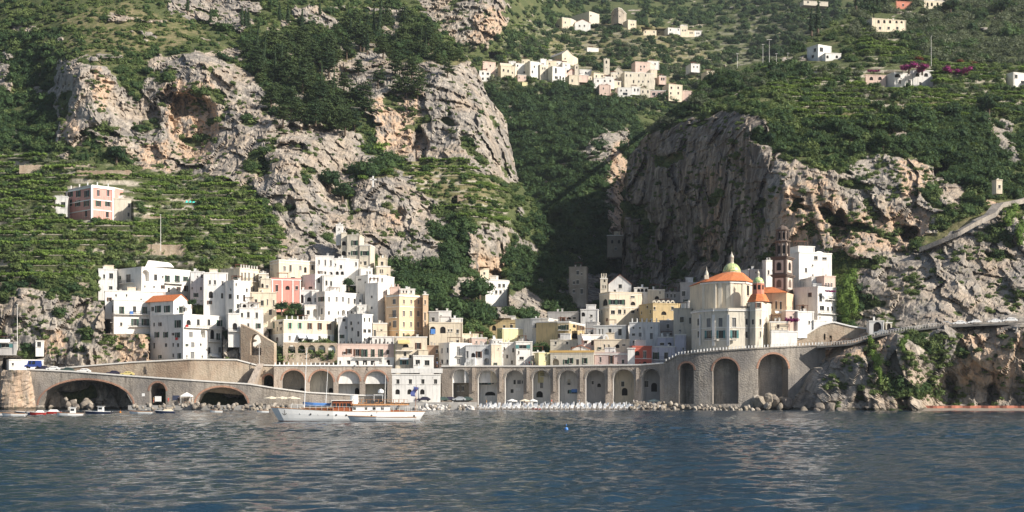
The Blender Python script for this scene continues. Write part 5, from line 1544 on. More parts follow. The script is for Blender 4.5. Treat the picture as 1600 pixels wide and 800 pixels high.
h = H(V12, 388, 388, 732, 461, -6, 108, 420, 'w', [(163, 18, 16, 'd', [435, 508]), (160, 20, 16, 'd', [638]), (237, 30, 28, 'd', [435]), (240, 46, 28, 'p', [510]), (255, 70, 28, 'p', [638])], 'grey-white house behind the red house', group=GC)
h.awning(452, 535, 300, 345, M_CLOTH_O); h.pillars(6, 60, 100, M_WHITE)
H(V12, 732, 732, 892, 465, -10, 85, 420, 'G', [(143, 46, 26, 'd', [825]), (230, 30, 20, 'd', [860])], 'grey house left of the pale yellow tower house', group=GC)
H(V12, 708, 708, 890, 455, -6, 275, 420, 'L', [(345, 36, 40, 'o', [845]), (345, 30, 40, 'd', [760])], 'low lilac house behind the bluish white house', group=GC)
h = H(V12, -20, -20, 348, 468, -14, 140, 330, 'W', [(205, 62, 11, 'd', [50, 85]), (210, 72, 30, 'd', [167]), (210, 76, 34, 'd', [280])], 'white house with blue-black windows under the roof pergola', group=GC)
h = H(V11, 940, 940, 1112, 452, -6, 448, 860, 'c', [(550, 56, 32, 'd', [1018]), (560, 60, 18, 'd', [1098]), (660, 30, 20, 'd', [1000])], 'pale yellow tower house left of the church', group=GC)
H(V12, 905, 905, 1032, 447, -8, 245, 480, 'L', [(400, 30, 14, 'd', [1000])], 'lilac house base between the bluish house and the church', group=GC, depth=4)
h = H(V11, 225, 322, 628, 500, 20, 290, 560, 'C', [(385, 66, 48, 'o', [280]), (383, 46, 40, 'g', [355, 418]), (385, 52, 14, 'd', [465]), (332, 16, 34, 'd', [545]), (395, 36, 44, 'o', [548]), (480, 36, 34, 'd', [355]), (475, 42, 28, 'd', [420]), (475, 42, 16, 'd', [468]), (475, 28, 30, 'd', [548])], 'cream house with big green windows below the gabled chapel', group=GC)
h.band(300).band(430)
h = H(V11, 312, 312, 532, 512, -4, 207, 300, 'w', [(222, 52, 28, 'd', [425])], 'gabled grey chapel at the top of the valley mouth', roof='none', group=GC, name='chapel', cat='chapel')
h.gable_roof(118, plain('dark_tile', (0.22, 0.10, 0.07), .9, .3), 0, end_col='w')
h = H(V11, 234, 234, 302, 511, -4, 160, 310, 'c', [(172, 36, 14, 'o', [275]), (235, 32, 11, 'd', [260, 282])], 'small bell turret with horns left of the gabled chapel', group=GC, name='bell_turret', cat='turret')
h.pillars(3, 115, 158, pal('c'), rail=False)
h = H(V11, 610, 740, 962, 490, 18, 398, 600, 'Y', [(430, 26, 12, 'd', [685]), (442, 28, 16, 'd', [755]), (442, 32, 20, 'd', [928]), (488, 36, 50, 'o', [845])], 'ochre house topped by a row of small arches', group=GC)
mb = MB()
for x in (755, 800, 845, 890, 932):
    for i in range(6):
        a0, a1 = math.pi * i / 6, math.pi * (i + 1) / 6
        p = [h.at(x - 21 * math.cos(t), 394 - 32 * math.sin(t), 1, -.3)[0] for t in (a0, a1)] + [h.at(x - 13 * math.cos(t), 394 - 18 * math.sin(t), 1, -.3)[0] for t in (a1, a0)]
        mb.poly(p); mb.poly([q + Vector((0, .4, 0)) for q in p]); mb.poly([p[0], p[1], p[1] + Vector((0, .4, 0)), p[0] + Vector((0, .4, 0))])
mb.build('arched_balustrade', [pal('c')], h.root)
H(V11, 560, 560, 692, 507, -4, 248, 420, 'W', [(268, 30, 24, 'o', [602, 637, 675])], 'white roof storey with three small arches', group=GC)
H(V11, 692, 692, 852, 506, -4, 268, 420, 'c', [(290, 26, 10, 'd', [808]), (340, 32, 42, 'o', [778])], 'beige house right of the three-arched storey', group=GC)
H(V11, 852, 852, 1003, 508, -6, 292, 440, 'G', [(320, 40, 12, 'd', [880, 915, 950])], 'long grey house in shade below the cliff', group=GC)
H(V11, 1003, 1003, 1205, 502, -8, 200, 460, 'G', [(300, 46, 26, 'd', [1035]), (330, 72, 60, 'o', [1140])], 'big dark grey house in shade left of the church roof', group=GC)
H(V11, 1085, 1085, 1190, 470, 12, 382, 470, 'W', [(410, 20, 12, 'd', [1120])], 'small sunlit white block left of the church roof', group=GC)
H(V11, 45, 45, 212, 497, -6, 458, 580, 'w', [(513, 22, 20, 'd', [148]), (500, 40, 30, 'o', [70])], 'low white house with an open loggia in the shade', group=GC)
h = H(V27, 412, 412, 493, 560, -8, 497, 680, 'S', [(522, 18, 10, 'd', [452]), (565, 18, 10, 'd', [452])], 'square grey stone tower house above the gorge', group=GC, name='tower_house', cat='tower')
h.band(585, pal('S'), .4, .2)
h = H(V27, 588, 588, 668, 655, -6, 350, 440, 'S', [(378, 16, 9, 'o', [612, 643]), (410, 12, 8, 'd', [628])], 'roofless stone ruin at the foot of the orange rock', name='stone_ruin', cat='ruin')
h = H(V27, -10, 25, 126, 545, 25, 556, 680, 'W', [(578, 16, 12, 'o', [15]), (580, 20, 14, 'o', [55]), (582, 16, 10, 'd', [90, 110]), (612, 16, 9, 'd', [75, 95])], 'white house with a small tower alone in the dark gorge', name='gorge_house')
H(V27, 0, 0, 42, 548, 20, 505, 580, 'C', [(525, 12, 8, 'd', [20])], 'small cream tower on the house in the gorge', name='gorge_tower', cat='tower')
# ------------------------------------------------------------------ the pink palazzo on the terraces
h = H(V26, 308, 425, 528, 528, 46, 118, 272, 'k', [(156, 30, 10, 'g', [327, 363, 402]), (200, 28, 11, 'g', [322, 360, 400]), (248, 26, 10, 'd', [398]), (153, 30, 11, 'w', [455, 500]), (202, 26, 11, 'g', [455, 499]), (252, 28, 12, 'dD', [497])],
      'pink three-storey palazzo with white corners on the left terraces', depth=6)
h.band(124, M_WHITE, .6, .25).band(182, M_WHITE, .35, .1).band(228, M_WHITE, .35, .1)
for x in (311, 425, 522):
    mb = MB(); a, ang, d = h.at(x, 190, None, .05); mb.box((a.x, a.y, (h.z1 - h.z0) / 2), (.7, .7, h.z1 - h.z0 - .1), 0, ang); mb.build('corner_quoin', [M_WHITE], h.root)
h.pillars(3, 98, 112, M_WHITE, 0, False); h.pillars(2, 98, 112, M_WHITE, 1, False)
H(V26, 528, 528, 608, 534, 20, 180, 280, 'c', [(210, 20, 8, 'd', [597]), (252, 20, 8, 'd', [595])], 'beige stone wing right of the pink palazzo')
H(V26, 255, 255, 312, 532, 10, 170, 250, 'w', [(208, 26, 18, 'd', [292])], 'low white wing left of the pink palazzo')
# ------------------------------------------------------------------ far left, at the road
H(V17, 278, 278, 342, 448, 15, 168, 260, 'W', [(190, 40, 26, 'd', [305])], 'small white house in the scrub above the coast road')
h = H(V17, -60, -60, 125, 447, 8, 180, 250, 'G', [(200, 30, 60, 't', [40])], 'low green-glazed roadside house at the far left edge')
h.awning(-20, 80, 150, 178, M_CLOTH_W)
H(V17, 35, 70, 140, 443, 25, 315, 385, 'W', [(345, 20, 14, 'd', [100])], 'little white roadside hut with a sloping roof')
# ------------------------------------------------------------------ the upper village
GV = 'houses of the upper village on the hill'
def HV(V, x0, xc, x1, Y, yaw, yt, yb, col, wins, label, roof='flat', ridge=None, face=None, mat=None, **k):
    h = H(V, x0, xc, x1, Y, yaw, yt, yb, col, wins, label, roof='flat' if ridge is None else 'none', group=GV, depth=10, **k)
    if ridge is not None: h.gable_roof(ridge, mat or M_TILE, len(h.pts) - 2 if face is None else face, end_col=col)
    return h
HV(V22, 65, 65, 192, 975, 14, 370, 490, 'W', [(398, 26, 18, 'd', [105]), (402, 22, 24, 'd', [162]), (458, 26, 20, 'd', [105, 160])], 'white cottage at the lower left corner of the upper village')
HV(V22, 105, 105, 250, 985, 20, 265, 400, 'P', [(310, 22, 14, 'd', [190]), (350, 20, 12, 'd', [150])], 'pinkish house above the white corner cottage')
HV(V22, 270, 310, 470, 982, 18, 312, 450, 'C', [(360, 30, 16, 'd', [340]), (370, 30, 16, 'd', [393]), (390, 24, 12, 'd', [440])], 'cream block house with a tiled attic in the upper village')
HV(V22, 300, 300, 440, 992, 18, 285, 330, 'C', [], 'flat tiled attic behind the cream block house')
HV(V22, 478, 478, 590, 990, 18, 285, 400, 'W', [(310, 22, 14, 'd', [500]), (385, 22, 24, 'd', [580])], 'small white house in the middle of the left village row')
HV(V22, 585, 640, 735, 984, 26, 262, 430, 'W', [(380, 30, 14, 'd', [668]), (320, 24, 12, 'd', [690])], 'tall white house with a grey side wall in the upper village')
HV(V22, 735, 755, 845, 986, 30, 300, 470, 'c', [(340, 24, 12, 'd', [785, 810]), (390, 20, 10, 'd', [800])], 'tall beige stone house next to the tall white house')
HV(V22, 845, 895, 1050, 982, 26, 318, 490, 'W', [(365, 60, 18, 'd', [935]), (445, 30, 30, 'd', [940]), (445, 36, 16, 'd', [985]), (455, 30, 16, 'd', [1020])], 'white house with one long dark window in the upper village')
HV(V22, 1050, 1050, 1180, 990, 12, 405, 490, 'P', [(425, 14, 10, 'd', [1085])], 'low house with a red roof in the upper village', ridge=350, face=0)
HV(V22, 880, 1005, 1130, 1040, 32, 175, 300, 'C', [(165, 20, 12, 'd', [1060]), (230, 22, 12, 'd', [1040])], 'big gabled house above the village roofs', ridge=130, face=1, mat=M_CONC)
HV(V22, 760, 760, 830, 1005, 20, 235, 300, 'W', [], 'small white cube house above the beige stone house')
HV(V22, 830, 830, 940, 1008, 14, 255, 330, 'C', [(285, 20, 12, 'd', [860])], 'low cream house below the big gabled house')
HV(V22, 1010, 1010, 1100, 1000, 16, 280, 340, 'W', [(305, 16, 10, 'd', [1050])], 'small white house in front of the big gabled house')
h = HV(V22, 1150, 1150, 1192, 990, 10, 300, 410, 'c', [(330, 26, 14, 'o', [1172])], 'little stone bell gable beside the red roof', name='bell_gable', cat='turret')
HV(V22, 1085, 1085, 1200, 972, 14, 420, 510, 'C', [(480, 30, 14, 'd', [1120])], 'square cream house below the red roof')
HV(V22, 1200, 1200, 1305, 976, 14, 415, 480, 'P', [], 'low pinkish terrace house right of the square cream house')
HV(V22, 1205, 1205, 1340, 1000, 12, 355, 420, 'w', [(390, 22, 16, 'd', [1275])], 'grey-white flat house in the middle of the village')
HV(V22, 1340, 1365, 1500, 988, 24, 395, 480, 'C', [(430, 26, 14, 'd', [1395, 1460])], 'cream house left of the village bell tower')
HV(V22, 1490, 1490, 1580, 975, 10, 440, 530, 'W', [(490, 24, 16, 'd', [1520])], 'white house below the village bell tower')
HV(V22, 1440, 1440, 1560, 962, 10, 540, 640, 'P', [(580, 20, 12, 'd', [1490])], 'small pinkish house on the slope below the village')
HV(V22, 552, 552, 612, 965, 14, 500, 565, 'N', [], 'tiny bright yellow hut below the village')
HV(V22, 190, 190, 248, 1040, 14, 172, 210, 'N', [], 'tiny cream hut on the slope above the village')
h = HV(V22, 1475, 1478, 1545, 992, 8, 235, 410, 'c', [(268, 36, 16, 'o', [1510]), (330, 14, 8, 'd', [1510])], 'square beige bell tower of the upper village', name='bell_tower', cat='tower', cap=True)
HV(V23, 458, 458, 545, 1000, -6, 530, 590, 'c', [(540, 14, 8, 'd', [500])], 'gabled beige church beside the village bell tower', ridge=490, face=0, mat=M_CONC, name='village_church', cat='church')
HV(V23, 515, 545, 765, 985, 14, 530, 636, 'c', [(555, 16, 8, 'd', [560, 590, 650, 700]), (600, 24, 9, 'o', [612]), (600, 14, 9, 'd', [650, 680, 720])], 'long beige convent building with many windows in the upper village')
HV(V23, 595, 625, 735, 1005, 14, 455, 535, 'P', [(490, 14, 9, 'd', [665, 690]), (512, 14, 9, 'd', [665])], 'pinkish upper house behind the long convent')
HV(V23, 715, 715, 800, 1020, 12, 450, 500, 'W', [(470, 14, 8, 'd', [740, 770])], 'white house right of the pinkish upper house')
HV(V23, 735, 735, 785, 990, 12, 512, 560, 'C', [], 'small cream block at the right end of the convent')
HV(V23, 850, 870, 972, 968, 26, 618, 730, 'C', [(645, 18, 10, 'd', [890, 940]), (685, 16, 10, 'd', [885, 940])], 'tall cream house with a flat tiled roof at the right end of the village', )
HV(V23, 972, 972, 1040, 975, 8, 670, 730, 'P', [], 'low pink annex right of the tall cream village house')
HV(V23, 495, 495, 600, 960, 6, 645, 715, 'W', [(665, 14, 10, 'd', [520, 560]), (690, 18, 30, 'd', [550])], 'white open-fronted house on the village road')
HV(V23, 320, 320, 470, 972, 8, 575, 640, 'W', [(595, 14, 10, 'd', [350, 400, 440])], 'white house with a balcony above the village road')
HV(V23, 360, 360, 440, 958, 8, 625, 690, 'P', [(650, 12, 8, 'd', [390])], 'pinkish house at the left end of the village road')
HV(V23, 735, 735, 850, 968, 4, 668, 712, 'p', [(690, 20, 20, 'd', [760, 800])], 'dusky pink house left of the tall cream village house')
HV(V23, 1035, 1035, 1100, 1020, 16, 470, 520, 'W', [(492, 12, 8, 'd', [1055, 1080])], 'isolated white cottage right of the village')
HV(V23, 1150, 1150, 1205, 1010, 16, 525, 570, 'C', [], 'isolated cream hut right of the village')
HV(V23, 40, 85, 150, 1230, 24, 130, 215, 'C', [(165, 14, 8, 'd', [110]), (195, 14, 10, 'd', [60])], 'cream farmhouse on the ridge at the left of the round tower')
HV(V23, 180, 180, 295, 1225, 8, 165, 220, 'W', [(190, 14, 9, 'd', [215, 250])], 'white house with a long red roof on the ridge', ridge=142, face=0)
HV(V23, 155, 285, 312, 1260, 40, 85, 170, 'c', [(115, 12, 8, 'd', [298])], 'tall grey-beige house end on the ridge behind the red roof')
HV(V23, 570, 570, 632, 1240, 22, 148, 215, 'C', [(180, 12, 7, 'd', [595, 612])], 'cream house right of the round tower')
h = House(V23, [(448, 1262), (470, 1250), (500, 1247), (525, 1250), (540, 1258)], 58, 170, 9)
for w in ((110, 12, 8, 'd', [465]), (120, 12, 7, 'd', [510]), (85, 8, 6, 'd', [490])): h.add_windows(*w)
h.build('round_tower', 'round stone watchtower on the high ridge', 'S', GV, 'flat', 'tower'); h.band(75, pal('S'), .6, .3)
for i, (x0, x1, yt, yb, col) in enumerate(((680, 780, 220, 262, 'C'), (865, 960, 205, 245, 'W'), (955, 1010, 190, 268, 'C'), (1010, 1060, 225, 270, 'C'), (1060, 1110, 228, 275, 'W'), (780, 870, 225, 265, 'c'))):
    HV(V23, x0, x0, x1, 1270 + 6 * i, 14, yt, yb, col, [((yt + yb) / 2 - 6, 12, 8, 'd', [x0 + 18, x1 - 18])], ['cream house at the left end of the high hamlet', 'white house in the high hamlet, second from the left', 'tall cream house in the middle of the high hamlet', 'cream house right of the tall hamlet house', 'white house at the right end of the high hamlet', 'beige wall-like house low in the high hamlet'][i])
for a in ((V22, 400, 480, 1000, 262, 330, 'w', 'grey-white house behind the cream block house'), (V22, 246, 300, 988, 335, 445, 'c', 'narrow beige house left of the cream block house'), (V22, 500, 600, 978, 415, 480, 'P', 'low pinkish house below the small white village house'), (V22, 1098, 1152, 996, 350, 420, 'W', 'narrow white house left of the little bell gable'), (V22, 1262, 1345, 984, 432, 485, 'C', 'small cream house left of the cream house by the bell tower'), (V22, 1562, 1640, 990, 395, 470, 'c', 'beige house just right of the village bell tower'),
          (V22, 545, 640, 1018, 240, 300, 'C', 'pale house on the slope above the left village row'), (V22, 935, 1012, 1014, 262, 320, 'W', 'little white house left of the big gabled house front'), (V23, 440, 520, 978, 596, 640, 'C', 'small cream house below the gabled village church'), (V23, 602, 662, 962, 640, 690, 'W', 'small white house on the road right of the open-fronted house'), (V23, 662, 735, 964, 652, 704, 'c', 'beige roadside house left of the dusky pink house'), (V23, 800, 852, 1000, 560, 610, 'P', 'small pink house between the convent and the tall cream house')):
    HV(a[0], a[1], a[1], a[2], a[3], 14, a[4], a[5], a[6], [((a[4] + a[5]) / 2 - 4, 20, 10, 'd', [a[1] + 18, a[2] - 18])], a[7])
HV(V23, 270, 270, 355, 1120, 16, 350, 384, 'W', [], 'lone white hut on the terraces below the ridge')
# ------------------------------------------------------------------ villas on the right mountain
h = H(V24, 92, 170, 262, 690, 30, 312, 425, 'W', [(348, 26, 16, 'd', [147]), (345, 30, 20, 'd', [193]), (392, 20, 16, 'd', [133]), (395, 20, 14, 'd', [235])], 'white villa alone at the edge of the right plateau', depth=8, name='villa')
H(V24, 222, 222, 330, 686, 10, 370, 415, 'W', [(395, 20, 14, 'o', [235, 300])], 'low white terrace wing of the lone villa', name='villa')
h = H(V24, 640, 700, 830, 625, 20, 505, 600, 'W', [(525, 26, 40, 'o', [720]), (568, 26, 16, 'd', [738, 805])], 'white villa among magenta bougainvillea on the right plateau', name='villa')
H(V24, 500, 500, 640, 628, 8, 522, 590, 'P', [(545, 24, 22, 'o', [540, 600])], 'pink low villa wing left of the bougainvillea', name='villa')
H(V24, 830, 830, 970, 628, 8, 490, 600, 'W', [(520, 26, 24, 'o', [860, 920]), (580, 18, 14, 'd', [880])], 'white villa front half covered by magenta bougainvillea', name='villa')
h = H(V24, 545, 545, 780, 745, 16, 128, 215, 'C', [(150, 24, 14, 'o', [590, 630, 670, 715, 750]), (195, 18, 14, 'd', [600, 660, 720])], 'long cream villa with arcades high on the right', name='villa')
H(V24, 710, 710, 835, 850, 12, 10, 60, 'r', [(35, 16, 10, 'd', [760])], 'dark red house at the top edge of the picture', name='villa')
H(V24, 905, 905, 1050, 845, 12, 2, 62, 'C', [(30, 26, 12, 'o', [930, 960, 1000])], 'cream villa at the top edge of the picture', name='villa')
H(V24, 1480, 1525, 1700, 630, 22, 505, 600, 'W', [(530, 26, 18, 'd', [1545]), (570, 20, 20, 'd', [1590])], 'white villa at the right edge on the plateau', name='villa')
H(V24, 70, 70, 240, 1180, 12, 5, 26, 'c', [(15, 12, 10, 'd', [100, 180])], 'pale house far away at the top, right of the valley', name='villa')
H(V28, 195, 195, 240, 585, 10, 398, 436, 'S', [(418, 24, 16, 'o', [222])], 'small stone hut with an arch at the plateau edge', name='stone_hut', depth=2.9)
H(V28, 830, 830, 885, 540, 14, 15, 62, 'c', [(38, 22, 26, 'o', [855])], 'small arched stone shelter in the wood above the right cliff', name='stone_hut', depth=2.9)
H(V28, 1085, 1085, 1110, 470, 10, 85, 140, 'C', [(112, 14, 8, 'd', [1098])], 'little square turret by the cliff path', name='path_turret', cat='turret', depth=2.9)
# ------------------------------------------------------------------ sea walls, viaduct, roads
M_STONE = masonry('sea_wall_stone', (0.33, 0.29, 0.245), (0.42, 0.37, 0.31), (0.28, 0.26, 0.245), 0.55, 0.7)
M_STONE2 = masonry('viaduct_stone', (0.42, 0.345, 0.28), (0.50, 0.42, 0.345), (0.36, 0.315, 0.27), 0.55, 0.6)
M_TUFA = masonry('ochre_wall_stone', (0.44, 0.365, 0.275), (0.50, 0.42, 0.325), (0.42, 0.29, 0.20), 0.6, 0.5)
M_BRICK = masonry('arch_brick', (0.40, 0.22, 0.15), (0.48, 0.29, 0.20), (0.36, 0.22, 0.17), 0.35, 0.3)
M_ASPH = plain('asphalt', (0.075, 0.073, 0.07), .95, .25, scale=.3)
M_LIME = plaster('lime_lining', (0.56, 0.54, 0.51), .6)


def wall_thing(name, label, px, planY, top, bottom, openings, thick, mat, cat='wall', ring=None, lining=None, coping=M_TRIM, post=None, deck=None):
    r = empty(name, P(px[0], bottom[0][1], planY[0][1]))
    tag(r, label, cat)
    pt, tf, Yf = arch_wall(r, px[0], px[1], planY, top, bottom, openings, thick, mat, ring, lining=lining)
    if coping: cap_strip(r, 'coping', px[0], px[1], pt, tf, -0.28, 0.55, 0.003, 0.42, coping)
    if deck: cap_strip(r, 'road_deck', px[0], px[1], pt, tf, 0.56, deck, -0.5, -0.06, M_ASPH)
    if post: posts(r, 'railing_post', px[0] + 2, px[1] - 2, pt, tf, post, M_WHITE)
    return r, pt, tf, Yf


wall_thing('sea_wall', 'grey stone sea wall with a wide brick arch carrying the sloping road', (42, 600), [(42, 437), (210, 436), (300, 435), (440, 436), (600, 438)],
           [(42, 578), (110, 581), (200, 588), (300, 595), (390, 601), (430, 607.5), (480, 614), (560, 618.5), (600, 619)], [(42, 652), (600, 652)],
           [(60, 208, 593.5, 633, 645), (233.6, 259, 598, 611, 645), (306, 387, 605, 630, 645)], 7, M_STONE, ring=M_BRICK, deck=9.0)
wr, wpt, wtf, wY = wall_thing('upper_road_wall', 'tan stone retaining wall under the upper road on the left', (88, 428), [(88, 446), (205, 444), (300, 442), (370, 443), (400, 444), (428, 444.5)],
           [(88, 576.5), (205, 567), (300, 562), (370, 563), (400, 571), (428, 572)], [(88, 590), (200, 604), (300, 610), (428, 622)], [(412, 427, 586, 593, 612)], 2.5, M_TUFA, ring=M_BRICK, deck=7)
mb = MB()
a, b = P(406, 569, 441.2), P(391, 600, 436.0)
mb.mesh([a + Vector((-1, 0, 0)), a + Vector((1, 0, 0)), a + Vector((1, 1.5, .3)), a + Vector((-1, 1.5, .3)), b + Vector((-1, 0, 0)), b + Vector((1, 0, 0)), b + Vector((1, 7.5, 0)), b + Vector((-1, 7.5, 0))], [(0, 1, 2, 3), (0, 4, 5, 1), (1, 5, 6, 2), (3, 2, 6, 7), (0, 3, 7, 4), (4, 7, 6, 5)])
mb.build('buttress', [M_STONE2], wr).location = -wr.location
wall_thing('viaduct', 'pinkish stone viaduct with four high arches behind the yacht', (428, 613), [(428, 442), (613, 447)], [(428, 572), (613, 572.5)], [(428, 650), (613, 650)],
           [(441, 476, 578.5, 594, 640), (484, 521, 579, 597, 640), (529, 562, 580, 596, 640), (571, 605, 580, 596, 640)], 3.0, M_STONE2, 'viaduct', M_BRICK, M_LIME, M_WHITE, 7.0, 8)
W4 = wall_thing('viaduct', 'long grey viaduct with eight arches behind the beach', (690, 1040), [(690, 446), (850, 441.5), (1000, 435.5), (1040, 432.5)], [(690, 573), (850, 573), (1000, 571), (1040, 568)], [(690, 650), (1040, 650)],
           [(706.7, 732.8, 577, 590, 640), (746.6, 776.8, 578.5, 592, 640), (789, 818, 578.5, 592, 640), (832, 860, 578.5, 592, 640), (873, 902, 578.5, 592, 640), (915, 946, 578, 592, 640), (958, 990.6, 577, 592, 640), (1002, 1031, 576, 590, 640)], 3.2, M_STONE2, 'viaduct', M_STONE, M_LIME, M_TRIM, None, 9)
# pilasters between the arches
for x in (740, 782.5, 825, 866.5, 908.5, 952, 996):
    mb = MB(); a = W4[1](x, 612, -0.18); t = W4[1](x, 574.6, 0)
    mb.box((0, 0, (t.z - a.z) / 2), (.9, .5, t.z - a.z)); mb.build('pilaster', [M_STONE2], W4[0], loc=a)
wall_thing('headland_wall', 'high curved stone wall with three tall arches below the church', (1038, 1290), [(1038, 432.6), (1060, 428.5), (1090, 426), (1130, 424), (1180, 423), (1230, 424), (1290, 427)],
           [(1038, 568), (1060, 556), (1110, 550), (1161, 546.5), (1221, 543.5), (1290, 540)], [(1038, 655), (1290, 655)],
           [(1061, 1084, 567, 578, 631), (1113.4, 1153.8, 560, 579.5, 631), (1184.7, 1231.6, 553, 576, 640)], 5.0, M_STONE, ring=M_BRICK, coping=M_STONE, post=5.0, deck=7)
_post.clear()
# rubble filling behind the headland arches
r = empty('arch_back_wall', P(1060, 640, 434)); tag(r, 'dark rough stone wall filling the backs of the headland arches', 'wall')
arch_wall(r, 1040, 1250, [(1040, 437), (1090, 430), (1130, 428), (1250, 428.5)], [(1040, 560), (1250, 545)], [(1040, 655), (1250, 655)], [], 2, M_STONE)
rr_, pt6, tf6, Y6 = wall_thing('ramp_wall', 'stone wall with two small doors rising to the right of the church', (1214, 1374), [(1214, 431), (1300, 431.5), (1374, 432)], [(1214, 543.5), (1250, 530), (1283, 509), (1302, 504), (1330, 511), (1374, 517.5)], [(1214, 548), (1374, 545)], [(1287, 1290, 521, 523, 531), (1296, 1300, 524, 525, 535)], 1.2, M_TUFA, coping=M_WHITE)


def road_strip(name, label, pts, width, mat, thick=.6, kind='structure', rail=None):
    """Road along (px, py, Y) points of its outer edge, running back by width."""
    o = P(*pts[0]); mb = MB(); W = [P(*p) - o for p in pts]
    vs = []
    for i, p in enumerate(W):
        d = (W[min(i + 1, len(W) - 1)] - W[max(i - 1, 0)]); n = Vector((-d.y, d.x, 0)).normalized()
        vs += [p, p + n * width, p + n * width - Vector((0, 0, thick)), p - Vector((0, 0, thick))]
    fs = [(i * 4 + k, i * 4 + (k + 1) % 4, i * 4 + 4 + (k + 1) % 4, i * 4 + 4 + k) for i in range(len(W) - 1) for k in range(4)]
    mb.mesh(vs, fs)
    ob = mb.build(name, [mat], loc=o); ob['kind'] = kind
    if label: ob['label'] = label
    return ob


cr = [(1276, 541, 422.5), (1330, 537, 420.5), (1375, 523, 418.5), (1420, 515.5, 417.5), (1465, 510, 417), (1520, 507, 416.8), (1570, 505, 416.6), (1650, 503, 418.5), (1900, 500, 429)]
road_strip('coast_road', None, cr, 8.5, plain('worn_asphalt', (0.15, 0.145, 0.135), .95, .3, scale=.4), .5)
f = empty('road_railing', P(*cr[0])); tag(f, 'low railing of pale posts along the coast road on the right', 'railing')
_pm = MB(); _pm.box((0, 0, .5), (.22, .22, 1.0)); _pm = _pm.data('railing_post', [M_CONC])
for i in range(66):
    x = 1278 + i * 4.2
    if x > 1475: break
    y = float(np.interp(x, [c[0] for c in cr], [c[1] for c in cr])); Y = float(np.interp(x, [c[0] for c in cr], [c[2] for c in cr]))
    o = bpy.data.objects.new('railing_post', _pm); o.location = P(x, y, Y + .25) - f.location; link(o, f)
mb = MB()
for a, b in zip(cr[:4], cr[1:5]):
    mb.tube([P(a[0], a[1], a[2] + .25) + Vector((0, 0, .95)) - f.location, P(b[0], b[1], b[2] + .25) + Vector((0, 0, .95)) - f.location], .06, 5)
    mb.tube([P(a[0], a[1], a[2] + .25) + Vector((0, 0, .5)) - f.location, P(b[0], b[1], b[2] + .25) + Vector((0, 0, .5)) - f.location], .05, 5)
mb.build('rail', [M_TRIM], f)
k = empty('kerb_wall', P(1480, 509, 416.9)); tag(k, 'low stone kerb wall along the right end of the coast road', 'wall')
mb = MB()
for a, b in zip(cr[4:-1], cr[5:]):
    p, q = P(*a) - k.location, P(*b) - k.location; c = (p + q) / 2; d = q - p
    mb.box(c + Vector((0, .25, .25)), (d.length, .4, .5), 0, math.atan2(d.y, d.x))
mb.build('wall', [M_STONE], k)
# tunnel portal
t = empty('tunnel_portal', P(1374, 521, 424)); tag(t, 'white tunnel portal where the coast road enters the rock', 'tunnel')
H_ = House(V16, [(122, 425.5), (196, 425)], 328, 392, 6); H_.add_windows(352, 64, 34, 'o', [163]); H_.build('x', '', 'W', parent=t, roof='flat', part='portal_wall'); 
t = empty('tunnel_portal', P(1389, 518, 424)); tag(t, 'small dark side opening right of the white tunnel portal', 'tunnel')
H_ = House(V16, [(206, 426), (236, 426)], 336, 372, 5); H_.add_windows(355, 34, 16, 'o', [220]); H_.build('x', '', 'c', parent=t, roof='flat', part='portal_wall')
# quay, beach and promenade
road_strip('promenade', None, [(1040, 570, 440), (850, 574.6, 446), (690, 574.6, 452), (428, 573.6, 449)][::-1], 16, M_CONC, .5)
road_strip('quay', None, [(200, 633.5, 432.2), (430, 633.5, 428.5), (660, 632, 428)], 14, M_CONC, 2.5)
road_strip('beach_terrace', None, [(640, 628.6, 430), (700, 628.6, 429), (745, 628.6, 429)], 14, M_CONC, 2.5)
def beach(name, pts, col, label=None):
    mb = MB()
    rs = np.random.default_rng(5)
    n, m = 60, 10
    vs, fs = [], []
    for i in range(n):
        for j in range(m):
            x = pts[0] + (pts[1] - pts[0]) * i / (n - 1); Y = pts[2] + (pts[3] - pts[2]) * j / (m - 1)
            z = pts[4] * (j / (m - 1)) ** .8 - .25 + rs.uniform(-.05, .05)
            vs.append(((x - 800) / FPX * Y, Y, z))
    for i in range(n - 1):
        for j in range(m - 1): fs.append((i * m + j, (i + 1) * m + j, (i + 1) * m + j + 1, i * m + j + 1))
    mb.mesh(vs, fs); o = mb.build(name, [plain(name + '_sand', col, .95, .25, scale=1.5)], smooth=True); o['kind'] = 'structure'
beach('beach', (735, 1062, 421, 442, 1.7), (0.24, 0.205, 0.17))
beach('cove_beach', (1425, 1680, 404, 424, 1.9), (0.26, 0.22, 0.18))
# the big white boathouse in front of the viaduct
h = H(V8, 618, 618, 1118, 433, 2, 575, 830, 'W', [(640, 50, 28, 'd', [678, 808, 938, 1070]), (748, 54, 40, 'o', [675, 800, 932])], 'big white flat-roofed building standing before the viaduct', group=None, depth=7, name='waterfront_building', cat='building')
h.band(670, M_TRIM, .15, .06)
h = H(V8, 608, 608, 1142, 432.6, 2, 505, 552, 'W', [], 'white roof slab over the waterfront building', depth=2.9, name='roof_slab', cat='roof', cap=False)
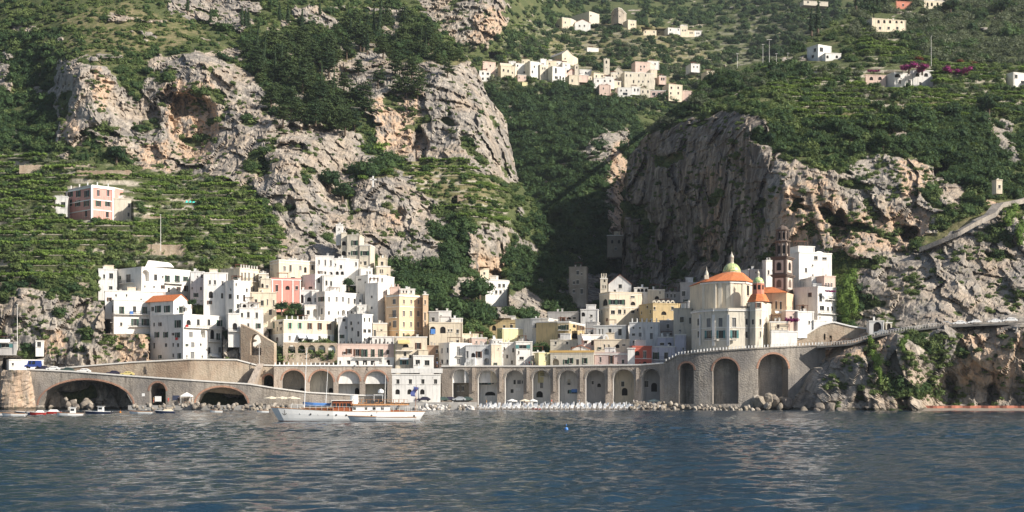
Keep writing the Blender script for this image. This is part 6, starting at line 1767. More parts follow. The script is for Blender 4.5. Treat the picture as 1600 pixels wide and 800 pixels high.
# house fronts seen through the arches
GA = 'house backs inside the viaduct arches'
arches = [(698, 742, 'S', [(587, 10, 4, 'd', [712]), (607, 8, 3, 'w', [716, 723]), (590, 6, 3, 'd', [726])], 'grey house front with a round lamp inside the brick-ringed arch'),
          (742, 783, 'W', [(586, 5, 4, 'o', [762]), (598, 6, 9, 't', [757]), (598, 4, 3, 'd', [770]), (615, 6, 14, 'o', [766])], 'white house front with a green shutter inside an arch, right of the brick-ringed one'),
          (783, 825, 'W', [(597, 7, 3, 'd', [804]), (597, 6, 5, 'p', [811]), (597, 5, 2, 'd', [816]), (611, 6, 4, 'd', [800])], 'white house front with laundry inside the third long-viaduct arch'),
          (825, 867, 'W', [(585, 6, 4, 'd+', [848]), (602, 9, 4, 'p', [846]), (616, 10, 9, 'o', [843])], 'white house front with a balcony and an arched door inside the fourth long-viaduct arch'),
          (867, 909, 'W', [(597, 9, 4, 'd+', [889]), (612, 6, 4, 'o', [889]), (612, 6, 7, 't', [897])], 'white house front with a blue door inside the fifth long-viaduct arch'),
          (909, 952, 'G', [(602, 6, 5, 'o', [936]), (598, 6, 3, 'd', [926])], 'grey house front inside the sixth long-viaduct arch'),
          (952, 996, 'C', [(600, 8, 4, 'd', [973]), (612, 12, 8, 'o', [976])], 'cream house front inside the seventh long-viaduct arch'),
          (996, 1038, 'G', [(600, 10, 5, 'd', [1010]), (605, 14, 8, 'o', [1022])], 'grey house front inside the last long-viaduct arch')]
V0 = (0, 0, 1)
for x0, x1, c, w, lb in arches:
    hh = H(V0, x0, x0, x1, float(np.interp(x0, [690, 850, 1000, 1040], [451, 446.5, 440.5, 437.5])), -8, 575.5, 640, c, w, lb, group=GA, depth=4, name='arch_house', cap=False, roof='none')
    if 'laundry' in lb: hh.cloth(806, 814, 606, 611, M_CLOTH_W)
    if 'blue' in lb: hh.awning(893, 903, 608, 613, M_CLOTH_B, out=.5)
for x0, x1, c, lb in ((432, 480, 'S', 'stone vault back in the first arch behind the yacht'), (480, 525, 'c', 'pale stone back wall in the second arch behind the yacht'), (525, 566, 'W', 'white house back with a curved stair in the third arch behind the yacht'), (566, 612, 'c', 'beige back wall in the fourth arch behind the yacht')):
    hh = H(V0, x0, x0, x1, float(np.interp(x0, [428, 613], [446.5, 451.5])), 5, 575, 640, c, [(612, 12, 6, 'o', [x1 - 8])], lb, group=GA, depth=3, name='arch_house', cap=False, roof='none')
# arcade under the yellow house
r = empty('arcade', P(440, 572, 455)); tag(r, 'rough stone arcade with five white filled arches under the yellow house', 'arcade')
cx = lambda x: 410 + x / 6.667
cy = lambda y: 440 + y / 6.667
arch_wall(r, cx(215), cx(780), [(cx(215), 455), (cx(780), 457.5)], [(cx(215), cy(632)), (cx(780), cy(640))], [(cx(215), 575), (cx(780), 575)], [(cx(c - 38), cx(c + 38), cy(662), cy(702), cy(745)) for c in (305, 408, 512, 618, 723)], 1.6, M_TUFA)
for c in (305, 408, 512, 618, 723):
    mb = MB(); p = P(cx(c), cy(745), 457.6) - r.location
    mb.box(p + Vector((0, .4, .9)), (3.0, .3, 2.6)); mb.build('white_infill', [M_WHITE], r)
# stair arch of the left town
r = empty('stair_arch', P(405, 555, 451)); tag(r, 'stone stair bridge with one arch beside the rock', 'stairs')
arch_wall(r, 376, 428, [(376, 452), (428, 450)], [(376, 506), (400, 518), (414, 528), (428, 536)], [(376, 572), (428, 572)], [(391, 408, 522, 535, 555)], 2.5, M_TUFA)
# terrace walls on the left slope
TW = [(0, 140, 447, 441, 462.5, 'long grey retaining wall under the lower left terraces'), (192, 290, 398, 382, 489, 'pale stone terrace wall above the long villa'), (30, 150, 267, 258, 569, 'high terrace wall at the upper left'), (120, 205, 275, 266, 561, 'terrace wall behind the pink palazzo'), (215, 330, 345, 336, 520, 'broken terrace wall right of the pink palazzo'), (250, 330, 322, 312, 545, 'terrace wall with buttresses in the green slope'),
      (180, 225, 373, 365, 500, 'short pale terrace wall below the pink palazzo'), (640, 700, 284, 279, 583, 'thin terrace wall by the cross'), (715, 750, 318, 305, 570, 'ruined wall with a cave door on the middle terraces'), (1250, 1340, 178, 174, 556, 'low terrace wall on the right plateau'), (1330, 1400, 150, 146, 590, 'short terrace wall below the bougainvillea')]
for x0, x1, yb, yt, Y, lb in TW:
    r = empty('terrace_wall', P(x0, yb, Y)); tag(r, lb, 'wall', 'dry stone terrace walls')
    n = int((x1 - x0) / 3); mb = MB(); rs2 = random.Random(x0 + x1)
    wv = [(x0 + (x1 - x0) * i / n, yt + rs2.uniform(-.8, 1.2)) for i in range(n + 1)]
    arch_wall(r, x0, x1, [(x0, Y), (x1, Y + 2)], wv, [(x0, yb + 4), (x1, yb + 4)], [], .8, M_TUFA, stepx=3)
# ------------------------------------------------------------------ the church on the headland
def majolica():
    m, nt, b = new_mat('majolica_tiles')
    g = nd(nt, 'ShaderNodeTexCoord'); w = nd(nt, 'ShaderNodeTexVoronoi'); w.inputs['Scale'].default_value = 2.6
    nt.links.new(g.outputs['Object'], w.inputs['Vector'])
    sp = nd(nt, 'ShaderNodeSeparateColor'); nt.links.new(w.outputs['Color'], sp.inputs[0])
    c = mix(nt, ramp(nt, sp.outputs[0], .35, .6), (0.30, 0.44, 0.20), (0.58, 0.60, 0.28))
    nt.links.new(c, b.inputs['Base Color']); b.inputs['Roughness'].default_value = .35; b.inputs['Specular IOR Level'].default_value = .5
    return m


M_MAJ = majolica()
M_TBROWN = plaster('tower_brown', (0.155, 0.118, 0.098), .5)
M_TPINK = plaster('tower_pink', (0.62, 0.52, 0.45), .4)
PAL['q'] = (0.70, 0.64, 0.53); PAL['T'] = (0.155, 0.118, 0.098)
ch = empty('church', P(1135, 548, 436)); tag(ch, 'large cream church with orange roofs and a green tiled dome on the headland', 'church')
CW = [(580, 52, 18, 'd', [102]), (585, 66, 26, 'p', [175]), (582, 66, 26, 'p', [262]), (582, 66, 26, 'p', [362]), (578, 46, 26, 'd', [450]), (670, 46, 16, 'd', [102]), (670, 58, 28, 't', [178]), (670, 58, 28, 't', [265]), (668, 60, 28, 't', [365]), (672, 50, 26, 'd', [450])]
c1 = House(V13, [(50, 442), (112, 434), (210, 429), (320, 427), (445, 428), (500, 431)], 484, 800, 14)
for w in CW: c1.add_windows(*w)
c1.build('x', '', 'q', parent=ch, part='lower_wall', seed=1); c1.band(620).band(492, M_TRIM, .5, .3); c1.balcony(150, 262, 712).balcony(268, 385, 712)
for x in (112, 212, 320):
    a, ang, d = c1.at(x, 640, None, .05); mb = MB(); mb.box((a.x, a.y, a.z), (.9, .3, 9.5), 0, ang); mb.build('pilaster', [pal('W')], ch)
c2 = House(V13, [(124, 441), (222, 435.5), (335, 434), (445, 436), (500, 443)], 278, 500, 15)
c2.add_windows(348, 76, 16, 'd', [465])
c2.build('x', '', 'C', parent=ch, part='upper_wall', roof='none')
for x in (140, 222, 260, 318, 345, 432):
    a, ang, d = c2.at(x, 390, None, .06); mb = MB(); mb.box((a.x, a.y, a.z), (1.1, .24, 8.4), 0, ang); mb.build('pilaster', [pal('q')], ch)
c2.band(286, M_TRIM, .6, .35)
# hipped roof with a flat crown for the dome
cen = P(V13[0] + 345 / V13[2], V13[1] + 220 / V13[2], 447)
mb = MB(); n = len(c2.loop); z1 = c2.z1 + .1
mid = sum(c2.loop, Vector((0, 0))) / n
lo = [Vector((p.x, p.y, z1)) + Vector((p.x - mid.x, p.y - mid.y, 0)).normalized() * .8 for p in c2.loop]
hi = [Vector((cen.x, cen.y, cen.z)) + (Vector((p.x, p.y, 0)) - Vector((mid.x, mid.y, 0))) * .42 for p in c2.loop]
mb.mesh([p - ch.location for p in lo + hi], [(i, (i + 1) % n, (i + 1) % n + n, i + n) for i in range(n)] + [tuple(range(n, 2 * n)), tuple(range(n - 1, -1, -1))])
M_ROOFT, nt_, b_ = new_mat('curved_roof_tiles')
_w = nd(nt_, 'ShaderNodeTexWave'); _w.inputs['Scale'].default_value = 1.3; _w.inputs['Distortion'].default_value = 1.2
_co = wcoord(nt_); nt_.links.new(_co, _w.inputs['Vector'])
_c = mix(nt_, ramp(nt_, noise(nt_, 2.0, _co), .35, .7), (0.52, 0.15, 0.055), (0.68, 0.25, 0.10))
_c = mix(nt_, mth(nt_, 'MULTIPLY', ramp(nt_, noise(nt_, .5, _co), .55, .75), .5), _c, (0.36, 0.22, 0.15))
nt_.links.new(_c, b_.inputs['Base Color']); bump(nt_, b_, _w.outputs['Fac'], .5, .12)
mb.build('roof', [M_ROOFT], ch)


def dome(parent, base, r, mat, drum=0.6, squash=1.0, lantern=1.0, n=20, cross=True):
    o = parent.location
    mb = MB(); pr = [(r * 1.04, 0), (r * 1.04, drum)]
    mb.lathe(base - o, pr, n); mb.build('drum', [pal('C')], parent)
    mb = MB(); mb.lathe((0, 0, 0), [(r * math.cos(t * math.pi / 2 / 9) + .001, r * squash * math.sin(t * math.pi / 2 / 9)) for t in range(10)], n)
    d = mb.build('dome', [M_MAJ], parent, smooth=True, loc=base - o + Vector((0, 0, drum)))
    top = Vector((0, 0, r * squash))
    mb = MB(); L = lantern
    mb.lathe(top, [(.62 * L, -.15), (.62 * L, .15), (.48 * L, .2)], 12)
    for k in range(6):
        a = k * math.pi / 3; mb.box(top + Vector((math.cos(a) * .42 * L, math.sin(a) * .42 * L, .85 * L)), (.16 * L, .16 * L, 1.4 * L), 0, a)
    mb.lathe(top, [(.25 * L, .2), (.25 * L, 1.5 * L)], 8)
    mb.lathe(top, [(.62 * L, 1.5 * L), (.6 * L, 1.65 * L), (.42 * L, 2.1 * L), (.2 * L, 2.5 * L), (.1 * L, 2.9 * L), (.02, 3.2 * L)], 12)
    l = mb.build('lantern', [pal('q')], d)
    if cross:
        mb = MB(); c = top + Vector((0, 0, 3.2 * L)); mb.box(c + Vector((0, 0, .75)), (.09, .09, 1.6)); mb.box(c + Vector((0, 0, 1.0)), (.7, .09, .09)); mb.build('cross', [M_IRON], d)


dome(ch, cen - Vector((0, 0, .4)), 2.85, M_MAJ, .7, 1.02, 1.15)
pin = P(V13[0] + 160 / V13[2], V13[1] + 262 / V13[2], 440)
mb = MB(); mb.box((0, 0, .5), (1.3, 1.3, 1.2)); mb.lathe((0, 0, 1.1), [(.55, 0), (.6, .5), (.45, 1.0), (.15, 1.6), (.03, 2.8)], 10); mb.build('pinnacle', [pal('q')], ch, loc=pin - ch.location)
# the round apse stair with the small dome
bx = V13[0] + 540 / V13[2]
ap = House(V13, [(452, 434), (478, 428.5), (520, 426.5), (565, 427), (606, 431)], 432, 800, 6)
for w in ((460, 40, 28, 'w', [465]), (455, 42, 18, 'b', [540]), (580, 42, 18, 'd', [560]), (670, 44, 18, 'd', [562]), (578, 40, 14, 'd', [500])): ap.add_windows(*w)
ap.build('x', '', 'q', parent=ch, part='apse_wall', roof='none'); ap.band(492).band(620)
bc = P(bx, V13[1] + 345 / V13[2], 431)
skirt_z = lambda y: (bc.z - (y - 345) / V13[2] / FPX * 431)
mb = MB(); mb.lathe(bc - ch.location, [(3.55, skirt_z(432) - bc.z), (3.4, skirt_z(428) - bc.z), (2.3, skirt_z(378) - bc.z), (1.9, skirt_z(376) - bc.z)], 8, a0=.39); mb.build('skirt_roof', [M_ROOFT], ch)
mb = MB(); mb.lathe(bc - ch.location - Vector((0, 0, 1.4)), [(1.85, 0), (1.85, 3.4)], 8, a0=.39); dr = mb.build('small_drum', [pal('r')], ch)
for k in range(8):
    a = .39 + math.pi / 8 + k * math.pi / 4
    w = bpy.data.objects.new('window', win_mesh(.8, 1.4, 'o')); w.location = bc - ch.location + Vector((math.cos(a) * 1.74, math.sin(a) * 1.74, .1)); w.rotation_euler = (0, 0, a + math.pi / 2); link(w, ch)
    w.location += Vector((math.cos(a), math.sin(a), 0)) * .24
dome(ch, bc + Vector((0, 0, 2.0)), 1.75, M_MAJ, .25, 1.0, .72, 16, False)
# pink nave on the right with its tiled roof
nv = House(V14, [(140, 436), (290, 433)], 492, 720, 9)
for w in ((575, 52, 11, 'd', [222]), (578, 52, 11, 'd', [252]), (578, 42, 16, 'b', [180]), (655, 46, 16, 'd', [186]), (715, 40, 14, 'd', [186])): nv.add_windows(*w)
nv.build('x', '', 'O', parent=ch, part='nave_wall', roof='none')
mb = MB(); a, b = nv.loop[0], nv.loop[1]; zt = nv.z1; up = CAMH + (HOR - (V14[1] + 455 / V14[2])) / FPX * 438
mb.mesh([Vector(p) - ch.location for p in ((a.x - .4, a.y - .5, zt), (b.x + .4, b.y - .5, zt), (b.x - 3.4, b.y + 5, up), (a.x, a.y + 5, up), (b.x + .4, b.y + 10, zt), (a.x - .4, a.y + 10, zt))], [(0, 1, 2, 3), (3, 2, 4, 5), (1, 4, 2), (0, 3, 5), (0, 5, 4, 1)])
mb.build('nave_roof', [M_ROOFT], ch)
mb = MB(); q = nv.at(232, 632, 0, 0)[0]; mb.poly([q + Vector((-.9, 0, .9)), q + Vector((1.2, 0, .9)), q + Vector((1.2, -1.6, 0)), q + Vector((-.9, -1.6, 0))]); mb.build('awning', [M_CLOTH_W], ch)
# ------------------------------------------------------------------ bell tower
bt = empty('bell_tower', P(1227, 485, 432)); tag(bt, 'dark brown and pink bell tower rising behind the church', 'bell tower')
TY = 443.0
for i, (xl, xc, xr, yt, yb, wh) in enumerate(((200, 286, 333, 490, 690, 34), (197, 286, 335, 380, 484, 74), (197, 286, 331, 262, 374, 66))):
    t = House(V14, plan(V14, xl, xc, xr, TY, 60), yt, yb, 0)
    t.build('x', '', 'T', parent=bt, part='shaft', roof='flat' if i == 2 else 'none', cap=False)
    for f, (xa, xb) in enumerate(((xl, xc), (xc, xr))):
        xm = (xa + xb) / 2; w = (xb - xa) * .62
        ym = (yt + min(yb, 610)) / 2 + 4; hh = (min(yb, 610) - yt) * .74
        p0, ang, d = t.at(xm - w / 2, ym, f); p1, _, _ = t.at(xm + w / 2, ym, f)
        W = (p1 - p0).length; Hh = hh / V14[2] / FPX * TY; c = (p0 + p1) / 2; nn = Vector((d.y, -d.x, 0))
        mb = MB(); mb.box(c + nn * .03, (W, .12, Hh), 0, ang); mb.build('pink_panel', [M_TPINK], bt)
        mb = MB(); ww = W * .46; wz = Hh * .62; k = 8; pts = [Vector((-ww / 2, 0, -wz / 2)), Vector((ww / 2, 0, -wz / 2))] + [Vector((ww / 2 * math.cos(j * math.pi / k), 0, wz / 2 - ww / 2 + ww / 2 * math.sin(j * math.pi / k))) for j in range(k + 1)]
        R = Matrix.Rotation(ang, 3, 'Z'); off = c + nn * .115; mb.poly([R @ p + off for p in pts])
        mb.build('arched_window', [M_DARK if i == 2 else M_TBROWN], bt)
        rim = MB(); top = [Vector((ww / 2 * 1.2 * math.cos(j * math.pi / k), 0, wz / 2 - ww / 2 + ww / 2 * 1.2 * math.sin(j * math.pi / k))) for j in range(k + 1)]
        rim.tube([R @ p + off for p in [Vector((ww * .6, 0, -wz / 2))] + top + [Vector((-ww * .6, 0, -wz / 2))]], .09, 5); rim.build('window_rim', [M_TBROWN], bt)
    t.ring(bt, 'cornice', t.z1 - .25, .35, .35, M_TBROWN, t.o); t.ring(bt, 'cornice', t.z1 + .1, .3, .6, M_TBROWN, t.o)
tc = sum(t.loop, Vector((0, 0))) / len(t.loop)
zz = lambda y: CAMH + (HOR - (V14[1] + y / V14[2])) / FPX * 445
for nm, r, y0, y1 in (('belfry_tier', 2.35, 250, 160), ('top_tier', 1.95, 148, 84)):
    mb = MB(); z0, z1 = zz(y0), zz(y1)
    mb.lathe(Vector((tc.x, tc.y, z0)) - bt.location, [(r * .8, 0), (r * .8, z1 - z0)], 8, a0=.39); mb.build(nm, [M_TPINK], bt)
    for k in range(8):
        a = .39 + k * math.pi / 4; c = Vector((tc.x + math.cos(a) * r * .86, tc.y + math.sin(a) * r * .86, (z0 + z1) / 2)) - bt.location
        mb = MB(); mb.box(c, (.5, .55, z1 - z0), 0, a); mb.build('pier', [M_TBROWN], bt)
        a += math.pi / 8; w = bpy.data.objects.new('arched_window', win_mesh(.8, (z1 - z0) * .62, 'o')); w.location = Vector((tc.x + math.cos(a) * (r * .75 + .24), tc.y + math.sin(a) * (r * .75 + .24), z0 + (z1 - z0) * .16)) - bt.location; w.rotation_euler = (0, 0, a + math.pi / 2); link(w, bt)
    mb = MB(); mb.lathe(Vector((tc.x, tc.y, z1)) - bt.location, [(r * 1.0, -.1), (r * 1.15, .25), (r * 1.15, .5), (r * .9, .6)], 8, a0=.39); mb.build('cornice', [M_TBROWN], bt)
mb = MB(); mb.lathe(Vector((tc.x, tc.y, zz(80))) - bt.location, [(1.9, 0), (1.7, .7), (1.2, 1.2), (.4, 1.5), (.12, 1.7)], 8, a0=.39); mb.build('cap_roof', [M_TBROWN], bt)
mb = MB(); mb.tube([Vector((tc.x - .8, tc.y, zz(70))) - bt.location, Vector((tc.x - .8, tc.y, zz(-12))) - bt.location], .07, 5); mb.box(Vector((tc.x - .8, tc.y, zz(2))) - bt.location, (.8, .06, .06)); mb.build('mast', [M_IRON], bt)
# ------------------------------------------------------------------ white houses on the headland
GH = 'white houses on the headland beside the church'
h = H(V14, 335, 372, 588, 453, 22, 232, 640, 'W', [(345, 30, 12, 'd', [418]), (265, 26, 20, 'd', [483]), (270, 15, 25, 'd', [540]), (315, 12, 8, 'd', [462]), (380, 12, 8, 'd', [463])], 'big blank white building behind the bell tower', group=GH, depth=10)
mb = MB(); pr = [h.at(x, y, 1, -.2)[0] for x, y in ((468, 234), (480, 228), (498, 220), (520, 222), (545, 234))]; mb.mesh(pr + [p + Vector((0, .6, 0)) for p in pr], [(0, 1, 2, 3, 4), (9, 8, 7, 6, 5)] + [(i, (i + 1) % 5, (i + 1) % 5 + 5, i + 5) for i in range(5)]); mb.build('curved_gable', [pal('W')], h.root)
H(V14, 368, 368, 476, 458, 16, 192, 260, 'W', [], 'white roof block on the big blank building', group=GH)
H(V14, 132, 155, 205, 456, 24, 285, 480, 'W', [(360, 30, 10, 'd', [172])], 'narrow white house between the church roof and the bell tower', group=GH)
H(V14, 40, 40, 128, 460, 14, 345, 470, 'W', [(360, 14, 8, 'd', [90])], 'white house with a stepped top behind the small dome', group=GH)
h = H(V14, 345, 495, 618, 436, 40, 458, 700, 'W', [(508, 30, 22, 'd', [443]), (592, 42, 20, 'oD', [397]), (525, 56, 16, 'd', [515]), (595, 28, 26, 'd', [524]), (600, 26, 12, 'd', [563, 592]), (540, 26, 14, 'd', [580])], 'white corner house in front of the big blank building', group=GH, depth=6)
h.balcony(500, 618, 632).balcony(545, 618, 540)
h = H(V14, 538, 538, 612, 443, 26, 388, 500, 'P', [(450, 42, 9, 'w', [549, 566, 587])], 'pink roof house with three narrow windows on the headland', group=GH)
H(V14, 455, 455, 540, 446, 16, 400, 470, 'W', [(435, 30, 14, 'o', [500, 525])], 'white arcaded roof room on the headland', group=GH)
h = H(V14, 286, 286, 366, 430, 14, 615, 760, 'P', [(660, 20, 14, 'd', [320])], 'low pink wall house under the bell tower', group=GH, depth=4)
h = H(V14, 364, 364, 470, 430, 22, 622, 770, 'W', [(690, 20, 10, 'd', [440])], 'blank white garden wall house right of the bell tower', group=GH, depth=4)
H(V14, 470, 470, 560, 431.5, 20, 680, 770, 'W', [], 'white sloping stair wall below the corner house', group=GH, depth=2)
h = H(V14, 180, 180, 300, 427.5, 10, 690, 840, 'C', [(715, 24, 14, 'd', [235]), (768, 10, 26, 'd', [255])], 'cream terrace house at the foot of the nave', group=GH, depth=4)
h.balcony(185, 300, 740)
H(V14, 190, 190, 360, 426.8, 12, 752, 850, 'W', [], 'white base wall above the sea wall arches', group=GH, depth=3)
o = bpy.data.objects.new('bougainvillea', PROTO['boug']); o.location = P(1237, 506, 428.5); o.scale = (1.7, 1.5, 2.3); link(o); tag(o, 'magenta bougainvillea climbing below the bell tower', 'shrub')
o = bpy.data.objects.new('bougainvillea', PROTO['boug']); o.location = P(1297, 458, 436); o.scale = (1.5, 1.0, 1.2); o.rotation_euler = (0, 0, .4); link(o); tag(o, 'magenta flowers spilling over the white corner house balcony', 'shrub')
# ------------------------------------------------------------------ boats
M_NAVY = plain('navy_paint', (0.02, 0.03, 0.07), .35, .1, .5)
M_BWHITE = plain('boat_white', (0.78, 0.78, 0.76), .3, .05, .5)
M_WOOD = plain('varnished_wood', (0.30, 0.09, 0.035), .35, .3, .5, scale=3)
M_TEAK = plain('teak', (0.42, 0.22, 0.10), .6, .25, scale=3)
M_REDP = plain('red_paint', (0.45, 0.04, 0.03), .4, .1, .4)
M_BOOT = plain('bottom_paint', (0.16, 0.05, 0.03), .5, .1)


def hull(mb, L, B, sheer, draft=.5, bow=.35, stern=.85, n=18, m=(0, 1), rake=.12):
    """Boat hull, bow at -x. sheer(t) = deck height at t in 0..1 from the bow; material m[0] topsides, m[1] below the boot line."""
    secs = []
    for i in range(n + 1):
        t = i / n
        w = B / 2 * (min(1, (t / bow)) ** .62 if t < bow else 1 - (1 - stern) * ((t - bow) / (1 - bow)) ** 2.2)
        w = max(w, .02); z = sheer(t)
        x = -L / 2 + L * t
        pr = []
        for j, (fy, fz) in enumerate(((1.0, 1.0), (.985, .6), (.93, .25), (.86, .06), (.70, -.4), (0, -1))):
            zz_ = z * fz if fz > 0 else draft * fz
            xr = x - rake * L * .5 * (1 - t) ** 6 * (fz if fz > 0 else fz * .6) + (.05 * L * (t ** 8) * (fz if fz > 0 else 0))
            pr.append(Vector((xr, w * fy, zz_)))
        secs.append(pr)
    k = len(secs[0])
    for sg in (1, -1):
        vs = [Vector((p.x, p.y * sg, p.z)) for s_ in secs for p in s_]
        for i in range(n):
            for j in range(k - 1):
                a = [vs[i * k + j], vs[(i + 1) * k + j], vs[(i + 1) * k + j + 1], vs[i * k + j + 1]]
                mb.poly(a if sg < 0 else a[::-1], m[0] if j < 3 else m[1])
    mb.poly([p for p in secs[-1]] + [Vector((p.x, -p.y, p.z)) for p in secs[-1][-2::-1]], m[0])
    return secs


def deck(mb, secs, drop=.12, inset=.06, m=0):
    n = len(secs)
    for i in range(n - 1):
        a, b = secs[i][0], secs[i + 1][0]; d = Vector((0, 0, -drop))
        mb.poly([Vector((a.x, a.y - inset, a.z)) + d, Vector((b.x, b.y - inset, b.z)) + d, Vector((b.x, -b.y + inset, b.z)) + d, Vector((a.x, -a.y + inset, a.z)) + d], m)


def disc(mb, c, r, ax='y', n=8, m=0):
    mb.poly([Vector(c) + Vector((math.cos(k * 2 * math.pi / n) * r, 0, math.sin(k * 2 * math.pi / n) * r)) for k in range(n)], m)


def yacht():
    s = 6.154; ppm = s * FPX / 231.0
    r = empty('motor_yacht', P(545, 658.1, 231)); r.rotation_euler = (0, 0, math.radians(10))
    tag(r, 'long white classic motor yacht with brown wooden wheelhouse and masts', 'yacht')
    X = lambda x: (x - 772) / ppm
    Z = lambda y: (665 - y) / ppm
    L = 22.6; sh = lambda t: 1.45 + .85 * (1 - t) ** 2.6 + .12 * t * t
    mb = MB(); secs = hull(mb, L, 4.9, sh, .7, .38, .72, 26); mb.build('hull', [M_BWHITE, M_BOOT], r, smooth=True)
    mb = MB(); deck(mb, secs, .25); mb.build('deck', [M_TEAK], r)
    mb = MB()
    for sg in (1, -1): mb.tube([Vector((p[0].x, p[0].y * sg, p[0].z + .02)) for p in secs], .05, 5)
    mb.build('rub_rail', [M_TEAK], r)
    for x in (232, 308, 405, 478, 572, 645, 740, 980, 1130, 1272, 1385):
        t = (X(x) + L / 2) / L; i = min(26, max(0, int(round(t * 26)))); w = secs[i][1].y
        mb = MB(); disc(mb, (0, 0, 0), .11, n=10); mb.tube([(math.cos(q * .628) * .13, 0, math.sin(q * .628) * .13) for q in range(11)], .025, 4)
        mb.build('porthole', [M_IRON], r, loc=(X(x), -w - .03, .62 * sh(t)))
    mb = MB(); mb.box((0, 0, .25), (.1, .1, .7)); mb.tube([(-.3, 0, .1), (-.15, 0, -.12), (0, 0, -.18), (.15, 0, -.12), (.3, 0, .1)], .06, 5); i = 2; mb.build('anchor', [M_IRON], r, loc=(X(160), -secs[3][1].y - .12, 1.25))

    def cabin(name, x0, x1, y0, y1, w, mat, wins=(), wy=None, roof=None):
        mb = MB(); zc = (Z(y0) + Z(y1)) / 2
        mb.box((0, 0, 0), (X(x1) - X(x0), w, Z(y0) - Z(y1)), 0, taper=.97)
        c = mb.build(name, [mat], r, loc=((X(x0) + X(x1)) / 2, 0, zc))
        if roof:
            mb = MB(); mb.box((0, 0, (Z(y0) - Z(y1)) / 2 + .05), (X(x1) - X(x0) + .4, w + .4, .1)); mb.build('roof', [roof], c)
        for a, b in wins:
            mb = MB(); mb.box((0, 0, 0), (X(b) - X(a), .03, wy)); mb.build('window', [M_GLASS], c, loc=((X(a) + X(b) - X(x0) - X(x1)) / 2, -w / 2 * .985 - .02, (Z(y0) - Z(y1)) * .12))
        return c
    cabin('wheelhouse', 612, 800, 468, 585, 2.9, M_WOOD, [(620, 645), (655, 675), (690, 705), (715, 740), (750, 785)], .7, M_BWHITE)
    cabin('fore_trunk', 330, 612, 540, 590, 2.5, M_WOOD, [(350, 380), (420, 450), (490, 520), (560, 590)], .22, M_TEAK)
    cabin('deckhouse', 800, 1165, 510, 590, 3.3, M_BWHITE, [(810, 835), (920, 942), (995, 1022), (1075, 1100)], .5, M_TEAK)
    cabin('upper_deck', 800, 1345, 498, 512, 3.9, M_TEAK)
    cabin('aft_trunk', 1165, 1300, 560, 600, 2.6, M_WOOD, [], .2)
    mb = MB(); mb.lathe((0, 0, 0), [(.72, 0), (.62, .4), (.58, 1.3), (.66, 1.45), (.5, 1.5)], 14, sx=1.1, sy=.8); mb.build('funnel', [M_BWHITE], r, loc=(X(825), 0, Z(498)))
    for x0, x1, ya, yb, rr in ((372, 348, -40, 560, .07), (572, 548, 170, 560, .06), (1125, 1118, 220, 500, .06), (1342, 1340, 430, 580, .04)):
        mb = MB(); mb.tube([(X(x1), 0, Z(yb)), (X(x0), 0, Z(ya))], [rr, rr * .5], 7)
        mb.box(((X(x0) + X(x1)) / 2, 0, Z(ya + (yb - ya) * .3)), (.05, 1.5, .05)); mb.build('mast', [M_BWHITE], r)
    mb = MB(); mb.tube([(X(372), 0, Z(-30)), (X(120), 0, Z(535))], .015, 4); mb.tube([(X(372), 0, Z(-30)), (X(620), 0, Z(465))], .015, 4); mb.tube([(X(572), 0, Z(172)), (X(1120), 0, Z(225))], .012, 4); mb.build('rigging', [M_IRON], r)
    mb = MB(); hull(mb, 4.2, 1.4, lambda t: .5 + .2 * (1 - t) ** 2, .1, m=(0, 0)); mb.build('covered_tender', [M_CLOTH_B], r, smooth=True, loc=(X(470), .2, Z(520)))
    mb = MB(); mb.lathe((0, 0, 0), [(.42, 0), (.5, .2), (.42, .5), (.1, .7)], 12); mb.build('radar_dome', [M_BWHITE], r, loc=(X(1080), 0, Z(395)))
    mb = MB(); mb.box((0, 0, .5), (1.5, 2.6, .06)); mb.box((-.7, -1.2, .0), (.06, .06, 1.0)); mb.box((.7, -1.2, .0), (.06, .06, 1.0)); mb.build('radar_stand', [M_BWHITE], r, loc=(X(1050), 0, Z(440)))
    mb = MB()
    for i in range(3, 26, 1):
        for sg in (1, -1): p = secs[i][0]; mb.tube([(p.x, p.y * sg * .97, p.z), (p.x, p.y * sg * .97, p.z + .75)], .02, 4)
    for sg in (1, -1): mb.tube([(p[0].x, p[0].y * sg * .97, p[0].z + .75) for p in secs[3:26]], .02, 4)
    mb.build('railing', [M_BWHITE], r)
    mb = MB()
    for i in range(14):
        x = X(810 + i * 40); mb.tube([(x, -1.9, Z(498)), (x, -1.9, Z(455))], .018, 4)
    mb.tube([(X(810), -1.9, Z(455)), (X(1330), -1.9, Z(455))], .02, 4); mb.build('upper_railing', [M_TEAK], r)
    for i, x in enumerate((880, 930, 1045, 1085, 1190, 1240, 1290)):
        mb = MB(); mb.box((0, 0, .2), (.5, .5, .08)); mb.box((.22, 0, .45), (.07, .5, .5)); mb.box((-.2, .2, .1), (.06, .06, .2)); mb.box((-.2, -.2, .1), (.06, .06, .2)); mb.build('deck_chair', [M_TEAK], r, loc=(X(x), .3 * (i % 3 - 1), Z(498) + .01))
    mb = MB()
    for j in range(6):
        a, b = j / 6, (j + 1) / 6; f = lambda t: Vector((.15 * math.sin(t * 7) - .5 * t, -.1 * math.sin(t * 9), -1.6 * t))
        mb.poly([f(a), f(b), f(b) + Vector((.75, .08, -.1)), f(a) + Vector((.75, .08, -.1))])
    fl = mb.build('flag', [plain('flag_blue', (0.06, 0.08, 0.22), .8, .1)], r, loc=(X(1395), 0, Z(330)))
    mb = MB(); mb.tube([(X(1412), 0, Z(570)), (X(1425), 0, Z(318))], .03, 5); mb.build('flagpole', [M_WOOD], r)
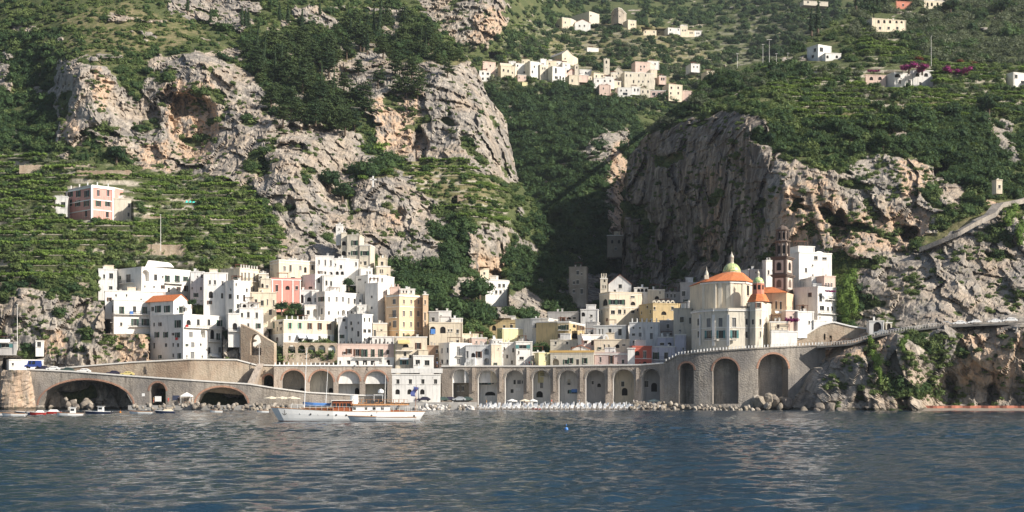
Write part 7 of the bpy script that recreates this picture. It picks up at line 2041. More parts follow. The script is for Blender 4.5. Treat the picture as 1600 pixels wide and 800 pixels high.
    mb = MB(); mb.box((X(1050), -2.15, Z(610)), (.12, .12, .5)); mb.tube([(X(945), -2.3, Z(625)), (X(945), -2.3, Z(570)), (X(975), -2.3, Z(560)), (X(1030), -2.3, Z(565)), (X(1030), -2.3, Z(590))], .03, 5); mb.build('davit', [M_IRON], r)


yacht()


def small_boat(px, py, L, col, label, inside=M_TEAK, cabin=None, name='rowing_boat', yaw=0, motor=True, cover=None, h=.55):
    Y = CAMH * FPX / (py - HOR)
    r = empty(name, P(px, py, Y)); r.rotation_euler = (0, 0, math.radians(yaw)); tag(r, label, 'boat', 'small boats moored along the shore')
    mb = MB(); sec = hull(mb, L, L * .34, lambda t: h + .35 * h * (1 - t) ** 2, .18, .42, .85, 12, (0, 1)); mb.build('hull', [col, M_BWHITE], r, smooth=True)
    mb = MB(); deck(mb, sec, .22, .05); mb.build('floor', [inside], r)
    mb = MB()
    for sg in (1, -1): mb.tube([Vector((p[0].x, p[0].y * sg, p[0].z)) for p in sec], .05, 5)
    mb.build('gunwale', [M_BWHITE if col is not M_BWHITE else M_TEAK], r)
    for x in (-.12, .15, .36): mb = MB(); mb.box((L * x, 0, h * .75), (.28, L * .30, .06)); mb.build('thwart', [M_TEAK], r)
    if cabin:
        mb = MB(); mb.box((0, 0, .55), (L * .22, L * .2, 1.3), taper=.9); c = mb.build('cabin', [cabin], r, loc=(L * .1, 0, h))
        mb = MB(); mb.box((0, -L * .1, .75), (L * .14, .05, .4)); mb.build('window', [M_GLASS], c); mb = MB(); mb.box((0, 0, 1.25), (L * .28, L * .24, .08)); mb.build('roof', [M_BWHITE], c)
    if cover: mb = MB(); mb.mesh([(-L * .1, -L * .14, h + .1), (L * .4, -L * .14, h + .1), (L * .4, L * .14, h + .1), (-L * .1, L * .14, h + .1), (-L * .02, 0, h + .5), (L * .34, 0, h + .5)], [(0, 1, 5, 4), (2, 3, 4, 5), (1, 2, 5), (3, 0, 4)]); mb.build('cover', [cover], r)
    if motor: mb = MB(); mb.box((L * .5 + .15, 0, h + .15), (.3, .3, .5), taper=.7); mb.box((L * .5 + .15, 0, h - .4), (.12, .1, .8)); mb.build('outboard_motor', [M_IRON], r)


small_boat(597, 658.8, 10.0, M_BWHITE, 'white tender with a grey bow lying alongside the yacht', cover=M_BWHITE, name='tender', h=.7, yaw=2)
for a in ((3, 650, 5.2, M_BWHITE, 'white boat cut by the left edge of the picture', M_BWHITE), (22, 650.4, 4.6, M_BWHITE, 'white boat second from the left edge', M_BWHITE), (44, 648.2, 5.0, M_NAVY, 'dark boat with a red stripe near the left rock'), (59, 648.6, 3.2, M_REDP, 'small red boat with a white cover', M_BWHITE, None, 'rowing_boat', 0, False, M_CLOTH_W),
          (79, 647.0, 4.4, M_REDP, 'red and dark boat under the wide arch', M_TEAK, None, 'rowing_boat', 0, True, M_CLOTH_W), (110, 650, 5.0, M_BWHITE, 'white fishing boat with a small wheelhouse', M_TEAK, M_BWHITE, 'fishing_boat', 8), (154, 647, 5.6, M_NAVY, 'navy blue motorboat with a white cabin', M_TEAK, M_BWHITE, 'motor_boat'), (220, 647, 5.0, M_BWHITE, 'white motorboat by the small arch', M_TEAK, None, 'motor_boat', -4),
          (258, 646, 4.4, M_NAVY, 'dark boat with a cream cover before the boulders', M_TEAK, None, 'rowing_boat', 0, True, plain('cream_cover', (0.62, 0.52, 0.38), .9)), (338, 644.8, 3.0, M_BWHITE, 'small white dinghy before the boulders'), (411, 645.0, 2.8, M_BWHITE, 'small white dinghy left of the yacht bow', M_BWHITE)):
    small_boat(*a)
# swimming buoys
for px, py, mt, lb in ((885, 672, M_CLOTH_B, 'small blue buoy alone on the open water'), (188, 645, M_CLOTH_O, 'orange buoy near the white motorboat')):
    Y = CAMH * FPX / (py - HOR); mb = MB(); mb.lathe((0, 0, -.1), [(.05, 0), (.2, .1), (.23, .22), (.17, .36), (.06, .45)], 10); mb.tube([(0, 0, .5), (0, 0, .75)], .04, 5); tag(mb.build('buoy', [mt], loc=P(px, py, Y)), lb, 'buoy')

# ------------------------------------------------------------------ cars
_tyre = plain('tyre', (0.02, 0.02, 0.02), .9); _carm = {}


def car(px, py, Y, col, label, yaw=0, van=False, L=4.1):
    key = tuple(col) + (van,)
    if key not in _carm:
        paint = plain('car_paint_%d' % len(_carm), col, .25, .03, .6)
        Hh = 2.0 if van else 1.42
        low = [(-2.05, .35), (-2.05, .72), (-1.9, .82), (-1.0, .92), (1.75, .95), (2.03, .85), (2.05, .35)]
        top = [(-1.9, .82), (-1.35, 1.0), (-1.1, Hh), (1.9, Hh), (2.0, .9)] if van else [(-1.0, .92), (-.45, Hh - .04), (.2, Hh), (1.1, Hh - .06), (1.75, .95)]
        mb = MB()
        for pr, w0, w1 in ((low, .84, .84), (top, .80, .66)):
            n = len(pr); zt = max(z for _, z in pr); zb = min(z for _, z in pr)
            wd = lambda z: w0 + (w1 - w0) * (z - zb) / (zt - zb)
            vs = [(x, -wd(z), z) for x, z in pr] + [(x, wd(z), z) for x, z in pr]
            mb.mesh(vs, [tuple(range(n)), tuple(range(2 * n - 1, n - 1, -1))] + [(i, (i + 1) % n, (i + 1) % n + n, i + n) for i in range(n)])
        body = mb.data('body', [paint])
        g = MB(); zt = Hh - .14; q = .69
        for a, b in ([(-1.0, -.3), (-.2, .7)] if van else [(-.72, .15), (.22, 1.3)]):
            for sg in (1, -1): g.poly([(a, sg * .79, 1.0), (b, sg * .79, 1.0), (b - (.2 if b > .5 and not van else 0), sg * q, zt), (a + .22, sg * q, zt)])
        g.poly([(-1.02 - (.3 if van else 0), -.7, 1.0), (-1.02 - (.3 if van else 0), .7, 1.0), (-.5 - (.6 if van else 0), .6, zt), (-.5 - (.6 if van else 0), -.6, zt)])
        _carm[key] = (body, g.data('window', [M_GLASS]))
    body, glass = _carm[key]
    if 'wheel' not in _carm:
        mb = MB(); mb.tube([(0, -.1, 0), (0, .1, 0)], .31, 12); mb2 = mb; _carm['wheel'] = mb.data('wheel', [_tyre])
        mb = MB(); mb.box((0, 0, 0), (.06, .3, .14)); _carm['lamp'] = mb.data('headlight', [M_TRIM])
    r = empty('parked_car' if not van else 'van', P(px, py, Y)); r.rotation_euler = (0, 0, math.radians(yaw)); tag(r, label, 'van' if van else 'car', 'vehicles on the coast road')
    k = L / 4.1; r.scale = (k, k, k)
    link(bpy.data.objects.new('body', body), r); link(bpy.data.objects.new('window', glass), r)
    for x in (-1.25, 1.3):
        for sg in (1, -1): w = bpy.data.objects.new('wheel', _carm['wheel']); w.location = (x, sg * .78, .31); link(w, r)
    for sg in (1, -1): w = bpy.data.objects.new('headlight', _carm['lamp']); w.location = (-2.06, sg * .6, .66); link(w, r)


cW, cK, cG, cY, cB, cS = (.75, .75, .74), (.03, .025, .05), (.04, .07, .06), (.6, .5, .2), (.03, .06, .25), (.3, .32, .34)
car(52, 575.6, 440, cB, 'blue van on the road at the far left', 2, True, 5.0); car(66, 578.4, 440.5, cK, 'dark car just right of the blue van', 3); car(83, 579.3, 440.5, cW, 'white car nearest the blue van', 3); car(105, 581, 440.5, cG, 'dark green car over the wide arch', 3); car(131, 582.8, 440.5, cW, 'white car over the crown of the wide arch', 3); car(177, 586, 440, cK, 'dark purple car over the right end of the wide arch', 4); car(199, 587.4, 440, cY, 'yellowish car behind the dark purple one', 4)
car(1376, 522.8, 421, cS, 'silver car leaving the tunnel portal', -8); car(1394, 519.5, 421, cK, 'dark car behind the silver one at the tunnel', -6); car(1475, 509.6, 420, cS, 'grey car leftmost of the row on the right road', -2); car(1498, 508.4, 420, cW, 'white car next to the grey one on the right road'); car(1522, 507, 420, cW, 'white car in the middle of the right road row'); car(1553, 505.6, 420, cW, 'second white car from the right edge'); car(1577, 504.6, 420, cW, 'white car nearest the right edge', 0, False, 4.6)
for i, (x, c, lb) in enumerate(((690, cG, 'dark green car parked before the brick-ringed arch'), (701, cK, 'black car parked in the middle by the boat ramp'), (717, cS, 'grey car parked by the boat ramp'), (728, cG, 'dark car at the right end of the ramp row'))): car(x, 627, 436 + (i % 2), c, lb, 12)
car(662, 627, 431.5, cK, 'dark car before the white waterfront building', 5)

# ------------------------------------------------------------------ people
def body_mesh(name, J, E):
    """One continuous figure grown on a skeleton: J joint -> (x, y, z, radius), E bones."""
    me = bpy.data.meshes.new(name); ks = list(J)
    me.from_pydata([J[k][:3] for k in ks], [(ks.index(a), ks.index(b)) for a, b in E], [])
    o = bpy.data.objects.new(name, me); COL.objects.link(o)
    md = o.modifiers.new('s', 'SKIN'); md.use_smooth_shade = True
    for i, k in enumerate(ks):
        v = me.skin_vertices[0].data[i]; v.radius = (J[k][3], J[k][3] * .8); v.use_root = (k == 'hip')
    sub = o.modifiers.new('d', 'SUBSURF'); sub.levels = sub.render_levels = 1
    dg = bpy.context.evaluated_depsgraph_get(); ev = o.evaluated_get(dg)
    m2 = bpy.data.meshes.new_from_object(ev); bpy.data.objects.remove(o); bpy.data.meshes.remove(me); m2.name = name
    return m2


def skel(arm=.12, step=.12, sit=False):
    J = {'hip': (0, 0, .92, .15), 'bel': (0, 0, 1.1, .14), 'che': (0, .01, 1.32, .16), 'nec': (0, 0, 1.5, .06), 'hd': (0, -.02, 1.6, .09), 'top': (0, -.01, 1.73, .08), 'nose': (0, -.1, 1.63, .025)}
    E = [('hip', 'bel'), ('bel', 'che'), ('che', 'nec'), ('nec', 'hd'), ('hd', 'top'), ('hd', 'nose')]
    for s, k in ((1, 'l'), (-1, 'r')):
        sh = (s * .19, 0, 1.43, .065)
        if sit: hp, kn, an, to = (s * .1, -.02, .9, .09), (s * .12, -.42, .92, .065), (s * .12, -.45, .5, .045), (s * .12, -.6, .45, .04)
        else: hp, kn, an, to = (s * .1, 0, .86, .09), (s * .11, -s * step * .5 - .03, .49, .065), (s * .11, -s * step + .03, .08, .045), (s * .12, -s * step - .14, .04, .04)
        J.update({'sh' + k: sh, 'el' + k: (s * (.24 + arm * .5), .04, 1.14, .045), 'wr' + k: (s * (.22 + arm), -.12, .92, .032), 'fi' + k: (s * (.22 + arm), -.16, .83, .028), 'th' + k: (s * (.19 + arm), -.19, .88, .016), 'hp' + k: hp, 'kn' + k: kn, 'an' + k: an, 'to' + k: to})
        E += [('che', 'sh' + k), ('sh' + k, 'el' + k), ('el' + k, 'wr' + k), ('wr' + k, 'fi' + k), ('wr' + k, 'th' + k), ('hip', 'hp' + k), ('hp' + k, 'kn' + k), ('kn' + k, 'an' + k), ('an' + k, 'to' + k)]
    return J, E


M_SKIN = plain('skin', (0.48, 0.27, 0.18), .6, .08)
BODY = [body_mesh('person', *skel()), body_mesh('person', *skel(.06, .26)), body_mesh('person', *skel(.16, .05))]
CL = [plain('cloth_%d' % i, c, .9, .1) for i, c in enumerate(((.7, .7, .68), (.05, .06, .1), (.5, .06, .05), (.08, .2, .4), (.03, .03, .03), (.55, .45, .3), (.1, .3, .15), (.6, .35, .1)))]
for m_ in BODY:
    for k in range(4): m_.materials.append(None)
    for p in m_.polygons:
        z = p.center.z; x = abs(p.center.x)
        p.material_index = 3 if z > 1.66 and p.center.y > -.07 else 0 if (z > 1.49 or (x > .25 and z < 1.2)) else 1 if z > .95 else 2 if z > .42 else 0
_hair = [plain('hair_dark', (.03, .02, .015), .7), plain('hair_brown', (.12, .06, .03), .7)]


def person(px, py, Y, label, pose, shirt, legs, turn=0, group=None):
    o = bpy.data.objects.new('person', BODY[pose]); o.location = P(px, py, Y); o.rotation_euler = (0, 0, turn); link(o)
    for i, m_ in enumerate((M_SKIN, CL[shirt], CL[legs], _hair[(shirt + legs) % 2])): o.material_slots[i].link = 'OBJECT'; o.material_slots[i].material = m_
    return tag(o, label, 'person', group)


rp = random.Random(4)
SQ = [('in a white shirt standing at the left end of the square', 819, 0, 1), ('in dark clothes walking on the square', 823, 1, 4), ('in a red top on the square', 827, 2, 1), ('in white near the middle of the square', 832, 0, 5), ('in a dark shirt near the yellow gatehouse', 836, 4, 3), ('in white and beige next to the yellow gatehouse', 840, 0, 0), ('in green on the square by the railing', 830, 6, 1)]
for i, (d, x, a, b) in enumerate(SQ): person(x, 572.4, 446.6 + (i % 3) * .7, 'person ' + d, i % 3, a, b, rp.uniform(-2, 2), 'people on the square')
for d, x, a, b, Y in (('in dark clothes walking behind the posts left of the white shop', 677, 4, 1, 446.5), ('in blue beside the white shop', 683, 3, 1, 447), ('in dark clothes before the brown house', 688, 4, 4, 446.8), ('in white by the pink row', 585, 0, 1, 444.6), ('in dark clothes by the pink row', 560, 4, 1, 444.4), ('in a black top before the mauve house', 965, 4, 4, 443), ('in a dark top sitting place by the red house', 1000, 4, 3, 442)):
    person(x, 573.0, Y, 'person ' + d, rp.randrange(3), a, b, rp.uniform(-2, 2), 'people on the promenade')
for d, x, y, a, b in (('in red on the quay by the small arch', 263, 629.5, 2, 2), ('in white beside the white gazebo', 296, 629.5, 0, 0), ('in dark clothes under the gazebo', 289, 629.5, 4, 1), ('in white right of the gazebo', 300, 629.5, 0, 5), ('in dark clothes at the small arch', 279, 629.5, 4, 4), ('in orange on the quay', 240, 629.5, 7, 2), ('in yellow at the yacht end of the quay', 651, 629, 5, 1)):
    person(x, y, 433, 'person ' + d, rp.randrange(3), a, b, rp.uniform(-2, 2), 'people on the quay')
for d, x, y, a, b in (('in red trunks standing on the beach', 862, 632.5, 2, 0), ('in blue standing between the sunbeds', 905, 632.5, 3, 0), ('in dark swimwear at the water by the sunbeds', 820, 634.5, 4, 0), ('in white at the right end of the beach', 990, 632.5, 0, 0), ('in orange at the left end of the beach', 760, 633.5, 7, 0)):
    person(x, y, 427, 'person ' + d, rp.randrange(3), a, b, rp.uniform(-2, 2), 'people on the beach')

# ------------------------------------------------------------------ beach furniture
mb = MB(); mb.box((0, -.15, .36), (.66, 1.25, .07))
c, s_ = math.cos(1.05), math.sin(1.05)
mb.mesh([(-.33, .47, .34), (.33, .47, .34), (.33, .47 + .9 * c, .34 + .9 * s_), (-.33, .47 + .9 * c, .34 + .9 * s_), (-.33, .53, .31), (.33, .53, .31), (.33, .53 + .9 * c, .31 + .9 * s_), (-.33, .53 + .9 * c, .31 + .9 * s_)], [(0, 1, 2, 3), (7, 6, 5, 4), (0, 4, 5, 1), (1, 5, 6, 2), (2, 6, 7, 3), (3, 7, 4, 0)])
M_LW = plain('white_plastic', (.78, .78, .77), .5, .04)
_lb = mb.data('lounger_seat', [M_LW]); mb = MB(); mb.box((0, 0, .17), (.06, .06, .34)); _ll = mb.data('leg', [M_LW])
for row, (Y, y, n, x0, x1) in enumerate(((424.5, 634.2, 34, 752, 1028), (428, 632.0, 34, 748, 1030), (431.5, 630, 30, 760, 1030))):
    for i in range(n):
        x = x0 + (x1 - x0) * i / (n - 1) + rp.uniform(-1, 1)
        z = 1.7 * ((Y - 421) / 21) ** .8 - .25
        r = empty('sun_lounger', ((x - 800) / FPX * Y, Y, z)); r.rotation_euler = (0, 0, rp.uniform(-.5, .3) - .5); r.scale = (1.15, 1.25, 1.35)
        tag(r, ['white sun lounger in the front row on the beach', 'white sun lounger in the middle row on the beach', 'white sun lounger in the back row on the beach'][row], 'sun lounger', ['front row of sun loungers', 'middle row of sun loungers', 'back row of sun loungers'][row])
        link(bpy.data.objects.new('seat', _lb), r)
        for lx in (-.28, .28):
            for ly in (-.7, .42): o = bpy.data.objects.new('leg', _ll); o.location = (lx, ly, 0); link(o, r)


def parasol(px, Y, z, rad, mat, label, h=2.4, closed=False):
    r = empty('parasol', ((px - 800) / FPX * Y, Y, z)); tag(r, label, 'parasol', 'parasols along the shore')
    mb = MB(); mb.tube([(0, 0, 0), (0, 0, h)], .04, 6); mb.build('pole', [M_WHITE], r)
    mb = MB(); n = 8
    if closed: mb.lathe((0, 0, 0), [(.05, h * .35), (.17, h * .42), (.13, h * .8), (.03, h + .1)], n)
    else:
        for k in range(n):
            a, b = k * 2 * math.pi / n, (k + 1) * 2 * math.pi / n
            A, B = Vector((math.cos(a) * rad, math.sin(a) * rad, h - .45)), Vector((math.cos(b) * rad, math.sin(b) * rad, h - .45)); m_ = (A + B) / 2 * .97 + Vector((0, 0, .02)); T = Vector((0, 0, h + .15))
            mb.poly([A, m_, T]); mb.poly([m_, B, T]); mb.poly([A, B, B - Vector((0, 0, .18)), A - Vector((0, 0, .18))])
    mb.build('canopy', [mat], r)


M_CREAM = plain('cream_canvas', (.70, .62, .48), .9, .06)
for a in ((800, 434, .8, 1.7, M_CLOTH_W, 'white parasol behind the left end of the sunbeds'), (820, 434, .8, 1.8, M_CREAM, 'cream parasol behind the sunbeds'), (833, 434, .8, 1.4, M_CLOTH_W, 'white parasol right of the cream one'), (1022, 434, .8, 2.0, plain('grey_green_canvas', (.35, .42, .38), .9), 'grey-green parasol at the right end of the beach'),
          (424, 432, 1.4, 2.6, M_CREAM, 'beige parasol on the quay left of the yacht', 2.6), (441, 432, 1.4, 2.6, M_CREAM, 'beige parasol on the quay behind the yacht bow', 2.6), (457, 432, 1.4, 2.4, M_CREAM, 'third beige parasol on the quay', 2.6)): parasol(*a)
for i in range(12): parasol(770 + i * 21 + rp.uniform(-3, 3), 429.8, .5, .5, M_CLOTH_W, 'closed white parasol standing among the sunbeds', 2.1, True)
r = empty('gazebo', P(292, 630, 433)); tag(r, 'white peaked gazebo tent on the quay', 'gazebo')
mb = MB(); mb.mesh([(-1.6, -1.6, 2.3), (1.6, -1.6, 2.3), (1.6, 1.6, 2.3), (-1.6, 1.6, 2.3), (0, 0, 3.4), (-1.6, -1.6, 2.0), (1.6, -1.6, 2.0), (1.6, 1.6, 2.0), (-1.6, 1.6, 2.0)], [(0, 1, 4), (1, 2, 4), (2, 3, 4), (3, 0, 4), (0, 1, 6, 5), (1, 2, 7, 6), (2, 3, 8, 7), (3, 0, 5, 8)]); mb.build('canopy', [M_CLOTH_W], r)
for x in (-1.5, 1.5):
    for y in (-1.5, 1.5): mb = MB(); mb.tube([(x, y, 0), (x, y, 2.2)], .05, 5); mb.build('post', [M_WHITE], r)
for px, w, hh, mt, lb, nm, z in ((247, 2.0, 1.6, M_WHITE, 'white display board in the small arch', 'display_board', 629.8), (275, 2.2, 1.5, CL[1], 'dark blue notice board on the quay wall', 'notice_board', 628)):
    r = empty(nm, P(px, z, 433.2)); tag(r, lb, 'board'); mb = MB(); mb.box((0, 0, .5 + hh / 2), (w, .08, hh)); mb.build('panel', [mt], r)
    for x in (-w / 2 + .1, w / 2 - .1): mb = MB(); mb.box((x, .1, .5), (.07, .07, 1.0)); mb.build('leg', [M_IRON], r)
r = empty('road_sign', P(224, 628, 432)); tag(r, 'small white square sign on the sea wall', 'sign'); mb = MB(); mb.box((0, 0, 2.2), (.9, .06, .9)); mb.build('plate', [M_WHITE], r); mb = MB(); mb.tube([(0, .08, 0), (0, .08, 2.4)], .04, 5); mb.build('post', [M_IRON], r)
for px, Y, lb in ((838, 425, 'red canoe lying at the left of the sunbeds'), (851, 430, 'pink canoe among the sunbeds')):
    r = empty('canoe', ((px - 800) / FPX * Y, Y, .15)); tag(r, lb, 'canoe'); mb = MB(); se = hull(mb, 2.6, .9, lambda t: .35, .05, .4, .5, 10, (0, 0)); mb.build('hull', [M_CLOTH_R], r, smooth=True); mb = MB(); deck(mb, se, .05, .03); mb.build('deck', [M_CLOTH_R], r)
# orange barrier on the cove beach
r = empty('beach_barrier', P(1520, 637, 412)); tag(r, 'long low red-orange fabric barrier on the cove beach', 'barrier')
mb = MB(); n = 40; vs = []
for i in range(n + 1):
    x = 1441 + 230 * i / n; Y = 412 + .4 * math.sin(i * 1.3); p = P(x, HOR, Y) - r.location; z0 = .55 - r.location.z
    vs += [Vector((p.x, p.y, z0)), Vector((p.x, p.y + .15, z0 + .85 + .05 * math.sin(i * .9)))]
mb.mesh(vs, [(2 * i, 2 * i + 2, 2 * i + 3, 2 * i + 1) for i in range(n)]); mb.build('fabric', [plain('orange_fabric', (.38, .15, .10), .9, .3)], r)
for i in range(0, n + 1, 4):
    mb = MB(); mb.box(vs[2 * i] + Vector((0, .3, .6)), (.1, .1, 1.5)); mb.build('stake', [M_IRON], r)

# ------------------------------------------------------------------ boulders
_bm = []
for k in range(6):
    bm = bmesh.new(); bmesh.ops.create_icosphere(bm, subdivisions=2, radius=1); rs = np.random.default_rng(90 + k)
    for q in range(9):   # cut flat facets
        n_ = Vector(rs.normal(size=3)).normalized(); d_ = rs.uniform(.55, .85)
        for v in bm.verts:
            e = v.co.dot(n_) - d_
            if e > 0: v.co -= n_ * e
    me = bpy.data.meshes.new('boulder'); bm.to_mesh(me); bm.free(); _bm.append(me)
_bmat = [plain('boulder_%d' % i, c, .95, .35, scale=1.3) for i, c in enumerate(((.28, .24, .19), (.36, .32, .27), (.21, .18, .15), (.56, .53, .49)))]


def boulders(n, px, ys, Yr, size, group, label, pale=False, seed=1):
    rb = random.Random(seed)
    for i in range(n):
        f = rb.random(); Y = Yr[0] + (Yr[1] - Yr[0]) * f; x = rb.uniform(*px); s = size * rb.uniform(.6, 1.25)
        o = bpy.data.objects.new('boulder', _bm[rb.randrange(6)]); o.location = ((x - 800) / FPX * Y, Y, ys[0] + (ys[1] - ys[0]) * f + rb.uniform(-.15, .25)); o.rotation_euler = (rb.uniform(0, 6), rb.uniform(0, 6), rb.uniform(0, 6)); o.scale = (s, s * rb.uniform(.7, 1), s * rb.uniform(.65, .95))
        link(o)
        if not o.data.materials: o.data.materials.append(_bmat[0])
        o.material_slots[0].link = 'OBJECT'; o.material_slots[0].material = _bmat[3 if pale and rb.random() < .8 else rb.randrange(3)]
        tag(o, label, 'boulder', group)


boulders(95, (205, 455), (-.1, 1.7), (422, 430), .8, 'breakwater on the left', 'grey brown boulder in the breakwater below the sea wall', seed=1)
boulders(28, (652, 702), (-.1, 1.4), (420, 428), .8, 'pale stones by the boat ramp', 'pale boulder left of the boat ramp', True, 2)
boulders(18, (716, 744), (-.1, 1.3), (421, 428), .8, 'pale stones right of the boat ramp', 'pale boulder right of the boat ramp', True, 3)
boulders(55, (985, 1062), (-.1, 2.2), (417, 428), .75, 'stones at the right end of the beach', 'tan boulder at the right end of the beach', False, 4)
boulders(42, (1062, 1178), (-.1, 1.1), (412, 421), .75, 'stones below the headland wall', 'tan boulder below the headland wall', False, 5)
boulders(14, (100, 150), (-.2, 3.0), (430, 440), 1.15, 'rocks under the wide arch', 'brown rock under the wide arch', False, 6)
boulders(16, (455, 650), (-.1, .9), (423, 429), .9, 'stones behind the yacht', 'grey boulder on the quay edge behind the yacht', False, 7)
boulders(22, (1255, 1440), (-.4, 1.6), (406, 413), 1.9, 'rocks at the foot of the right cliff', 'rugged rock at the foot of the right cliff', False, 8)
boulders(12, (1176, 1240), (-.3, 3.4), (417, 424), 2.0, 'rocks in the third headland arch', 'tan rock heaped in the widest headland arch', False, 9)
mb = MB(); rs = np.random.default_rng(8); vs = []; n, m_ = 26, 22
for j in range(m_):
    for i in range(n):
        a = math.pi * 2 * i / n; t = j / (m_ - 1); w = 5.4 - 1.0 * t + .9 * math.sin(3 * a + 4 * t) * .5 + rs.uniform(-.35, .35)
        vs.append((math.cos(a) * w, math.sin(a) * w * .9, -1 + 13.2 * t + rs.uniform(-.2, .2)))
mb.mesh(vs, [(j * n + i, j * n + (i + 1) % n, (j + 1) * n + (i + 1) % n, (j + 1) * n + i) for j in range(m_ - 1) for i in range(n)] + [tuple((m_ - 1) * n + i for i in range(n))])
_p = P(26, HOR, 436); o = mb.build('rock_pillar', [M_TERR], loc=(_p.x, _p.y, 0)); tag(o, 'tall tan rock pillar under the road at the far left', 'rock')
at = o.data.attributes.new('rock', 'FLOAT', 'POINT'); at.data.foreach_set('value', np.ones(len(vs), np.float32)); at = o.data.attributes.new('warm', 'FLOAT', 'POINT'); at.data.foreach_set('value', np.full(len(vs), .8, np.float32))

# ------------------------------------------------------------------ poles, cross, lamps
def lamp(px, py, Y, h, label, arm=1.2):
    r = empty('street_lamp', P(px, py, Y)); tag(r, label, 'street lamp'); mb = MB(); mb.tube([(0, 0, -.5), (0, 0, h)], [.12, .07], 6); mb.build('pole', [M_TRIM], r)
    mb = MB(); mb.box((0, -.3, h + .05), (arm, .35, .16)); mb.build('lamp_head', [M_TRIM], r)
for a in ((1152, 104, 664, 6, 'lamp at the left tip of the plateau edge'), (1192, 103, 664, 10, 'shorter floodlight mast on the plateau edge'), (1202, 102, 664, 12, 'tall floodlight mast on the plateau edge', 2.4), (1213, 101, 666, 5, 'small lamp right of the floodlight mast'), (1231, 100, 668, 5, 'small lamp between the mast and the lone villa'), (1290, 100, 680, 8, 'slim lamp in front of the lone villa', .5), (1455, 105, 640, 14, 'tall bare pole above the bougainvillea', .4),
          (251, 390, 488, 12, 'thin pole in the green left terraces', .4), (676, 625, 431, 7, 'lamp post before the white waterfront building'), (405, 569, 442, 6, 'lamp at the bend of the upper road', 1.0), (27, 545, 447, 14, 'tall pole in the scrub at the far left', .4)): lamp(*a)
r = empty('cross', P(583, 290, 560)); tag(r, 'white cross standing on the rocky knoll', 'cross'); mb = MB(); mb.box((0, 0, 1.6), (.55, .5, 4.4)); mb.box((0, 0, 2.4), (2.6, .5, .55)); mb.build('cross_beam', [M_WHITE], r)
# teal nets on the terraces
for x0, x1, y, Y, mt, lb in ((1420, 1485, 168, 566, M_TEAL, 'teal net sheet on the right terraces'), (288, 306, 321, 541, plain('turquoise_sheet', (.05, .5, .42), .8), 'small turquoise tarpaulin on the left terraces')):
    mb = MB(); a, b = P(x0, y, Y), P(x1, y, Y); n = 12; vs = []
    for i in range(n + 1):
        p = a.lerp(b, i / n); z = .5 * math.sin(i * 1.7); vs += [p + Vector((0, -1, z * .6)), p + Vector((0, 2.5, 2.0 + z))]
    mb.mesh([v - a for v in vs], [(2 * i, 2 * i + 2, 2 * i + 3, 2 * i + 1) for i in range(n)]); tag(mb.build('net_sheet', [mt], loc=a), lb, 'net')
# cliff path on the right
pp = [(1436, 388, 461), (1470, 375, 458), (1500, 362, 456), (1530, 345, 458), (1556, 333, 462), (1568, 318, 468), (1600, 312, 474), (1640, 300, 480)]
r = empty('cliff_path', P(*pp[0])); tag(r, 'pale walled path climbing across the right cliff', 'path wall')
arch_wall(r, 1436, 1640, [(p[0], p[2] - 4) for p in pp], [(p[0], p[1] - 1.5) for p in pp], [(p[0], p[1] + 6) for p in pp], [], 3.5, M_STONE)

# ------------------------------------------------------------------ single trees
def tree(kind, px, py, Y, rad, hs, label, group, cat='tree', mat=None, trunk=.35):
    p = P(px, py, Y); r = empty(kind, p); tag(r, label, cat, group); r.rotation_euler = (0, 0, random.uniform(0, 6.28))
    key = {'pine_tree': 'pine', 'cypress_tree': 'cyp', 'holm_oak': 'oak', 'olive_tree': 'olive', 'bush': 'bush', 'ivy_patch': 'ivy', 'bougainvillea': 'boug', 'red_shrub': 'rust', 'vine_tree': 'oak'}[kind]
    c = bpy.data.objects.new('crown', PROTO[PNAMES[random.choice(KIDX[key])]]); c.scale = (rad, rad, rad * hs); c.location = (0, 0, rad * trunk); link(c, r)
    if trunk > 0:
        t = bpy.data.objects.new('trunk', TRUNK); t.scale = (rad * .3, rad * .3, rad * (trunk + .5 * hs)); link(t, r)


mb = MB(); mb.tube([(0, 0, -.3), (.05, .02, .3), (.0, .08, .7), (.05, .0, 1.0)], [.36, .28, .22, .1], 7); mb.tube([(.02, .04, .5), (.5, .1, .85)], [.16, .05], 5); mb.tube([(0, .05, .6), (-.45, -.15, .95)], [.15, .05], 5); TRUNK = mb.data('trunk', [M_BARK])


def on_layer(lname, px, py):
    L = LAYERS[lname]; q = (L['gx'] - px) ** 2 + (L['gy'] - py) ** 2; i = np.unravel_index(np.argmin(q), q.shape); return float(L['V'][i][1])


rt = random.Random(12)
for x, y, s in ((378, 42, 5), (384, 50, 5.5), (388, 46, 5), (437, 35, 5), (450, 40, 5.5), (472, 52, 6), (500, 25, 4), (562, 70, 6.5), (568, 78, 6), (574, 82, 5.5), (548, 60, 5), (293, 20, 5), (329, 38, 4)):
    tree('cypress_tree', x, y, on_layer('left_mountain', x, y) - 1, s * .95, 1.35, 'slim dark cypress standing on the upper left slope', 'cypresses on the upper left slope', trunk=.1)
for i in range(60):
    x, y = rt.uniform(400, 720), rt.uniform(60, 205)
    if not inpoly(Z_PINE, np.array([x]), np.array([y]))[0]: continue
    tree('pine_tree', x, y + 6, on_layer('left_mountain', x, y + 6) - 2, rt.uniform(3.6, 5.4), rt.uniform(1.0, 1.5), 'broad dark pine ' + ('left of the bare orange rock face' if x < 520 else 'above the bare orange rock face' if y < 140 and x < 620 else 'right of the small grey crag at the top'), 'pines between the rock faces', trunk=.25)
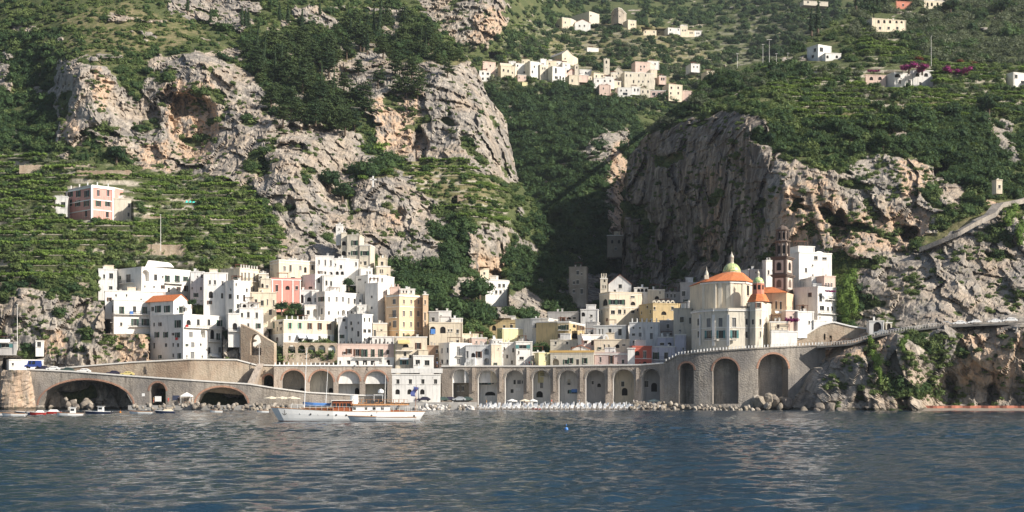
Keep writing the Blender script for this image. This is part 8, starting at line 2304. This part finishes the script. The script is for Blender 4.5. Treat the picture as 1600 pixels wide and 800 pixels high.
for x, y, s in ((1278, 50, 10), (1268, 52, 8), (1338, 12, 7), (1362, 14, 8), (1372, 16, 8), (1383, 15, 7), (1365, 46, 5), (1352, 8, 6)):
    tree('cypress_tree', x, y, on_layer('right_mountain', max(x, 1300), y) - 2, s * .8, 1.3, 'dark cypress near the villas at the top right', 'cypresses at the top right', trunk=.1)
for x, y, s, lb in ((1485, 22, 6.5, 'round light green stone pine at the top right'), (1565, 24, 6.5, 'round green tree at the upper right corner'), (440, 490, 3.0, 'green tree in the middle of the left town'), (462, 488, 2.6, 'grey-green tree beside the niche arch'), (545, 452, 2.5, 'hanging green garden below the topmost house'), (300, 480, 2.0, 'green shrub on the roof terrace pergola'), (515, 300, 6.0, 'bright green broad tree below the dark wood'), (535, 315, 5, 'dark round tree below the bright green one'), (738, 480, 7, 'large dark tree before the gorge'), (750, 470, 6, 'dark round tree beside the white house in the gorge'), (182, 255, 5, 'dark green round tree under the left cliff'), (1380, 235, 4.5, 'dark tree on the rim of the right cliff'), (1330, 225, 4.5, 'dark bush tree on the left of the cliff rim'), (1545, 180, 5.5, 'big dark tree at the right end of the terraces')):
    Y = on_layer('left_mountain' if x < 860 else 'right_mountain', x, y) - 2 if not (400 < x < 560 and y > 440) and x != 300 else {440: 462, 462: 466, 545: 481, 300: 457}[x]
    tree('holm_oak', x, y, Y, s, rt.uniform(.85, 1.1), lb, None, trunk=.3)
for x, y, s, lb in ((1322, 470, 4.2, 'bright green ivy beside the headland houses'), (1328, 445, 4.0, 'ivy mass above the bright green one'), (1318, 492, 3.6, 'low ivy by the ramp wall'), (1335, 480, 3.5, 'ivy hanging on the rock right of the headland houses'), (1360, 545, 3.2, 'ivy hanging below the coast road'), (1368, 568, 3.2, 'lower end of the ivy below the coast road'), (1375, 590, 2.2, 'tip of the ivy streak on the sea cliff'), (1412, 540, 2.6, 'green patch on the cliff below the railing'), (1282, 545, 2.0, 'dark shrub on the headland wall top'), (1580, 345, 4.5, 'green thicket beside the cliff path'), (1595, 370, 4.5, 'green thicket at the right edge below the path')):
    tree('ivy_patch', x, y, min(on_layer('right_mountain', x, y) - 1.5, 440 if x < 1345 and y > 430 else 999), s, 1.0, lb, None, 'climbing plant', trunk=0)
for x, y, s, lb in ((1420, 113, 4.6, 'magenta bougainvillea on the villa roof'), (1441, 115, 4.6, 'magenta bougainvillea over the villa arches'), (1480, 118, 4.2, 'magenta pergola bloom right of the villa'), (1503, 119, 4.2, 'magenta pergola bloom at its right end'), (1365, 115, 2.2, 'small magenta bloom on the pink wing')):
    tree('bougainvillea', x, y, 623, s, .9, lb, None, 'shrub', trunk=.1)
for x, y, s, lb in ((1435, 97, 3, 'rust red shrub above the bougainvillea'), (1518, 105, 3, 'rust red shrub at the right of the pergola'), (1500, 100, 2.5, 'brick red bush left of the rust one')): tree('red_shrub', x, y, on_layer('right_mountain', x, y) - 2, s, .8, lb, None, 'shrub', trunk=.1)

# ------------------------------------------------------------------ ground fitted round the buildings, then the plants
for L in LAYERS.values():
    L['built'] = np.zeros(L['gx'].shape, bool)
    V, gx, gy = L['V'], L['gx'], L['gy']
    for (x0, x1, y0, y1, Y, dep) in RECTS:
        m = (gx > x0 - 2) & (gx < x1 + 2) & (gy > y0 - 3) & (gy < y1 + 1)
        if not m.any(): continue
        near = m & (V[..., 1] < Y + 2.0)
        if near.any():
            k = (Y + 2.0) / V[near][:, 1]
            V[near] = np.stack([V[near][:, 0] * k, V[near][:, 1] * k, CAMH + (V[near][:, 2] - CAMH) * k], 1)
        L['built'] |= (gx > x0 - 4) & (gx < x1 + 4) & (gy > y0 - 3) & (gy < y1 + 2) & (V[..., 1] < Y + dep + 14)
    full = L['full'].copy(); full[:, L['nl']:L['nl'] + V.shape[1]] = V
    L['obj'].data.vertices.foreach_set('co', full.reshape(-1).astype(np.float32)); L['obj'].data.update()
vegetation('left_mountain', 'scrub_and_woodland', 'green scrub, pines and vines covering the mountainside on the left', 27000, 1)
vegetation('valley_hills', 'valley_woodland', 'dark green woodland filling the valley below the upper village', 26000, 2)
vegetation('right_mountain', 'terrace_vegetation', 'olive trees, vines and bushes covering the mountain on the right', 24000, 3)

# ------------------------------------------------------------------ haze
mb = MB(); mb.box((0, 1150, 427), (4400, 2500, 860))
M_HAZE = bpy.data.materials.new('haze'); M_HAZE.use_nodes = True; _n = M_HAZE.node_tree; _n.nodes.clear()
_o = _n.nodes.new('ShaderNodeOutputMaterial'); _v = _n.nodes.new('ShaderNodeVolumePrincipled')
_v.inputs['Color'].default_value = (0.80, 0.88, 1.0, 1); _v.inputs['Density'].default_value = 0.00005; _v.inputs['Anisotropy'].default_value = 0.2
_n.links.new(_v.outputs[0], _o.inputs['Volume'])
hz = mb.build('haze', [M_HAZE]); tag(hz, 'pale blue summer haze over the far hills', 'haze', kind='stuff')
